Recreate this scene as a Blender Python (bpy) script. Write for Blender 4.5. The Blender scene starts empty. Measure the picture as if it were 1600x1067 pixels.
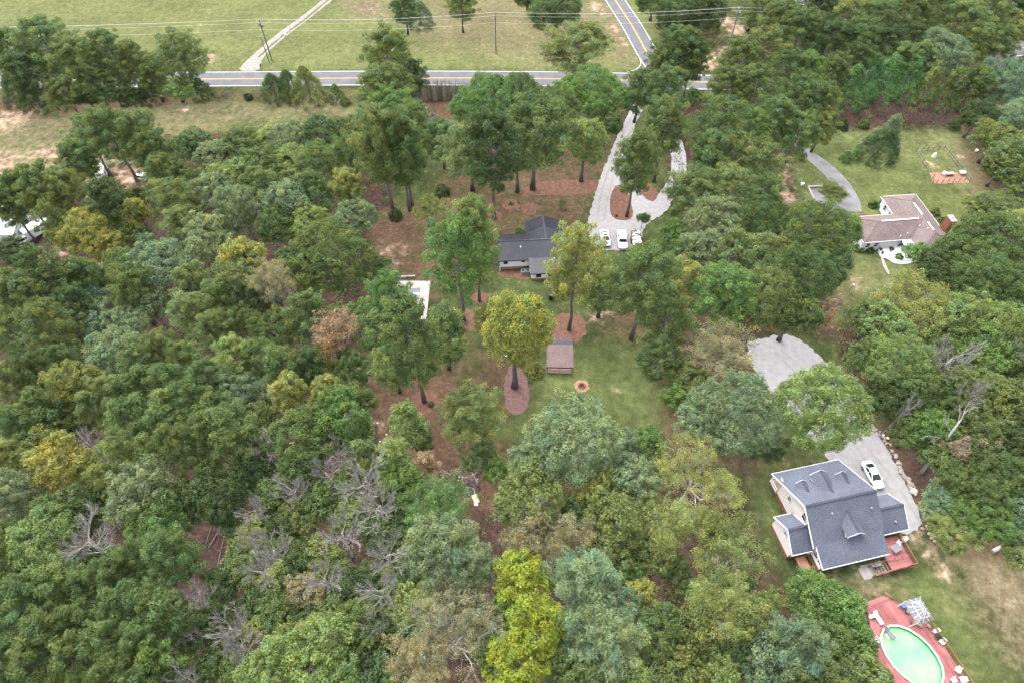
import bpy, bmesh, math, random
import numpy as np
from mathutils import Vector, Matrix, Euler

# ------------------------------------------------------------------ camera, sky, sun, exposure
scene = bpy.context.scene
COL = scene.collection
CAM_H = 95.0
PITCH = math.radians(53.0)          # below the horizon
FPX = 978.0                         # focal length in pixels of the 1600 px wide photograph
cam_d = bpy.data.cameras.new('camera')
cam_d.sensor_width = 36.0
cam_d.lens = 36.0 * FPX / 1600.0
cam_d.clip_start = 0.5
cam_d.clip_end = 6000.0
cam = bpy.data.objects.new('camera', cam_d)
cam.location = (0, 0, CAM_H)
cam.rotation_euler = (math.pi / 2 - PITCH, 0, 0)
COL.objects.link(cam)
scene.camera = cam

SUN_ELEV, SUN_AZ = math.radians(58), math.radians(-35)   # azimuth measured from +Y towards +X
world = bpy.data.worlds.new('World')
scene.world = world
world.use_nodes = True
wn = world.node_tree
wn.nodes.clear()
w_out = wn.nodes.new('ShaderNodeOutputWorld')
w_bg = wn.nodes.new('ShaderNodeBackground')
w_sky = wn.nodes.new('ShaderNodeTexSky')
w_sky.sky_type = 'NISHITA'
w_sky.sun_disc = False
w_sky.sun_elevation = SUN_ELEV
w_sky.sun_rotation = SUN_AZ
w_sky.dust_density = 4.0
w_sky.air_density = 1.0
w_hsv = wn.nodes.new('ShaderNodeHueSaturation')           # an overcast sky is nearly colourless
w_hsv.inputs['Saturation'].default_value = 0.14
wn.links.new(w_sky.outputs[0], w_hsv.inputs['Color'])
wn.links.new(w_hsv.outputs[0], w_bg.inputs[0])
w_bg.inputs[1].default_value = 0.15
wn.links.new(w_bg.outputs[0], w_out.inputs[0])

sun_d = bpy.data.lights.new('sun', 'SUN')
sun_d.energy = 0.62
sun_d.angle = math.radians(40)
sun_d.color = (1.0, 0.97, 0.92)
sun = bpy.data.objects.new('sun', sun_d)
sdir = Vector((math.sin(SUN_AZ) * math.cos(SUN_ELEV), math.cos(SUN_AZ) * math.cos(SUN_ELEV), math.sin(SUN_ELEV)))
sun.rotation_euler = sdir.to_track_quat('Z', 'Y').to_euler()
sun.location = sdir * 300
COL.objects.link(sun)

scene.view_settings.view_transform = 'Standard'
scene.view_settings.look = 'None'
scene.view_settings.gamma = 1.0
scene.view_settings.use_curve_mapping = False
scene.view_settings.exposure = 1.9
scene.render.engine = 'CYCLES'
scene.cycles.max_bounces = 5
scene.cycles.use_fast_gi = True
scene.cycles.fast_gi_method = 'REPLACE'
scene.cycles.ao_bounces_render = 1
world.light_settings.distance = 2.0
world.light_settings.ao_factor = 1.0
scene.cycles.diffuse_bounces = 3
scene.cycles.transparent_max_bounces = 6
scene.cycles.use_denoising = True
scene.cycles.use_adaptive_sampling = True
scene.cycles.adaptive_threshold = 0.04

# ------------------------------------------------------------------ helpers
RNG = random.Random(7)
NP = np.random.RandomState(11)
SP, CP = math.sin(PITCH), math.cos(PITCH)

def W(px, py, z=0.0):
    """real-world point of height z seen at a pixel of the 1600 px photograph"""
    u = (px - 800.0) / FPX
    v = (533.5 - py) / FPX
    t = (z - CAM_H) / (-SP + v * CP)
    return Vector((u * t, (CP + v * SP) * t, z))

def depth(p):
    return p[1] * CP - (p[2] - CAM_H) * SP

def PX(p):
    d = depth(p)
    return (800 + FPX * p[0] / d, 533.5 - FPX * (p[1] * SP + (p[2] - CAM_H) * CP) / d)

def col(*c):
    return (c[0], c[1], c[2], 1.0)

def mat(name, c1, c2=None, scale=3.0, rough=0.8, bump=0.0, bscale=None, metal=0.0, spec=0.3, detail=5.0, contrast=(0.35, 0.65), trans=0.0):
    if c2 is None:
        c2 = tuple(x * 0.8 for x in c1)
    k = 0.64 if max(c1) < 0.58 else 0.9
    c1, c2 = tuple(x * k for x in c1), tuple(x * k for x in c2)
    m = bpy.data.materials.new(name)
    m.use_nodes = True
    nt = m.node_tree
    b = nt.nodes['Principled BSDF']
    b.inputs['Roughness'].default_value = rough
    b.inputs['Metallic'].default_value = metal
    b.inputs['Specular IOR Level'].default_value = spec
    tc = nt.nodes.new('ShaderNodeTexCoord')
    n = nt.nodes.new('ShaderNodeTexNoise')
    n.inputs['Scale'].default_value = scale
    n.inputs['Detail'].default_value = detail
    nt.links.new(tc.outputs['Object'], n.inputs['Vector'])
    r = nt.nodes.new('ShaderNodeValToRGB')
    r.color_ramp.elements[0].position, r.color_ramp.elements[1].position = contrast
    r.color_ramp.elements[0].color = col(*c1)
    r.color_ramp.elements[1].color = col(*c2)
    nt.links.new(n.outputs['Fac'], r.inputs[0])
    nt.links.new(r.outputs[0], b.inputs['Base Color'])
    if bump:
        n2 = nt.nodes.new('ShaderNodeTexNoise')
        n2.inputs['Scale'].default_value = bscale or scale * 3
        n2.inputs['Detail'].default_value = 4
        nt.links.new(tc.outputs['Object'], n2.inputs['Vector'])
        bp = nt.nodes.new('ShaderNodeBump')
        bp.inputs['Strength'].default_value = bump
        bp.inputs['Distance'].default_value = 0.05
        nt.links.new(n2.outputs['Fac'], bp.inputs['Height'])
        nt.links.new(bp.outputs[0], b.inputs['Normal'])
    return m

def foliage_mat(name, trans=0.25):
    """leaf colour: the tree's own object colour, varied from one spray of leaves to the next"""
    m = bpy.data.materials.new(name)
    m.use_nodes = True
    nt = m.node_tree
    nt.nodes.clear()
    out = nt.nodes.new('ShaderNodeOutputMaterial')
    oi = nt.nodes.new('ShaderNodeObjectInfo')
    at = nt.nodes.new('ShaderNodeAttribute')
    at.attribute_name = 'tint'
    mul = nt.nodes.new('ShaderNodeMix')
    mul.data_type = 'RGBA'
    mul.blend_type = 'MULTIPLY'
    mul.inputs['Factor'].default_value = 1.0
    nt.links.new(oi.outputs['Color'], mul.inputs['A'])
    nt.links.new(at.outputs['Color'], mul.inputs['B'])
    d = nt.nodes.new('ShaderNodeBsdfPrincipled')
    d.inputs['Roughness'].default_value = 0.6
    d.inputs['Specular IOR Level'].default_value = 0.12
    t = nt.nodes.new('ShaderNodeBsdfTranslucent')
    mx = nt.nodes.new('ShaderNodeMixShader')
    mx.inputs[0].default_value = trans
    nt.links.new(mul.outputs['Result'], d.inputs['Base Color'])
    nt.links.new(mul.outputs['Result'], t.inputs['Color'])
    nt.links.new(d.outputs[0], mx.inputs[1])
    nt.links.new(t.outputs[0], mx.inputs[2])
    nt.links.new(mx.outputs[0], out.inputs[0])
    return m

def seam_mat(name, c1, c2):
    return mat(name, c1, c2, scale=0.6, rough=0.42, spec=0.45, bump=0.05, bscale=4)

def shingle_mat(name, c1, c2):
    """asphalt shingles: too small to pick apart at this distance, so rows in the material"""
    m = mat(name, c1, c2, scale=0.35, rough=0.9, spec=0.15, contrast=(0.3, 0.7))
    nt = m.node_tree
    b = nt.nodes['Principled BSDF']
    src = b.inputs['Base Color'].links[0].from_socket
    tc = [n for n in nt.nodes if n.type == 'TEX_COORD'][0]
    n2 = nt.nodes.new('ShaderNodeTexNoise')
    n2.inputs['Scale'].default_value = 5.0
    n2.inputs['Detail'].default_value = 6
    nt.links.new(tc.outputs['Object'], n2.inputs['Vector'])
    rp = nt.nodes.new('ShaderNodeMapRange')
    rp.inputs['From Min'].default_value, rp.inputs['From Max'].default_value = 0.3, 0.7
    rp.inputs['To Min'].default_value, rp.inputs['To Max'].default_value = 0.7, 1.25
    nt.links.new(n2.outputs['Fac'], rp.inputs['Value'])
    mx = nt.nodes.new('ShaderNodeMix')
    mx.data_type = 'RGBA'
    mx.blend_type = 'MULTIPLY'
    mx.inputs['Factor'].default_value = 1.0
    nt.links.new(src, mx.inputs['A'])
    nt.links.new(rp.outputs[0], mx.inputs['B'])
    nt.links.new(mx.outputs['Result'], b.inputs['Base Color'])
    return m

M = {}
M['leaf'] = foliage_mat('leaf_foliage', 0.46)
M['needle'] = foliage_mat('pine_needles', 0.42)
M['bark_pine'] = mat('pine_bark', (0.26, 0.22, 0.205), (0.14, 0.112, 0.10), 4, 0.95, 0.4)
M['bark'] = mat('grey_bark', (0.22, 0.20, 0.18), (0.12, 0.105, 0.095), 4, 0.95, 0.3)
M['bark_pale'] = mat('pale_bark', (0.50, 0.47, 0.44), (0.30, 0.27, 0.25), 3, 0.9, 0.2)
M['deadwood'] = mat('dead_grey_wood', (0.57, 0.53, 0.50), (0.42, 0.38, 0.36), 2, 0.95, 0.2)
M['twig_brown'] = mat('brown_twigs', (0.15, 0.10, 0.085), (0.08, 0.055, 0.05), 2, 0.95)
M['asphalt'] = mat('grey_asphalt', (0.19, 0.19, 0.205), (0.15, 0.15, 0.165), 0.4, 0.9, 0.1, 12)
M['gravel_track'] = mat('packed_gravel', (0.325, 0.31, 0.305), (0.255, 0.236, 0.228), 0.6, 0.95, 0.1, 20, detail=9)
M['dry_strip'] = mat('dry_grass_strip', (0.20, 0.18, 0.09), (0.15, 0.125, 0.065), 1.5, 0.95)
M['asphalt_old'] = mat('weathered_asphalt', (0.26, 0.255, 0.265), (0.18, 0.175, 0.185), 0.35, 0.9, 0.15, 8)
M['white_paint'] = mat('white_road_paint', (0.78, 0.78, 0.76), (0.6, 0.6, 0.58), 3, 0.7)
M['yellow_paint'] = mat('yellow_road_paint', (0.62, 0.42, 0.10), (0.5, 0.33, 0.08), 3, 0.7)
M['gravel'] = mat('pale_gravel', (0.365, 0.352, 0.355), (0.275, 0.256, 0.25), 1.1, 0.95, 0.12, 20, detail=9, contrast=(0.3, 0.75))
M['gravel_white'] = mat('white_gravel', (0.42, 0.40, 0.37), (0.30, 0.275, 0.24), 1.2, 0.95, 0.15, 14, detail=9)
M['mulch'] = mat('pine_straw_mulch', (0.195, 0.098, 0.064), (0.12, 0.060, 0.040), 1.2, 0.95, 0.6, 16, detail=9)
M['bark_mulch'] = mat('dark_mulch', (0.20, 0.115, 0.10), (0.12, 0.065, 0.058), 2.2, 0.95, 0.6, 16, detail=9)
M['concrete'] = mat('pale_concrete', (0.46, 0.42, 0.395), (0.38, 0.345, 0.32), 0.7, 0.85, 0.1)
M['concrete_grey'] = mat('grey_concrete', (0.40, 0.38, 0.37), (0.28, 0.265, 0.26), 0.8, 0.9, 0.1)
M['white'] = mat('white_paint_wall', (0.80, 0.80, 0.80), (0.72, 0.72, 0.72), 1.5, 0.6)
M['trim'] = mat('white_trim', (0.82, 0.82, 0.81), (0.74, 0.74, 0.73), 1.5, 0.55)
M['cream'] = mat('cream_siding', (0.74, 0.68, 0.63), (0.67, 0.61, 0.56), 1.2, 0.7)
M['brick'] = mat('orange_red_brick', (0.36, 0.16, 0.095), (0.25, 0.10, 0.06), 3, 0.9, 0.3)
M['brick_tan'] = mat('tan_brick', (0.42, 0.25, 0.18), (0.33, 0.18, 0.13), 3, 0.9, 0.3)
M['black_metal'] = seam_mat('black_metal_roof', (0.060, 0.063, 0.080), (0.042, 0.044, 0.058))
M['shingle_grey'] = shingle_mat('blue_grey_shingles', (0.160, 0.177, 0.228), (0.122, 0.136, 0.177))
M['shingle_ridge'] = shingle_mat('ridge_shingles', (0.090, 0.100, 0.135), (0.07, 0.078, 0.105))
M['shingle_brown'] = shingle_mat('mauve_brown_shingles', (0.275, 0.215, 0.205), (0.195, 0.15, 0.145))
M['shingle_mauve'] = shingle_mat('weathered_mauve_shingles', (0.255, 0.185, 0.175), (0.18, 0.13, 0.125))
M['roof_white'] = mat('white_metal_roof', (0.82, 0.83, 0.85), (0.74, 0.75, 0.78), 0.5, 0.4, spec=0.5)
M['roof_grey'] = mat('grey_metal_roof', (0.42, 0.44, 0.48), (0.33, 0.35, 0.39), 0.5, 0.5)
M['glass'] = mat('dark_window_glass', (0.022, 0.028, 0.034), (0.035, 0.042, 0.05), 1.0, 0.06, spec=0.6)
M['dark'] = mat('dark_metal', (0.035, 0.036, 0.04), (0.02, 0.02, 0.022), 2, 0.5)
M['rubber'] = mat('tyre_rubber', (0.022, 0.022, 0.024), (0.014, 0.014, 0.015), 5, 0.85)
M['alloy'] = mat('alloy_rim', (0.45, 0.46, 0.48), (0.33, 0.34, 0.36), 4, 0.35, metal=0.7)
M['car_white'] = mat('white_car_paint', (0.80, 0.81, 0.82), (0.77, 0.78, 0.79), 0.6, 0.22, spec=0.55)
M['car_dark'] = mat('dark_car_paint', (0.05, 0.055, 0.065), (0.04, 0.045, 0.052), 0.6, 0.2, spec=0.6)
M['car_silver'] = mat('silver_car_paint', (0.42, 0.44, 0.46), (0.38, 0.40, 0.42), 0.6, 0.25, spec=0.6)
M['red_plastic'] = mat('red_lens', (0.45, 0.02, 0.02), (0.35, 0.015, 0.015), 2, 0.3)
M['deck_red'] = mat('red_stained_deck', (0.46, 0.175, 0.168), (0.30, 0.098, 0.098), 0.6, 0.75, 0.1, detail=8)
M['deck_worn'] = mat('worn_yellow_tread', (0.48, 0.32, 0.15), (0.37, 0.2, 0.12), 2.5, 0.8)
M['rail_wood'] = mat('brown_stained_rail', (0.33, 0.155, 0.085), (0.24, 0.10, 0.06), 1.5, 0.75)
M['wood'] = mat('weathered_wood', (0.36, 0.27, 0.21), (0.24, 0.17, 0.13), 2.5, 0.85, 0.2)
M['wood_pale'] = mat('pale_cut_wood', (0.60, 0.42, 0.33), (0.46, 0.3, 0.23), 2.5, 0.85, 0.2)
M['pole'] = mat('utility_pole_wood', (0.34, 0.31, 0.28), (0.2, 0.18, 0.165), 2.5, 0.9)
M['steel'] = mat('galvanised_steel', (0.50, 0.51, 0.53), (0.40, 0.41, 0.43), 3, 0.4, metal=0.5)
M['wire'] = mat('bare_cable', (0.66, 0.66, 0.64), (0.55, 0.55, 0.53), 3, 0.5)
M['pool_green'] = mat('green_pool_water', (0.15, 0.585, 0.21), (0.26, 0.64, 0.235), 0.28, 0.08, bump=0.08, bscale=2.5, spec=0.5)
M['pool_liner'] = mat('turquoise_pool_liner', (0.05, 0.52, 0.30), (0.04, 0.43, 0.26), 0.8, 0.4)
M['pool_blue'] = mat('dark_pool_water', (0.16, 0.23, 0.25), (0.12, 0.18, 0.2), 0.4, 0.06, spec=0.6)
M['rock'] = mat('pale_boulder', (0.46, 0.40, 0.365), (0.30, 0.25, 0.225), 2.0, 0.95, 0.6)
M['clay'] = mat('orange_clay', (0.48, 0.26, 0.17), (0.36, 0.18, 0.115), 1.5, 0.95, 0.4)
M['tarp_blue'] = mat('blue_tarp', (0.06, 0.30, 0.42), (0.045, 0.22, 0.32), 2, 0.5)
M['green_tarp'] = mat('grey_green_cover', (0.16, 0.25, 0.22), (0.12, 0.19, 0.17), 2, 0.6)
M['plastic_white'] = mat('white_plastic', (0.80, 0.79, 0.78), (0.70, 0.69, 0.68), 2.5, 0.5)
M['plastic_red'] = mat('red_plastic', (0.50, 0.04, 0.05), (0.40, 0.03, 0.04), 2, 0.4)
M['plastic_blue'] = mat('blue_plastic', (0.10, 0.26, 0.55), (0.08, 0.2, 0.45), 2, 0.4)
M['fabric_grey'] = mat('grey_fabric', (0.24, 0.25, 0.28), (0.17, 0.18, 0.2), 3, 0.9)
M['panel_grey'] = mat('grey_canopy_panel', (0.24, 0.245, 0.26), (0.18, 0.185, 0.2), 1.2, 0.35, spec=0.5)
M['ac_grey'] = mat('ac_unit_grey', (0.36, 0.37, 0.37), (0.27, 0.28, 0.28), 4, 0.6)
M['dirt_dark'] = mat('dark_soil', (0.14, 0.08, 0.062), (0.095, 0.052, 0.042), 1.2, 0.95, 0.5, 8)

def vary_by_object(m, lo, hi):
    """each board weathers a little differently"""
    nt = m.node_tree
    b = nt.nodes['Principled BSDF']
    src = b.inputs['Base Color'].links[0].from_socket
    oi = nt.nodes.new('ShaderNodeObjectInfo')
    r = nt.nodes.new('ShaderNodeMapRange')
    r.inputs['To Min'].default_value, r.inputs['To Max'].default_value = lo, hi
    nt.links.new(oi.outputs['Random'], r.inputs['Value'])
    mx = nt.nodes.new('ShaderNodeMix')
    mx.data_type = 'RGBA'
    mx.blend_type = 'MULTIPLY'
    mx.inputs['Factor'].default_value = 1.0
    nt.links.new(src, mx.inputs['A'])
    nt.links.new(r.outputs[0], mx.inputs['B'])
    nt.links.new(mx.outputs['Result'], b.inputs['Base Color'])
vary_by_object(M['deck_red'], 0.78, 1.2)
vary_by_object(M['rock'], 0.75, 1.2)
vary_by_object(M['concrete'], 0.92, 1.08)

class MB:
    """collects plain shapes and links them as one mesh object"""
    def __init__(self):
        self.v, self.f = [], []
    def add(self, vs, fs):
        k = len(self.v)
        self.v += [tuple(p) for p in vs]
        self.f += [tuple(i + k for i in f) for f in fs]
        return self
    def box(self, c, s, rz=0.0, rx=0.0, ry=0.0, taper=1.0):
        R = Euler((rx, ry, rz)).to_matrix()
        vs = []
        for z in (-1, 1):
            t = taper if z > 0 else 1.0
            for x, y in ((-1, -1), (1, -1), (1, 1), (-1, 1)):
                vs.append(Vector(c) + R @ Vector((x * s[0] / 2 * t, y * s[1] / 2 * t, z * s[2] / 2)))
        return self.add(vs, [(3, 2, 1, 0), (4, 5, 6, 7), (0, 1, 5, 4), (1, 2, 6, 5), (2, 3, 7, 6), (3, 0, 4, 7)])
    def bar(self, a, b, w, h=None):
        """square bar from a to b"""
        a, b = Vector(a), Vector(b)
        h = h or w
        d = (b - a).normalized()
        s = d.cross(Vector((0, 0, 1)))
        s = Vector((1, 0, 0)) if s.length < 1e-4 else s.normalized()
        u = s.cross(d).normalized()
        vs = [p + s * i * w / 2 + u * j * h / 2 for p in (a, b) for i, j in ((-1, -1), (1, -1), (1, 1), (-1, 1))]
        return self.add(vs, [(0, 1, 2, 3), (7, 6, 5, 4), (0, 4, 5, 1), (1, 5, 6, 2), (2, 6, 7, 3), (3, 7, 4, 0)])
    def tube(self, pts, rads, n=6, cap=True):
        pts = [Vector(p) for p in pts]
        rings = []
        for i, p in enumerate(pts):
            d = (pts[min(i + 1, len(pts) - 1)] - pts[max(i - 1, 0)])
            d = d.normalized() if d.length > 1e-6 else Vector((0, 0, 1))
            s = d.cross(Vector((0.13, 0.21, 0.97)))
            s = Vector((1, 0, 0)) if s.length < 1e-4 else s.normalized()
            u = d.cross(s)
            rings.append([p + (s * math.cos(2 * math.pi * k / n) + u * math.sin(2 * math.pi * k / n)) * rads[i] for k in range(n)])
        vs = [q for r in rings for q in r]
        fs = []
        for i in range(len(pts) - 1):
            for k in range(n):
                a, b = i * n + k, i * n + (k + 1) % n
                fs.append((a, b, b + n, a + n))
        if cap:
            fs.append(tuple(range(n - 1, -1, -1)))
            fs.append(tuple((len(pts) - 1) * n + k for k in range(n)))
        return self.add(vs, fs)
    def slab(self, pts, t):
        """flat polygon with thickness t below it"""
        pts = [Vector(p) for p in pts]
        nrm = Vector((0, 0, 0))
        for i in range(len(pts)):
            a, b = pts[i], pts[(i + 1) % len(pts)]
            nrm += a.cross(b)
        nrm.normalize()
        if nrm.z < 0:
            pts.reverse()
            nrm = -nrm
        n = len(pts)
        vs = pts + [p - nrm * t for p in pts]
        fs = [tuple(range(n)), tuple(range(2 * n - 1, n - 1, -1))]
        for i in range(n):
            j = (i + 1) % n
            fs.append((i, n + i, n + j, j))
        return self.add(vs, fs)
    def prism(self, pts, z0, z1):
        n = len(pts)
        area = sum(pts[i][0] * pts[(i + 1) % n][1] - pts[(i + 1) % n][0] * pts[i][1] for i in range(n))
        if area < 0:
            pts = list(reversed(pts))
        vs = [(p[0], p[1], z0) for p in pts] + [(p[0], p[1], z1) for p in pts]
        fs = [tuple(range(n - 1, -1, -1)), tuple(range(n, 2 * n))]
        for i in range(n):
            j = (i + 1) % n
            fs.append((i, j, n + j, n + i))
        return self.add(vs, fs)
    def extrude(self, prof, a, b):
        """profile (list of (y, z)) swept along x from a to b"""
        n = len(prof)
        vs = [(a, p[0], p[1]) for p in prof] + [(b, p[0], p[1]) for p in prof]
        fs = [tuple(range(n)), tuple(range(2 * n - 1, n - 1, -1))]
        for i in range(n):
            j = (i + 1) % n
            fs.append((i, n + i, n + j, j))
        return self.add(vs, fs)
    def lump(self, c, s, seed, n=10, m=6):
        """uneven rounded lump"""
        r = random.Random(seed)
        vs, fs = [], []
        for i in range(m + 1):
            th = math.pi * i / m
            for k in range(n):
                ph = 2 * math.pi * k / n
                q = 1 + r.uniform(-0.16, 0.16)
                vs.append((c[0] + s[0] * math.sin(th) * math.cos(ph) * q, c[1] + s[1] * math.sin(th) * math.sin(ph) * q, c[2] + s[2] * math.cos(th) * q))
        for i in range(m):
            for k in range(n):
                a, b = i * n + k, i * n + (k + 1) % n
                fs.append((a, a + n, b + n, b))
        return self.add(vs, fs)
    def mesh(self, name, material, smooth=False, bevel=0.0):
        me = bpy.data.meshes.new(name)
        me.from_pydata(self.v, [], self.f)
        me.validate()
        bm = bmesh.new()
        bm.from_mesh(me)
        bmesh.ops.recalc_face_normals(bm, faces=bm.faces)
        if bevel:
            bmesh.ops.bevel(bm, geom=list(bm.edges), offset=bevel, segments=2, profile=0.6, affect='EDGES')
        bm.to_mesh(me)
        bm.free()
        me.materials.append(M[material])
        if smooth:
            me.polygons.foreach_set('use_smooth', [True] * len(me.polygons))
        return me
    def build(self, name, material, parent=None, smooth=False, bevel=0.0):
        return link(name, self.mesh(name, material, smooth, bevel), parent)

def link(name, me, parent=None):
    o = bpy.data.objects.new(name, me)
    COL.objects.link(o)
    if parent is not None:
        o.parent = parent
    return o

def tag(o, label=None, cat=None, group=None, kind=None):
    if label: o['label'] = label
    if cat: o['category'] = cat
    if group: o['group'] = group
    if kind: o['kind'] = kind
    return o

def thing(name, label, cat, loc=(0, 0, 0), rz=0.0, group=None):
    o = bpy.data.objects.new(name, None)
    o.empty_display_size = 0.5
    COL.objects.link(o)
    o.location = loc
    o.rotation_euler = (0, 0, rz)
    return tag(o, label, cat, group)

def copy_tree(o, parent=None):
    c = o.copy()
    COL.objects.link(c)
    c.parent = parent
    for ch in list(o.children):
        copy_tree(ch, c)
    return c

def in_poly(X, Y, poly):
    ins = np.zeros(X.shape, bool)
    n = len(poly)
    for i in range(n):
        x0, y0 = poly[i]
        x1, y1 = poly[(i + 1) % n]
        if y0 == y1:
            continue
        c = ((Y < y0) != (Y < y1)) & (X < (x1 - x0) * (Y - y0) / (y1 - y0) + x0)
        ins ^= c
    return ins

def sdist(X, Y, poly):
    """signed distance, positive inside"""
    d = np.full(X.shape, 1e9)
    n = len(poly)
    for i in range(n):
        ax, ay = poly[i]
        bx, by = poly[(i + 1) % n]
        ex, ey = bx - ax, by - ay
        t = np.clip(((X - ax) * ex + (Y - ay) * ey) / (ex * ex + ey * ey + 1e-9), 0, 1)
        d = np.minimum(d, (X - ax - t * ex) ** 2 + (Y - ay - t * ey) ** 2)
    d = np.sqrt(d)
    return np.where(in_poly(X, Y, poly), d, -d)

def gpoly(pxs):
    return [(W(x, y).x, W(x, y).y) for x, y in pxs]

# ------------------------------------------------------------------ ground
def axis(lo, hi, step, far):
    a = list(np.arange(lo, hi + 1e-6, step))
    s, x = step, lo
    pre = []
    while x > -far:
        s *= 1.5
        x -= s
        pre.append(x)
    s, x = step, hi
    post = []
    while x < far:
        s *= 1.5
        x += s
        post.append(x)
    return np.array(pre[::-1] + a + post)

gx, gy = axis(-175, 175, 0.95, 3000), axis(-5, 235, 0.95, 3000)
GX, GY = np.meshgrid(gx, gy)
SH = GX.shape
straw = np.zeros(SH)      # red-brown pine straw and leaf litter
dry = np.full(SH, 0.14)   # tan, dried-out grass
clay = np.zeros(SH)       # bare orange clay and sand
lush = np.full(SH, 0.35)  # yellow-green meadow against dull lawn green

def smooth_noise(X, Y, s, seed):
    r = np.random.RandomState(seed)
    out = np.zeros(X.shape)
    for k in range(6):
        a, f, p = r.uniform(0, 2 * math.pi), r.uniform(0.6, 1.6) / s, r.uniform(0, 6.28)
        out += np.sin((X * math.cos(a) + Y * math.sin(a)) * f * 6.28 + p + 1.5 * np.sin((X * math.sin(a) - Y * math.cos(a)) * f * 4 + p * 2))
    return out / 6

WOB = smooth_noise(GX, GY, 9.0, 3) * 1.6 + smooth_noise(GX, GY, 3.0, 5) * 0.7

def zone(arr, pxs, val, soft=2.5, mode='mix'):
    d = sdist(GX, GY, gpoly(pxs)) + WOB
    w = np.clip(d / soft * 0.5 + 0.5, 0, 1)
    arr[:] = arr * (1 - w) + val * w if mode == 'mix' else np.maximum(arr, val * w)

def spot(arr, px, py, r, val, soft=0.5):
    """round patch of r metres"""
    c = W(px, py)
    d = r - np.hypot(GX - c.x, GY - c.y) + WOB * 0.25
    w = np.clip(d / (soft * r) * 0.5 + 0.5, 0, 1)
    arr[:] = np.maximum(arr, val * w)

# meadow beyond the road
zone(lush, [(-400, -60), (1080, -60), (1000, 108), (-400, 112)], 0.95, 3)
zone(dry, [(-400, -60), (1080, -60), (1000, 108), (-400, 112)], 0.30, 3)
zone(dry, [(660, 0), (930, -20), (960, 60), (940, 108), (780, 90), (640, 60)], 0.62, 8)
zone(dry, [(540, -5), (600, 0), (600, 28), (550, 24)], 0.8, 5)
zone(clay, [(550, 4), (598, 8), (590, 26), (556, 20)], 0.4, 5)
zone(dry, [(930, -10), (945, -5), (1000, 95), (980, 108), (950, 80)], 0.6, 3)
for s in [(932, 12, 2.2), (946, 22, 1.6), (955, 42, 2), (965, 60, 1.6), (975, 70, 1.2), (928, 8, 2), (960, 50, 1.5), (325, 92, 2.2), (1140, 80, 3), (1116, 92, 4), (1108, 104, 2.5), (1135, 35, 3), (1128, 28, 2.5), (1150, 50, 2.5), (1155, 42, 2)]:
    spot(clay, s[0], s[1], s[2], 0.85, 0.8)
zone(straw, [(960, -20), (985, -20), (1030, 60), (1040, 90), (1060, 70), (1130, 60), (1130, 20), (1000, -30)], 0.55, 5)
zone(straw, [(610, 20), (665, 28), (675, 45), (620, 50)], 0.35, 5)
zone(straw, [(700, 12), (770, 20), (750, 36), (705, 32)], 0.45, 5)
zone(clay, [(330, 0), (336, 0), (304, 62), (297, 62)], 0.4, 1.2)
# verge and field south of the road
zone(dry, [(-300, 160), (160, 165), (560, 150), (560, 190), (400, 190), (180, 250), (-300, 330)], 0.55, 5)
zone(lush, [(-300, 160), (160, 165), (560, 150), (560, 190), (400, 190), (180, 250), (-300, 330)], 0.6, 5)
zone(straw, [(-300, 138), (330, 138), (330, 158), (220, 172), (60, 185), (-300, 190)], 0.75, 5)
zone(straw, [(335, 136), (1000, 136), (1000, 150), (600, 160), (400, 165), (335, 152)], 0.45, 3)
for s in [(10, 190, 5), (30, 184, 4), (75, 244, 4), (0, 262, 6), (-10, 285, 8), (150, 232, 4), (160, 240, 4), (220, 175, 2), (290, 172, 1.5), (205, 280, 6), (180, 295, 6), (150, 300, 5), (90, 395, 4)]:
    spot(clay, s[0], s[1], s[2], 0.75, 0.9)
# the woods
WOODS = {
    'left': [(-260, 320), (120, 300), (260, 215), (430, 205), (560, 195), (615, 240), (612, 320), (575, 345), (588, 400), (592, 428), (560, 500), (575, 620), (600, 720), (660, 740), (700, 800), (770, 790), (800, 700), (960, 690), (1060, 720), (1150, 770), (1185, 840), (1205, 915), (1260, 940), (1330, 985), (1365, 1030), (1365, 1300), (-500, 1300)],
    'middle': [(1050, 170), (1120, 130), (1200, 60), (1620, -20), (1620, 180), (1500, 200), (1300, 205), (1235, 235), (1240, 300), (1300, 340), (1300, 430), (1290, 520), (1230, 515), (1170, 530), (1160, 600), (1210, 680), (1180, 740), (1060, 700), (1030, 600), (1050, 500), (1030, 400), (1060, 340), (1040, 290)],
    'right': [(1500, 190), (1640, 150), (1700, 850), (1560, 830), (1470, 830), (1440, 780), (1400, 690), (1350, 640), (1320, 590), (1310, 520), (1370, 480), (1420, 440), (1470, 440), (1560, 350), (1545, 300), (1525, 230)],
}
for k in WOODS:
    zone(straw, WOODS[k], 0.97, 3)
    zone(lush, WOODS[k], 0.0, 2)
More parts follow.
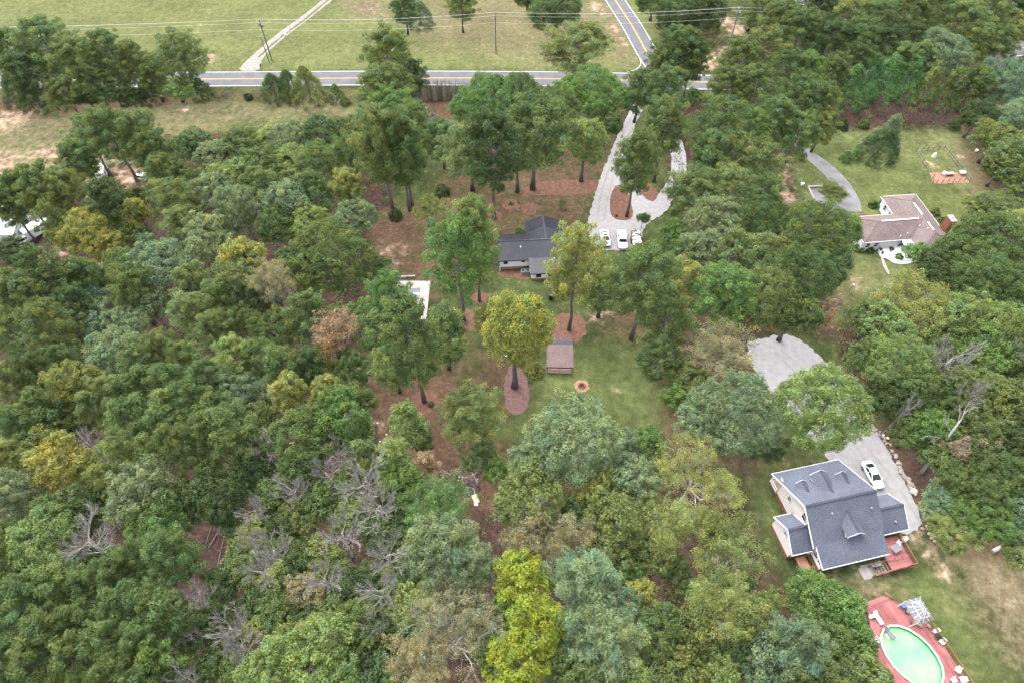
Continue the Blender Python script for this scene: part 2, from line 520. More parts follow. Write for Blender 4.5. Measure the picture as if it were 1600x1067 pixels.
# yard of the black-roofed house
zone(lush, [(575, 345), (665, 320), (690, 150), (980, 150), (985, 200), (925, 320), (915, 400), (1060, 440), (1060, 700), (880, 650), (790, 700), (790, 790), (690, 790), (590, 640), (640, 560), (600, 436), (590, 400)], 0.35, 3)
zone(straw, [(575, 345), (665, 320), (690, 260), (980, 165), (985, 200), (925, 320), (915, 400), (700, 450), (690, 480), (730, 560), (740, 600), (740, 680), (700, 780), (640, 700), (590, 640), (640, 560), (670, 480), (600, 436), (590, 400)], 0.58, 4)
zone(straw, [(575, 345), (640, 335), (620, 400), (590, 410)], 0.85, 5)
zone(straw, [(655, 155), (735, 155), (730, 215), (690, 240), (655, 215)], 0.80, 4)
zone(straw, [(585, 605), (690, 590), (720, 640), (760, 690), (790, 700), (790, 790), (690, 790), (620, 680), (590, 690)], 0.95, 4)
zone(straw, [(760, 500), (835, 560), (835, 640), (800, 650), (740, 600)], 0.7, 4)
zone(straw, [(905, 490), (1040, 440), (1060, 500), (1050, 560), (990, 530), (960, 545)], 0.62, 5)
zone(straw, [(1000, 560), (1050, 570), (1060, 690), (1030, 690), (1010, 630)], 0.60, 5)
zone(dry, [(840, 260), (930, 250), (915, 340), (880, 345), (800, 300)], 0.45, 5)
zone(lush, [(840, 575), (910, 545), (990, 540), (1020, 640), (1000, 690), (880, 640), (830, 650)], 0.55, 4)
zone(dry, [(840, 575), (910, 545), (990, 540), (1020, 640), (1000, 690), (880, 640), (830, 650)], 0.05, 4)
zone(straw, [(845, 585), (905, 575), (960, 545), (1010, 580), (1015, 640), (1000, 690), (880, 640), (832, 645)], 0.04, 3)
for s in [(608, 395, 3), (615, 402, 2.5), (602, 405, 2), (930, 495, 2.5), (945, 490, 2), (1030, 470, 2), (965, 610, 0.8), (640, 680, 1), (765, 462, 1.2), (757, 384, 1.6), (590, 665, 1.6), (605, 690, 1.4)]:
    spot(clay, s[0], s[1], s[2], 0.45, 0.9)
# lawns round the brown-roofed house
zone(straw, [(1238, 225), (1300, 205), (1500, 200), (1530, 240), (1555, 330), (1500, 380), (1440, 440), (1330, 470), (1290, 440), (1320, 400), (1250, 330)], 0.05, 3)
zone(lush, [(1238, 225), (1300, 205), (1500, 200), (1530, 240), (1555, 330), (1500, 380), (1440, 440), (1330, 470), (1290, 440), (1320, 400), (1250, 330)], 0.62, 3)
zone(dry, [(1300, 205), (1500, 200), (1520, 230), (1420, 250)], 0.3, 4)
zone(straw, [(1505, 210), (1525, 235), (1560, 330), (1540, 330), (1512, 262)], 0.75, 4)
zone(dry, [(1490, 220), (1520, 240), (1550, 320), (1500, 300)], 0.65, 5)
zone(dry, [(1300, 420), (1380, 410), (1390, 450), (1330, 480), (1290, 450)], 0.45, 4)
zone(clay, [(1208, 300), (1225, 255), (1232, 262), (1240, 335), (1218, 335)], 0.75, 3)
for s in [(1223, 318, 1.2), (1230, 328, 1.2), (1338, 443, 1.6), (1455, 258, 1.4), (1462, 260, 1.2), (1498, 246, 1)]:
    spot(clay, s[0], s[1], s[2], 0.6, 0.6)
# yard of the grey-roofed house
zone(straw, [(1150, 715), (1230, 690), (1310, 715), (1210, 770), (1195, 830), (1190, 770)], 0.35, 4)
zone(straw, [(1200, 770), (1260, 905), (1330, 930), (1600, 1090), (1620, 900), (1540, 870), (1440, 860), (1400, 930), (1290, 920), (1220, 860)], 0.05, 3)
zone(straw, [(1370, 670), (1420, 730), (1470, 800), (1500, 860), (1460, 850), (1430, 790)], 0.9, 2.5)
zone(dry, [(1490, 850), (1640, 870), (1640, 1010), (1600, 1030), (1560, 980), (1510, 920)], 0.9, 5)
zone(lush, [(1400, 930), (1450, 880), (1500, 940), (1580, 1090), (1520, 1090), (1460, 960)], 0.6, 4)
zone(clay, [(1500, 880), (1620, 890), (1620, 1000), (1575, 980), (1530, 930)], 0.22, 6)
zone(dry, [(1290, 915), (1380, 910), (1400, 945), (1330, 950)], 0.75, 4)
zone(clay, [(1345, 878), (1290, 890), (1262, 903), (1275, 915), (1350, 895), (1372, 880)], 0.35, 2)
zone(clay, [(1421, 833), (1428, 832), (1452, 868), (1478, 900), (1470, 902), (1444, 874)], 0.55, 1.0)
zone(clay, [(1436, 830), (1442, 832), (1470, 872), (1492, 900), (1484, 902), (1458, 868)], 0.55, 1.0)
zone(straw, [(1522, 842), (1590, 830), (1600, 862), (1555, 872), (1530, 860)], 0.9, 2)

nx, ny = SH[1], SH[0]
me = bpy.data.meshes.new('ground')
co = np.stack([GX, GY, np.zeros(SH)], -1).reshape(-1, 3)
idx = np.arange(nx * ny).reshape(ny, nx)
quads = np.stack([idx[:-1, :-1], idx[:-1, 1:], idx[1:, 1:], idx[1:, :-1]], -1).reshape(-1, 4)

def fast_mesh(me, co, faces):
    k = faces.shape[1]
    me.vertices.add(len(co))
    me.vertices.foreach_set('co', co.astype(np.float32).ravel())
    me.loops.add(faces.size)
    me.loops.foreach_set('vertex_index', faces.astype(np.int32).ravel())
    me.polygons.add(len(faces))
    me.polygons.foreach_set('loop_start', np.arange(0, faces.size, k, dtype=np.int32))
    me.update(calc_edges=True)

fast_mesh(me, co, quads)
ca = me.color_attributes.new('cover', 'FLOAT_COLOR', 'POINT')
ca.data.foreach_set('color', np.stack([straw, dry, clay, lush], -1).astype(np.float32).ravel())

def ground_mat():
    m = bpy.data.materials.new('ground_cover')
    m.use_nodes = True
    nt = m.node_tree
    N, L = nt.nodes.new, nt.links.new
    b = nt.nodes['Principled BSDF']
    b.inputs['Roughness'].default_value = 0.95
    b.inputs['Specular IOR Level'].default_value = 0.1
    tc = N('ShaderNodeTexCoord')
    at = N('ShaderNodeAttribute')
    at.attribute_name = 'cover'
    sep = N('ShaderNodeSeparateColor')
    L(at.outputs['Color'], sep.inputs[0])
    def noise(s, d=6, rough=0.6):
        n = N('ShaderNodeTexNoise')
        n.inputs['Scale'].default_value = s
        n.inputs['Detail'].default_value = d
        n.inputs['Roughness'].default_value = rough
        L(tc.outputs['Object'], n.inputs['Vector'])
        return n.outputs['Fac']
    def ramp(f, *st):
        r = N('ShaderNodeValToRGB')
        e = r.color_ramp.elements
        e[0].position, e[0].color = st[0][0], col(*st[0][1])
        e[1].position, e[1].color = st[-1][0], col(*st[-1][1])
        for p, c in st[1:-1]:
            x = e.new(p)
            x.color = col(*c)
        L(f, r.inputs[0])
        return r.outputs[0]
    def mix(f, a, c):
        x = N('ShaderNodeMix')
        x.data_type = 'RGBA'
        L(f, x.inputs['Factor'])
        L(a, x.inputs['A'])
        L(c, x.inputs['B'])
        return x.outputs['Result']
    def mask(w, n, k=1.1):
        """cover weight broken up by noise"""
        a = N('ShaderNodeMath')
        a.operation = 'SUBTRACT'
        L(n, a.inputs[0])
        a.inputs[1].default_value = 0.5
        c = N('ShaderNodeMath')
        c.operation = 'MULTIPLY_ADD'
        L(a.outputs[0], c.inputs[0])
        c.inputs[1].default_value = k
        L(w, c.inputs[2])
        r = N('ShaderNodeMapRange')
        r.interpolation_type = 'SMOOTHSTEP'
        r.inputs['From Min'].default_value, r.inputs['From Max'].default_value = 0.12, 0.88
        L(c.outputs[0], r.inputs['Value'])
        return r.outputs[0]
    fine, midn, big = noise(3.2, 9, 0.7), noise(0.55, 8, 0.65), noise(0.09, 5)
    lawn = ramp(fine, (0.3, (0.0145, 0.0215, 0.0065)), (0.5, (0.022, 0.032, 0.010)), (0.72, (0.038, 0.042, 0.016)))
    meadow = ramp(fine, (0.3, (0.072, 0.088, 0.029)), (0.5, (0.100, 0.119, 0.041)), (0.72, (0.136, 0.140, 0.055)))
    tan = ramp(fine, (0.3, (0.090, 0.072, 0.042)), (0.5, (0.130, 0.104, 0.062)), (0.72, (0.180, 0.146, 0.090)))
    red = ramp(noise(2.0, 10, 0.75), (0.28, (0.032, 0.019, 0.012)), (0.5, (0.073, 0.042, 0.027)), (0.72, (0.125, 0.080, 0.054)))
    bare = ramp(midn, (0.3, (0.17, 0.105, 0.072)), (0.5, (0.24, 0.165, 0.115)), (0.72, (0.32, 0.255, 0.20)))
    wood_litter = ramp(noise(1.6, 10, 0.75), (0.28, (0.020, 0.012, 0.010)), (0.5, (0.044, 0.026, 0.020)), (0.72, (0.082, 0.052, 0.040)))   # leaf litter of the woods, a darker tone than the yard straw
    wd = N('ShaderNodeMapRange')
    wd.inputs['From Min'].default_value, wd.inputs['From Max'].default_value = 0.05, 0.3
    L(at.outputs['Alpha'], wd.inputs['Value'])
    red = mix(wd.outputs[0], wood_litter, red)
    c = mix(mask(at.outputs['Alpha'], big, 0.5), lawn, meadow)
    c = mix(mask(sep.outputs[1], midn, 1.2), c, tan)
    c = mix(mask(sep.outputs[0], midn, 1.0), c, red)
    c = mix(mask(sep.outputs[2], midn, 1.1), c, bare)
    for f, lo, hi in ((midn, 0.72, 1.26), (noise(1.4, 7, 0.7), 0.75, 1.25), (big, 0.84, 1.16)):     # patchy growth
        r = N('ShaderNodeMapRange')
        r.inputs['From Min'].default_value, r.inputs['From Max'].default_value = 0.32, 0.68
        r.inputs['To Min'].default_value, r.inputs['To Max'].default_value = lo, hi
        L(f, r.inputs['Value'])
        x = N('ShaderNodeMix')
        x.data_type = 'RGBA'
        x.blend_type = 'MULTIPLY'
        x.inputs['Factor'].default_value = 1.0
        L(c, x.inputs['A'])
        L(r.outputs[0], x.inputs['B'])
        c = x.outputs['Result']
    L(c, b.inputs['Base Color'])
    bp = N('ShaderNodeBump')
    bp.inputs['Strength'].default_value = 0.7
    bp.inputs['Distance'].default_value = 0.12
    L(fine, bp.inputs['Height'])
    L(bp.outputs[0], b.inputs['Normal'])
    return m
me.materials.append(ground_mat())
ground = tag(link('ground', me), kind='structure')

def ragged(poly, step=0.6, amp=0.15, seed=0):
    r = random.Random(seed)
    out = []
    n = len(poly)
    for i in range(n):
        a, b = Vector(poly[i]), Vector(poly[(i + 1) % n])
        k = max(1, int((b - a).length / step))
        for j in range(k):
            p = a.lerp(b, j / k)
            out.append((p.x + r.uniform(-amp, amp), p.y + r.uniform(-amp, amp)))
    return out

def smooth_poly(poly, it=2):
    for _ in range(it):
        q = []
        for i in range(len(poly)):
            a, b = poly[i], poly[(i + 1) % len(poly)]
            q += [(a[0] * .75 + b[0] * .25, a[1] * .75 + b[1] * .25), (a[0] * .25 + b[0] * .75, a[1] * .25 + b[1] * .75)]
        poly = q
    return poly

def sheet(name, poly, z, material, amp=0.15, parent=None, smooth=1, seed=1, step=0.6):
    if smooth:
        poly = smooth_poly(poly, smooth)
    if amp:
        poly = ragged(poly, step, amp, seed)
    bm = bmesh.new()
    vs = [bm.verts.new((p[0], p[1], z)) for p in poly]
    f = bm.faces.new(vs)
    if f.normal.z < 0:
        f.normal_flip()
    bmesh.ops.triangulate(bm, faces=[f])
    for f in bm.faces:
        f.normal_update()
        if f.normal.z < 0:
            f.normal_flip()
    me = bpy.data.meshes.new(name)
    bm.to_mesh(me)
    bm.free()
    me.materials.append(M[material])
    return tag(link(name, me, parent), kind='structure')

def spline(pts, n=10):
    pts = [Vector(p) for p in pts]
    out = []
    for i in range(len(pts) - 1):
        p0, p1, p2, p3 = pts[max(i - 1, 0)], pts[i], pts[i + 1], pts[min(i + 2, len(pts) - 1)]
        for k in range(n):
            t = k / n
            out.append(0.5 * ((2 * p1) + (p2 - p0) * t + (2 * p0 - 5 * p1 + 4 * p2 - p3) * t * t + (3 * p1 - p0 - 3 * p2 + p3) * t ** 3))
    return out + [pts[-1]]

def strip(name, line, w, z, material, off=0.0, parent=None, rag=0.0, seed=2):
    r = random.Random(seed)
    v, f = [], []
    for i, p in enumerate(line):
        d = (line[min(i + 1, len(line) - 1)] - line[max(i - 1, 0)])
        d.z = 0
        d.normalize()
        s = Vector((-d.y, d.x, 0))
        for q in (-1, 1):
            e = p + s * (off + q * (w / 2 + r.uniform(-rag, rag)))
            v.append((e.x, e.y, z))
        if i:
            k = 2 * i
            f.append((k - 2, k, k + 1, k - 1))
    m = MB().add(v, f)
    o = m.build(name, material, parent)
    for p in o.data.polygons:
        if p.normal.z < 0:
            p.flip()
    return tag(o, kind='structure')

# roads
main_line = spline([W(x, y) for x, y in ((-420, 141), (-200, 132), (0, 127), (330, 124), (600, 122.5), (800, 123), (950, 125), (1110, 129), (1200, 128), (1320, 116), (1500, 90), (1800, 45))], 14)
side_line = spline([W(1040, 126), W(1012, 84), W(987, 40), W(961, 0), W(925, -60), W(890, -120), W(820, -230)], 14)
strip('main_road', main_line, 7.7, 0.020, 'asphalt', rag=0.06)
strip('side_road', side_line, 6.9, 0.016, 'asphalt', rag=0.06)
sheet('road_flare', gpoly([(985, 117), (1004, 112), (1003, 95), (1022, 86), (1034, 104), (1050, 114), (1085, 119), (1060, 128), (1000, 124)]), 0.012, 'asphalt', 0.05)
strip('edge_line', main_line, 0.16, 0.026, 'white_paint', off=-3.5)
mid = len(main_line)
junction_x = (W(990, 115).x, W(1078, 118).x)
seg = []
for p in main_line:                        # the far edge line stops at the junction
    if junction_x[0] < p.x < junction_x[1]:
        if len(seg) > 1: strip('edge_line', seg, 0.16, 0.026, 'white_paint', off=3.5)
        seg = []
    else:
        seg.append(p)
strip('edge_line', seg, 0.16, 0.026, 'white_paint', off=3.5)
strip('centre_line', main_line, 0.13, 0.026, 'yellow_paint', off=0.14)
strip('centre_line', main_line, 0.13, 0.026, 'yellow_paint', off=-0.14)
sl = side_line[8:]
strip('centre_line', sl, 0.14, 0.022, 'yellow_paint', off=0.16)
strip('centre_line', sl, 0.14, 0.022, 'yellow_paint', off=-0.16)
strip('edge_line', sl, 0.16, 0.022, 'white_paint', off=3.05)
strip('edge_line', sl, 0.16, 0.022, 'white_paint', off=-3.05)
strip('edge_line', spline([W(1000, 94), W(1001, 101), W(995, 108), W(980, 113.5)], 8), 0.16, 0.030, 'white_paint')
strip('edge_line', spline([W(1034, 88), W(1048, 105), W(1068, 114), W(1100, 118)], 8), 0.16, 0.030, 'white_paint')

# drives and lanes
sheet('gravel_lane', gpoly([(371, 111.5), (382, 98), (398, 84), (424, 60), (470, 27), (500, 4), (560, -50), (574, -46), (516, 4), (482, 30), (440, 62), (412, 88), (407, 100), (405, 111.5)]), 0.008, 'gravel_white', 0.14)
strip('grass_strip', spline([W(404, 90), W(430, 66), W(456, 46), W(480, 28), (W(508, 4)), W(566, -47)], 8), 0.8, 0.012, 'dry_strip', rag=0.2)
sheet('gravel_drive', gpoly([(1002, 139), (1022, 139), (1016, 156), (1000, 172), (989, 205), (985, 240), (985, 275), (998, 279), (1002, 303), (1013, 314), (1023, 315), (1048, 311), (1048, 326), (1030, 338), (1012, 348), (1003, 366), (996, 392), (925, 391), (918, 362), (921, 336), (930, 300), (944, 262), (963, 215), (985, 172)]), 0.008, 'gravel', 0.22)
strip('gravel_loop', spline([W(1010, 150), W(1030, 172), W(1046, 195), W(1054, 220), W(1061, 250), W(1058, 280), W(1042, 305), W(1025, 325)], 8), 3.6, 0.012, 'gravel', rag=0.12)
sheet('mulch_island', gpoly([(952, 319), (955, 303), (960, 292), (968, 289), (976, 290), (981, 300), (985, 316), (990, 333), (987, 341), (979, 345), (963, 344), (954, 337)]), 0.016, 'mulch', 0.06, smooth=2)
sheet('mulch_bed', gpoly([(996, 279), (1001, 303), (1012, 313), (1024, 315), (1030, 300), (1016, 290), (1008, 270), (1000, 268)]), 0.018, 'mulch', 0.08)
sheet('mulch_bed', gpoly([(818, 297), (835, 286), (880, 281), (935, 282), (932, 303), (900, 304), (860, 306), (826, 305)]), 0.012, 'mulch', 0.15)
for x, y, r in ((772, 339, 2.0), (799, 321, 2.0), (827, 326, 2.0), (878, 322, 1.5), (725, 501, 3.2), (750, 466, 1.7), (888, 512, 3.6), (663, 628, 2.6)):
    c = W(x, y)
    sheet('mulch_ring', [(c.x + r * math.cos(a * math.pi / 8) * (0.9 + 0.2 * RNG.random()), c.y + r * math.sin(a * math.pi / 8) * (0.9 + 0.2 * RNG.random())) for a in range(16)], 0.012, 'mulch', 0.22, smooth=1, seed=int(x), step=.4)
sheet('mulch_bed', gpoly([(778, 424), (826, 424), (827, 440), (800, 434), (778, 431)]), 0.012, 'mulch', 0.1)
sheet('bark_mulch_bed', gpoly([(800, 560), (822, 585), (828, 618), (824, 640), (806, 650), (790, 640), (786, 600)]), 0.012, 'bark_mulch', 0.12)
sheet('asphalt_drive', gpoly([(1233, 216), (1240, 215), (1268, 236), (1300, 258), (1326, 284), (1338, 303), (1346, 320), (1346, 332), (1316, 330), (1271, 314), (1262, 294), (1296, 292), (1297, 283), (1276, 262), (1250, 240)]), 0.010, 'asphalt_old', 0.08)
sheet('gravel_drive', gpoly([(1160, 536), (1200, 526), (1240, 520), (1285, 560), (1330, 615), (1366, 668), (1392, 710), (1420, 762), (1438, 800), (1442, 822), (1424, 832), (1405, 834), (1395, 800), (1345, 768), (1300, 722), (1240, 662), (1192, 604)]), 0.008, 'gravel', 0.25)
sheet('parking_pad', gpoly([(1263, 295), (1297, 292.5), (1336, 299), (1347, 331), (1316, 331), (1272, 314)]), 0.014, 'asphalt_old', 0.05, smooth=0)
sheet('gravel_path', gpoly([(1376, 402), (1380, 402), (1384, 414), (1391, 428), (1388, 430), (1380, 416)]), 0.010, 'concrete', 0.05)

for pts in (((1010, 150), (985, 196), (962, 250), (945, 305), (938, 345)), ((1215, 548), (1285, 615), (1340, 690), (1385, 745), (1428, 812))):
    ln = spline([W(x, y) for x, y in pts], 10)
    for off in (-.8, .8):
        strip('wheel_track', ln, .5, 0.0145, 'gravel_track', off=off, rag=.07, seed=int(pts[0][0] + off * 10))

# ------------------------------------------------------------------ trees: shapes shared between alike trees
def rand_dirs(r, n, zmin=-0.55):
    z = r.uniform(zmin, 1.0, n)
    a = r.uniform(0, 2 * math.pi, n)
    s = np.sqrt(np.maximum(0, 1 - z * z))
    return np.stack([s * np.cos(a), s * np.sin(a), z], -1)

def norm(v):
    return v / np.maximum(1e-9, np.linalg.norm(v, axis=-1, keepdims=True))

def leaf_cloud(name, material, r, cen, rad, per, leaf, aspect=0.75, flat=0.8, jit=0.75, up=0.25, tri=False, hue=0.10, val=0.22, zmin=-0.6):
    """leaf-sized faces over every spray of leaves (cen, rad)"""
    n = np.maximum(6, (per * (rad / rad.mean()) ** 2).astype(int))
    ci = np.repeat(np.arange(len(cen)), n)
    N = len(ci)
    d = rand_dirs(r, N, zmin)
    rr = rad[ci] * r.uniform(0.55, 1.08, N)
    p = cen[ci] + d * rr[:, None] * np.array([1, 1, flat])
    nrm = norm(d + r.normal(0, jit * 0.9, (N, 3)) + np.array([0, 0, up]))
    t = norm(np.cross(nrm, r.normal(0, 1, (N, 3))))
    b = np.cross(nrm, t)
    s = leaf * r.uniform(0.65, 1.35, N)[:, None]
    t, b = t * s, b * s * aspect
    cl = np.clip(1 + r.normal(0, val, len(cen)), 0.5, 1.7)[ci] * r.uniform(0.92, 1.08, N)
    hu = r.normal(0, hue, len(cen))[ci] + r.normal(0, hue * 0.4, N)
    tint = np.stack([cl * (1 + hu), cl * (1 + hu * 0.25), cl * (1 - hu * 0.9), np.ones(N)], -1)
    if tri:
        co = np.stack([p - b * 0.5, p + b * 0.5, p + t], 1).reshape(-1, 3)
        f = np.arange(N * 3).reshape(-1, 3)
        k = 3
    else:
        co = np.stack([p - t * 0.5, p - b * 0.5, p + t * 0.5, p + b * 0.5], 1).reshape(-1, 3)
        f = np.arange(N * 4).reshape(-1, 4)
        k = 4
    me = bpy.data.meshes.new(name)
    fast_mesh(me, co, f)
    a = me.color_attributes.new('tint', 'FLOAT_COLOR', 'POINT')
    a.data.foreach_set('color', np.repeat(np.clip(tint, 0.1, 3), k, 0).astype(np.float32).ravel())
    me.materials.append(M[material])
    return me

def trunk_line(m, r, h, rad, bend=0.04, n=6, top=0.25, sides=7):
    pts, rs = [], []
    bx, by = r.uniform(-bend, bend) * h, r.uniform(-bend, bend) * h
    for i in range(n + 1):
        t = i / n
        pts.append(Vector((bx * t * t + r.uniform(-.01, .01) * h * (0 < i), by * t * t + r.uniform(-.01, .01) * h * (0 < i), h * t - (0.15 if i == 0 else 0))))
        rs.append(rad * ((1.35 if i == 0 else 1.0) * (1 - t) + top * t))
    m.tube(pts, rs, sides)
    return pts

def along(pts, z):
    for a, b in zip(pts, pts[1:]):
        if b.z >= z:
            return a.lerp(b, (z - a.z) / max(1e-6, b.z - a.z))
    return pts[-1]

def limb(m, r, a, b, ra, rb, sag=0.12, n=3, sides=4):
    a, b = Vector(a), Vector(b)
    L = (b - a).length
    pts, rs = [], []
    for i in range(n + 1):
        t = i / n
        p = a.lerp(b, t) + Vector((r.uniform(-1, 1), r.uniform(-1, 1), r.uniform(-.4, 1))) * sag * L * (t * (1 - t) * 2)
        pts.append(p)
        rs.append(ra * (1 - t) + rb * t)
    m.tube(pts, rs, sides, cap=False)
    return pts

def make_pine(R, h, seed, zb=0.46, full=1.0, low=0.62):
    r, q = np.random.RandomState(seed), random.Random(seed)
    m = MB()
    line = trunk_line(m, q, h * 0.97, 0.016 * h, 0.03)
    z0 = zb * h
    cen, rad = [], []
    lev = max(6, int((h - z0) / 1.05))
    for i in range(lev):
        t = (i + q.uniform(0, .8)) / lev
        z = z0 + (h - z0) * t * 0.97
        rr = R * (math.sqrt(max(0, 1 - t ** 2.2)) * 0.93 + 0.07) * (low + (1 - low) * min(1, t / 0.3))
        nb = max(3, int((2.6 + 1.25 * rr) * full))
        a0 = q.uniform(0, 6.28)
        for k in range(nb):
            if q.random() < 0.10: continue
            a = a0 + 6.283 * k / nb + q.uniform(-.4, .4)
            L = rr * q.uniform(0.62, 1.12)
            base = along(line, z)
            tip = base + Vector((math.cos(a) * L, math.sin(a) * L, L * q.uniform(0.10, 0.42)))
            limb(m, q, base, tip, 0.035 + 0.012 * L, 0.02, 0.08, 2, 3)
            for s in ([1.0, 0.72, 0.48] if L > 2.0 else [1.0, 0.6]):
                c = base.lerp(tip, s) + Vector((q.uniform(-.35, .35), q.uniform(-.35, .35), q.uniform(0, .3)))
                cen.append(c)
                rad.append(q.uniform(0.36, 0.80) * (0.85 + 0.06 * R))
    for k in range(4):
        cen.append(Vector((q.uniform(-.4, .4), q.uniform(-.4, .4), h - q.uniform(0, .9))) + Vector((line[-1].x, line[-1].y, 0)))
        rad.append(q.uniform(0.4, 0.6))
    me = leaf_cloud('crown', 'needle', r, np.array(cen), np.array(rad), 118, 0.30, 0.5, 0.95, 0.8, 0.2, True, 0.09, 0.17, -0.85)
    return m.mesh('trunk', 'bark_pine', True), me

def make_oak(R, h, seed, zb=0.30, dens=1.0, bark='bark', leaf=0.24, narrow=1.0, hue=0.09):
    r, q = np.random.RandomState(seed), random.Random(seed)
    m = MB()
    line = trunk_line(m, q, h * 0.72, 0.02 * h + 0.03 * R, 0.05)
    zc, hz = h * (1 + zb) / 2, h * (1 - zb) / 2
    nl = 8 + int(R * 1.5)
    L = []
    off = q.uniform(0, 6.28)
    for i in range(nl):
        z = 1 - (i + 0.5) / nl * 1.55
        s = math.sqrt(max(0, 1 - z * z))
        a = off + i * 2.39996 + q.uniform(-.4, .4)
        k = q.uniform(0.42, 0.78)
        L.append((Vector((math.cos(a) * s * R * k * narrow, math.sin(a) * s * R * k * narrow, zc + z * hz * k * 1.05)), q.uniform(0.27, 0.50) * min(R * narrow, hz * 1.15)))
    L.append((Vector((0, 0, zc)), 0.45 * min(R, hz)))
    cen, rad = [], []
    for i, (c, lr) in enumerate(L):
        base = along(line, min(h * 0.68, max(h * 0.2, c.z - lr * 1.2 - 0.1 * h)))
        limb(m, q, base, c, 0.03 + 0.028 * R, 0.05, 0.10, 4, 5)
        nc = int(13.5 * lr * lr * dens) + 6
        d = rand_dirs(r, nc, -0.75)
        for v in d:
            cr = q.uniform(0.30, 0.72) * (0.8 + 0.05 * R)
            p = c + Vector(v) * (lr * q.uniform(0.78, 1.22))
            if any((p - c2).length < lr2 * 0.72 for j, (c2, lr2) in enumerate(L) if j != i):
                continue
            cen.append(p)
            rad.append(cr)
            if q.random() < 0.30:
                limb(m, q, c, p, 0.045, 0.012, 0.12, 2, 3)
    me = leaf_cloud('crown', 'leaf', r, np.array(cen), np.array(rad), 56, leaf, 0.72, 0.95, 0.7, 0.2, False, hue, 0.18, -0.8)
    return m.mesh('trunk', bark, True), me

def branch_tree(m, q, a, d, L, rad, lev, tips, spread=0.75, lift=0.12, rmin=0.012, kids=(3, 4)):
    n = 3
    pts, rs = [Vector(a)], [rad]
    p, dd = Vector(a), Vector(d).normalized()
    for i in range(n):
        dd = (dd + Vector((q.gauss(0, .16), q.gauss(0, .16), q.gauss(0, .1) + lift))).normalized()
        p = p + dd * L / n
        pts.append(p)
        rs.append(max(rmin, rad * (1 - 0.5 * (i + 1) / n)))
    m.tube(pts, rs, 5 if rad > 0.08 else 3, cap=False)
    if lev == 0:
        tips.append(p)
        return
    k = q.randint(*kids)
    for i in range(k):
        t = q.uniform(0.35, 1.0) if i else 1.0
        s = pts[0].lerp(pts[-1], t) if t < 1 else p
        j = min(n - 1, int(t * n))
        s = pts[j].lerp(pts[j + 1], t * n - j) if t < 1 else p
        v = Vector((q.gauss(0, 1), q.gauss(0, 1), q.gauss(0, .6)))
        nd = (dd + v.normalized() * spread).normalized()
        branch_tree(m, q, s, nd, L * q.uniform(0.55, 0.8), max(rmin, rad * 0.52), lev - 1, tips, spread, lift, rmin, kids)

def make_thin(R, h, seed, dens=0.5):
    """tree losing its leaves: pale branches between small sprays"""
    r, q = np.random.RandomState(seed), random.Random(seed)
    m = MB()
    line = trunk_line(m, q, h * 0.45, 0.018 * h + 0.03 * R, 0.03)
    tips = []
    nb = 7
    for i in range(nb):
        a = 6.283 * i / nb + q.uniform(-.4, .4)
        b = along(line, h * q.uniform(0.30, 0.45))
        out = q.uniform(0.55, 1.1) if i else 0.15
        d = Vector((math.cos(a) * out, math.sin(a) * out, q.uniform(0.6, 1.0)))
        branch_tree(m, q, b, d, max(R * 0.62, h * 0.24), 0.05 + 0.022 * R, 3, tips, 0.85, 0.05, 0.018, (3, 4))
    P = np.array(tips)
    s = np.percentile(np.hypot(P[:, 0], P[:, 1]), 88)
    P = P[r.rand(len(P)) < 0.92]
    k = np.repeat(np.arange(len(P)), 2)
    cen = P[k] + r.normal(0, 0.38, (len(k), 3))
    rad = r.uniform(0.36, 0.66, len(cen)) * (0.85 + 0.05 * R)
    # fit to R and h
    sc, sz = R / s, h / P[:, 2].max()
    m.v = [(x * sc, y * sc, z * sz) for x, y, z in m.v]
    cen = cen * np.array([sc, sc, sz])
    me = leaf_cloud('crown', 'leaf', r, cen, rad, 40, 0.21, 0.6, 0.85, 0.8, 0.3, False, 0.13, 0.18)
    return m.mesh('trunk', 'bark_pale', True), me

def make_cedar(R, h, seed):
    r, q = np.random.RandomState(seed), random.Random(seed)
    m = MB()
    line = trunk_line(m, q, h * 0.96, 0.02 * h, 0.01)
    cen, rad = [], []
    n = int(26 * R * h / 8)
    for i in range(n):
        t = (i + q.random()) / n
        a = i * 2.39996 + q.uniform(-.3, .3)
        rr = R * (1 - t ** 1.35) ** 0.85 * q.uniform(0.74, 1.08) * (0.75 + 0.25 * min(1, t / 0.12)) + 0.1
        p = Vector((math.cos(a) * rr, math.sin(a) * rr, 0.35 + (h - 0.5) * t))
        cen.append(p)
        rad.append(q.uniform(0.42, 0.7) * (0.8 + 0.08 * R))
        if q.random() < 0.25:
            limb(m, q, along(line, max(0.3, p.z - rr * 0.3)), p, 0.04, 0.012, 0.05, 2, 3)
    me = leaf_cloud('crown', 'needle', r, np.array(cen), np.array(rad), 64, 0.36, 0.45, 1.1, 0.7, 0.5, True, 0.08, 0.18)
    return m.mesh('trunk', 'bark', True), me

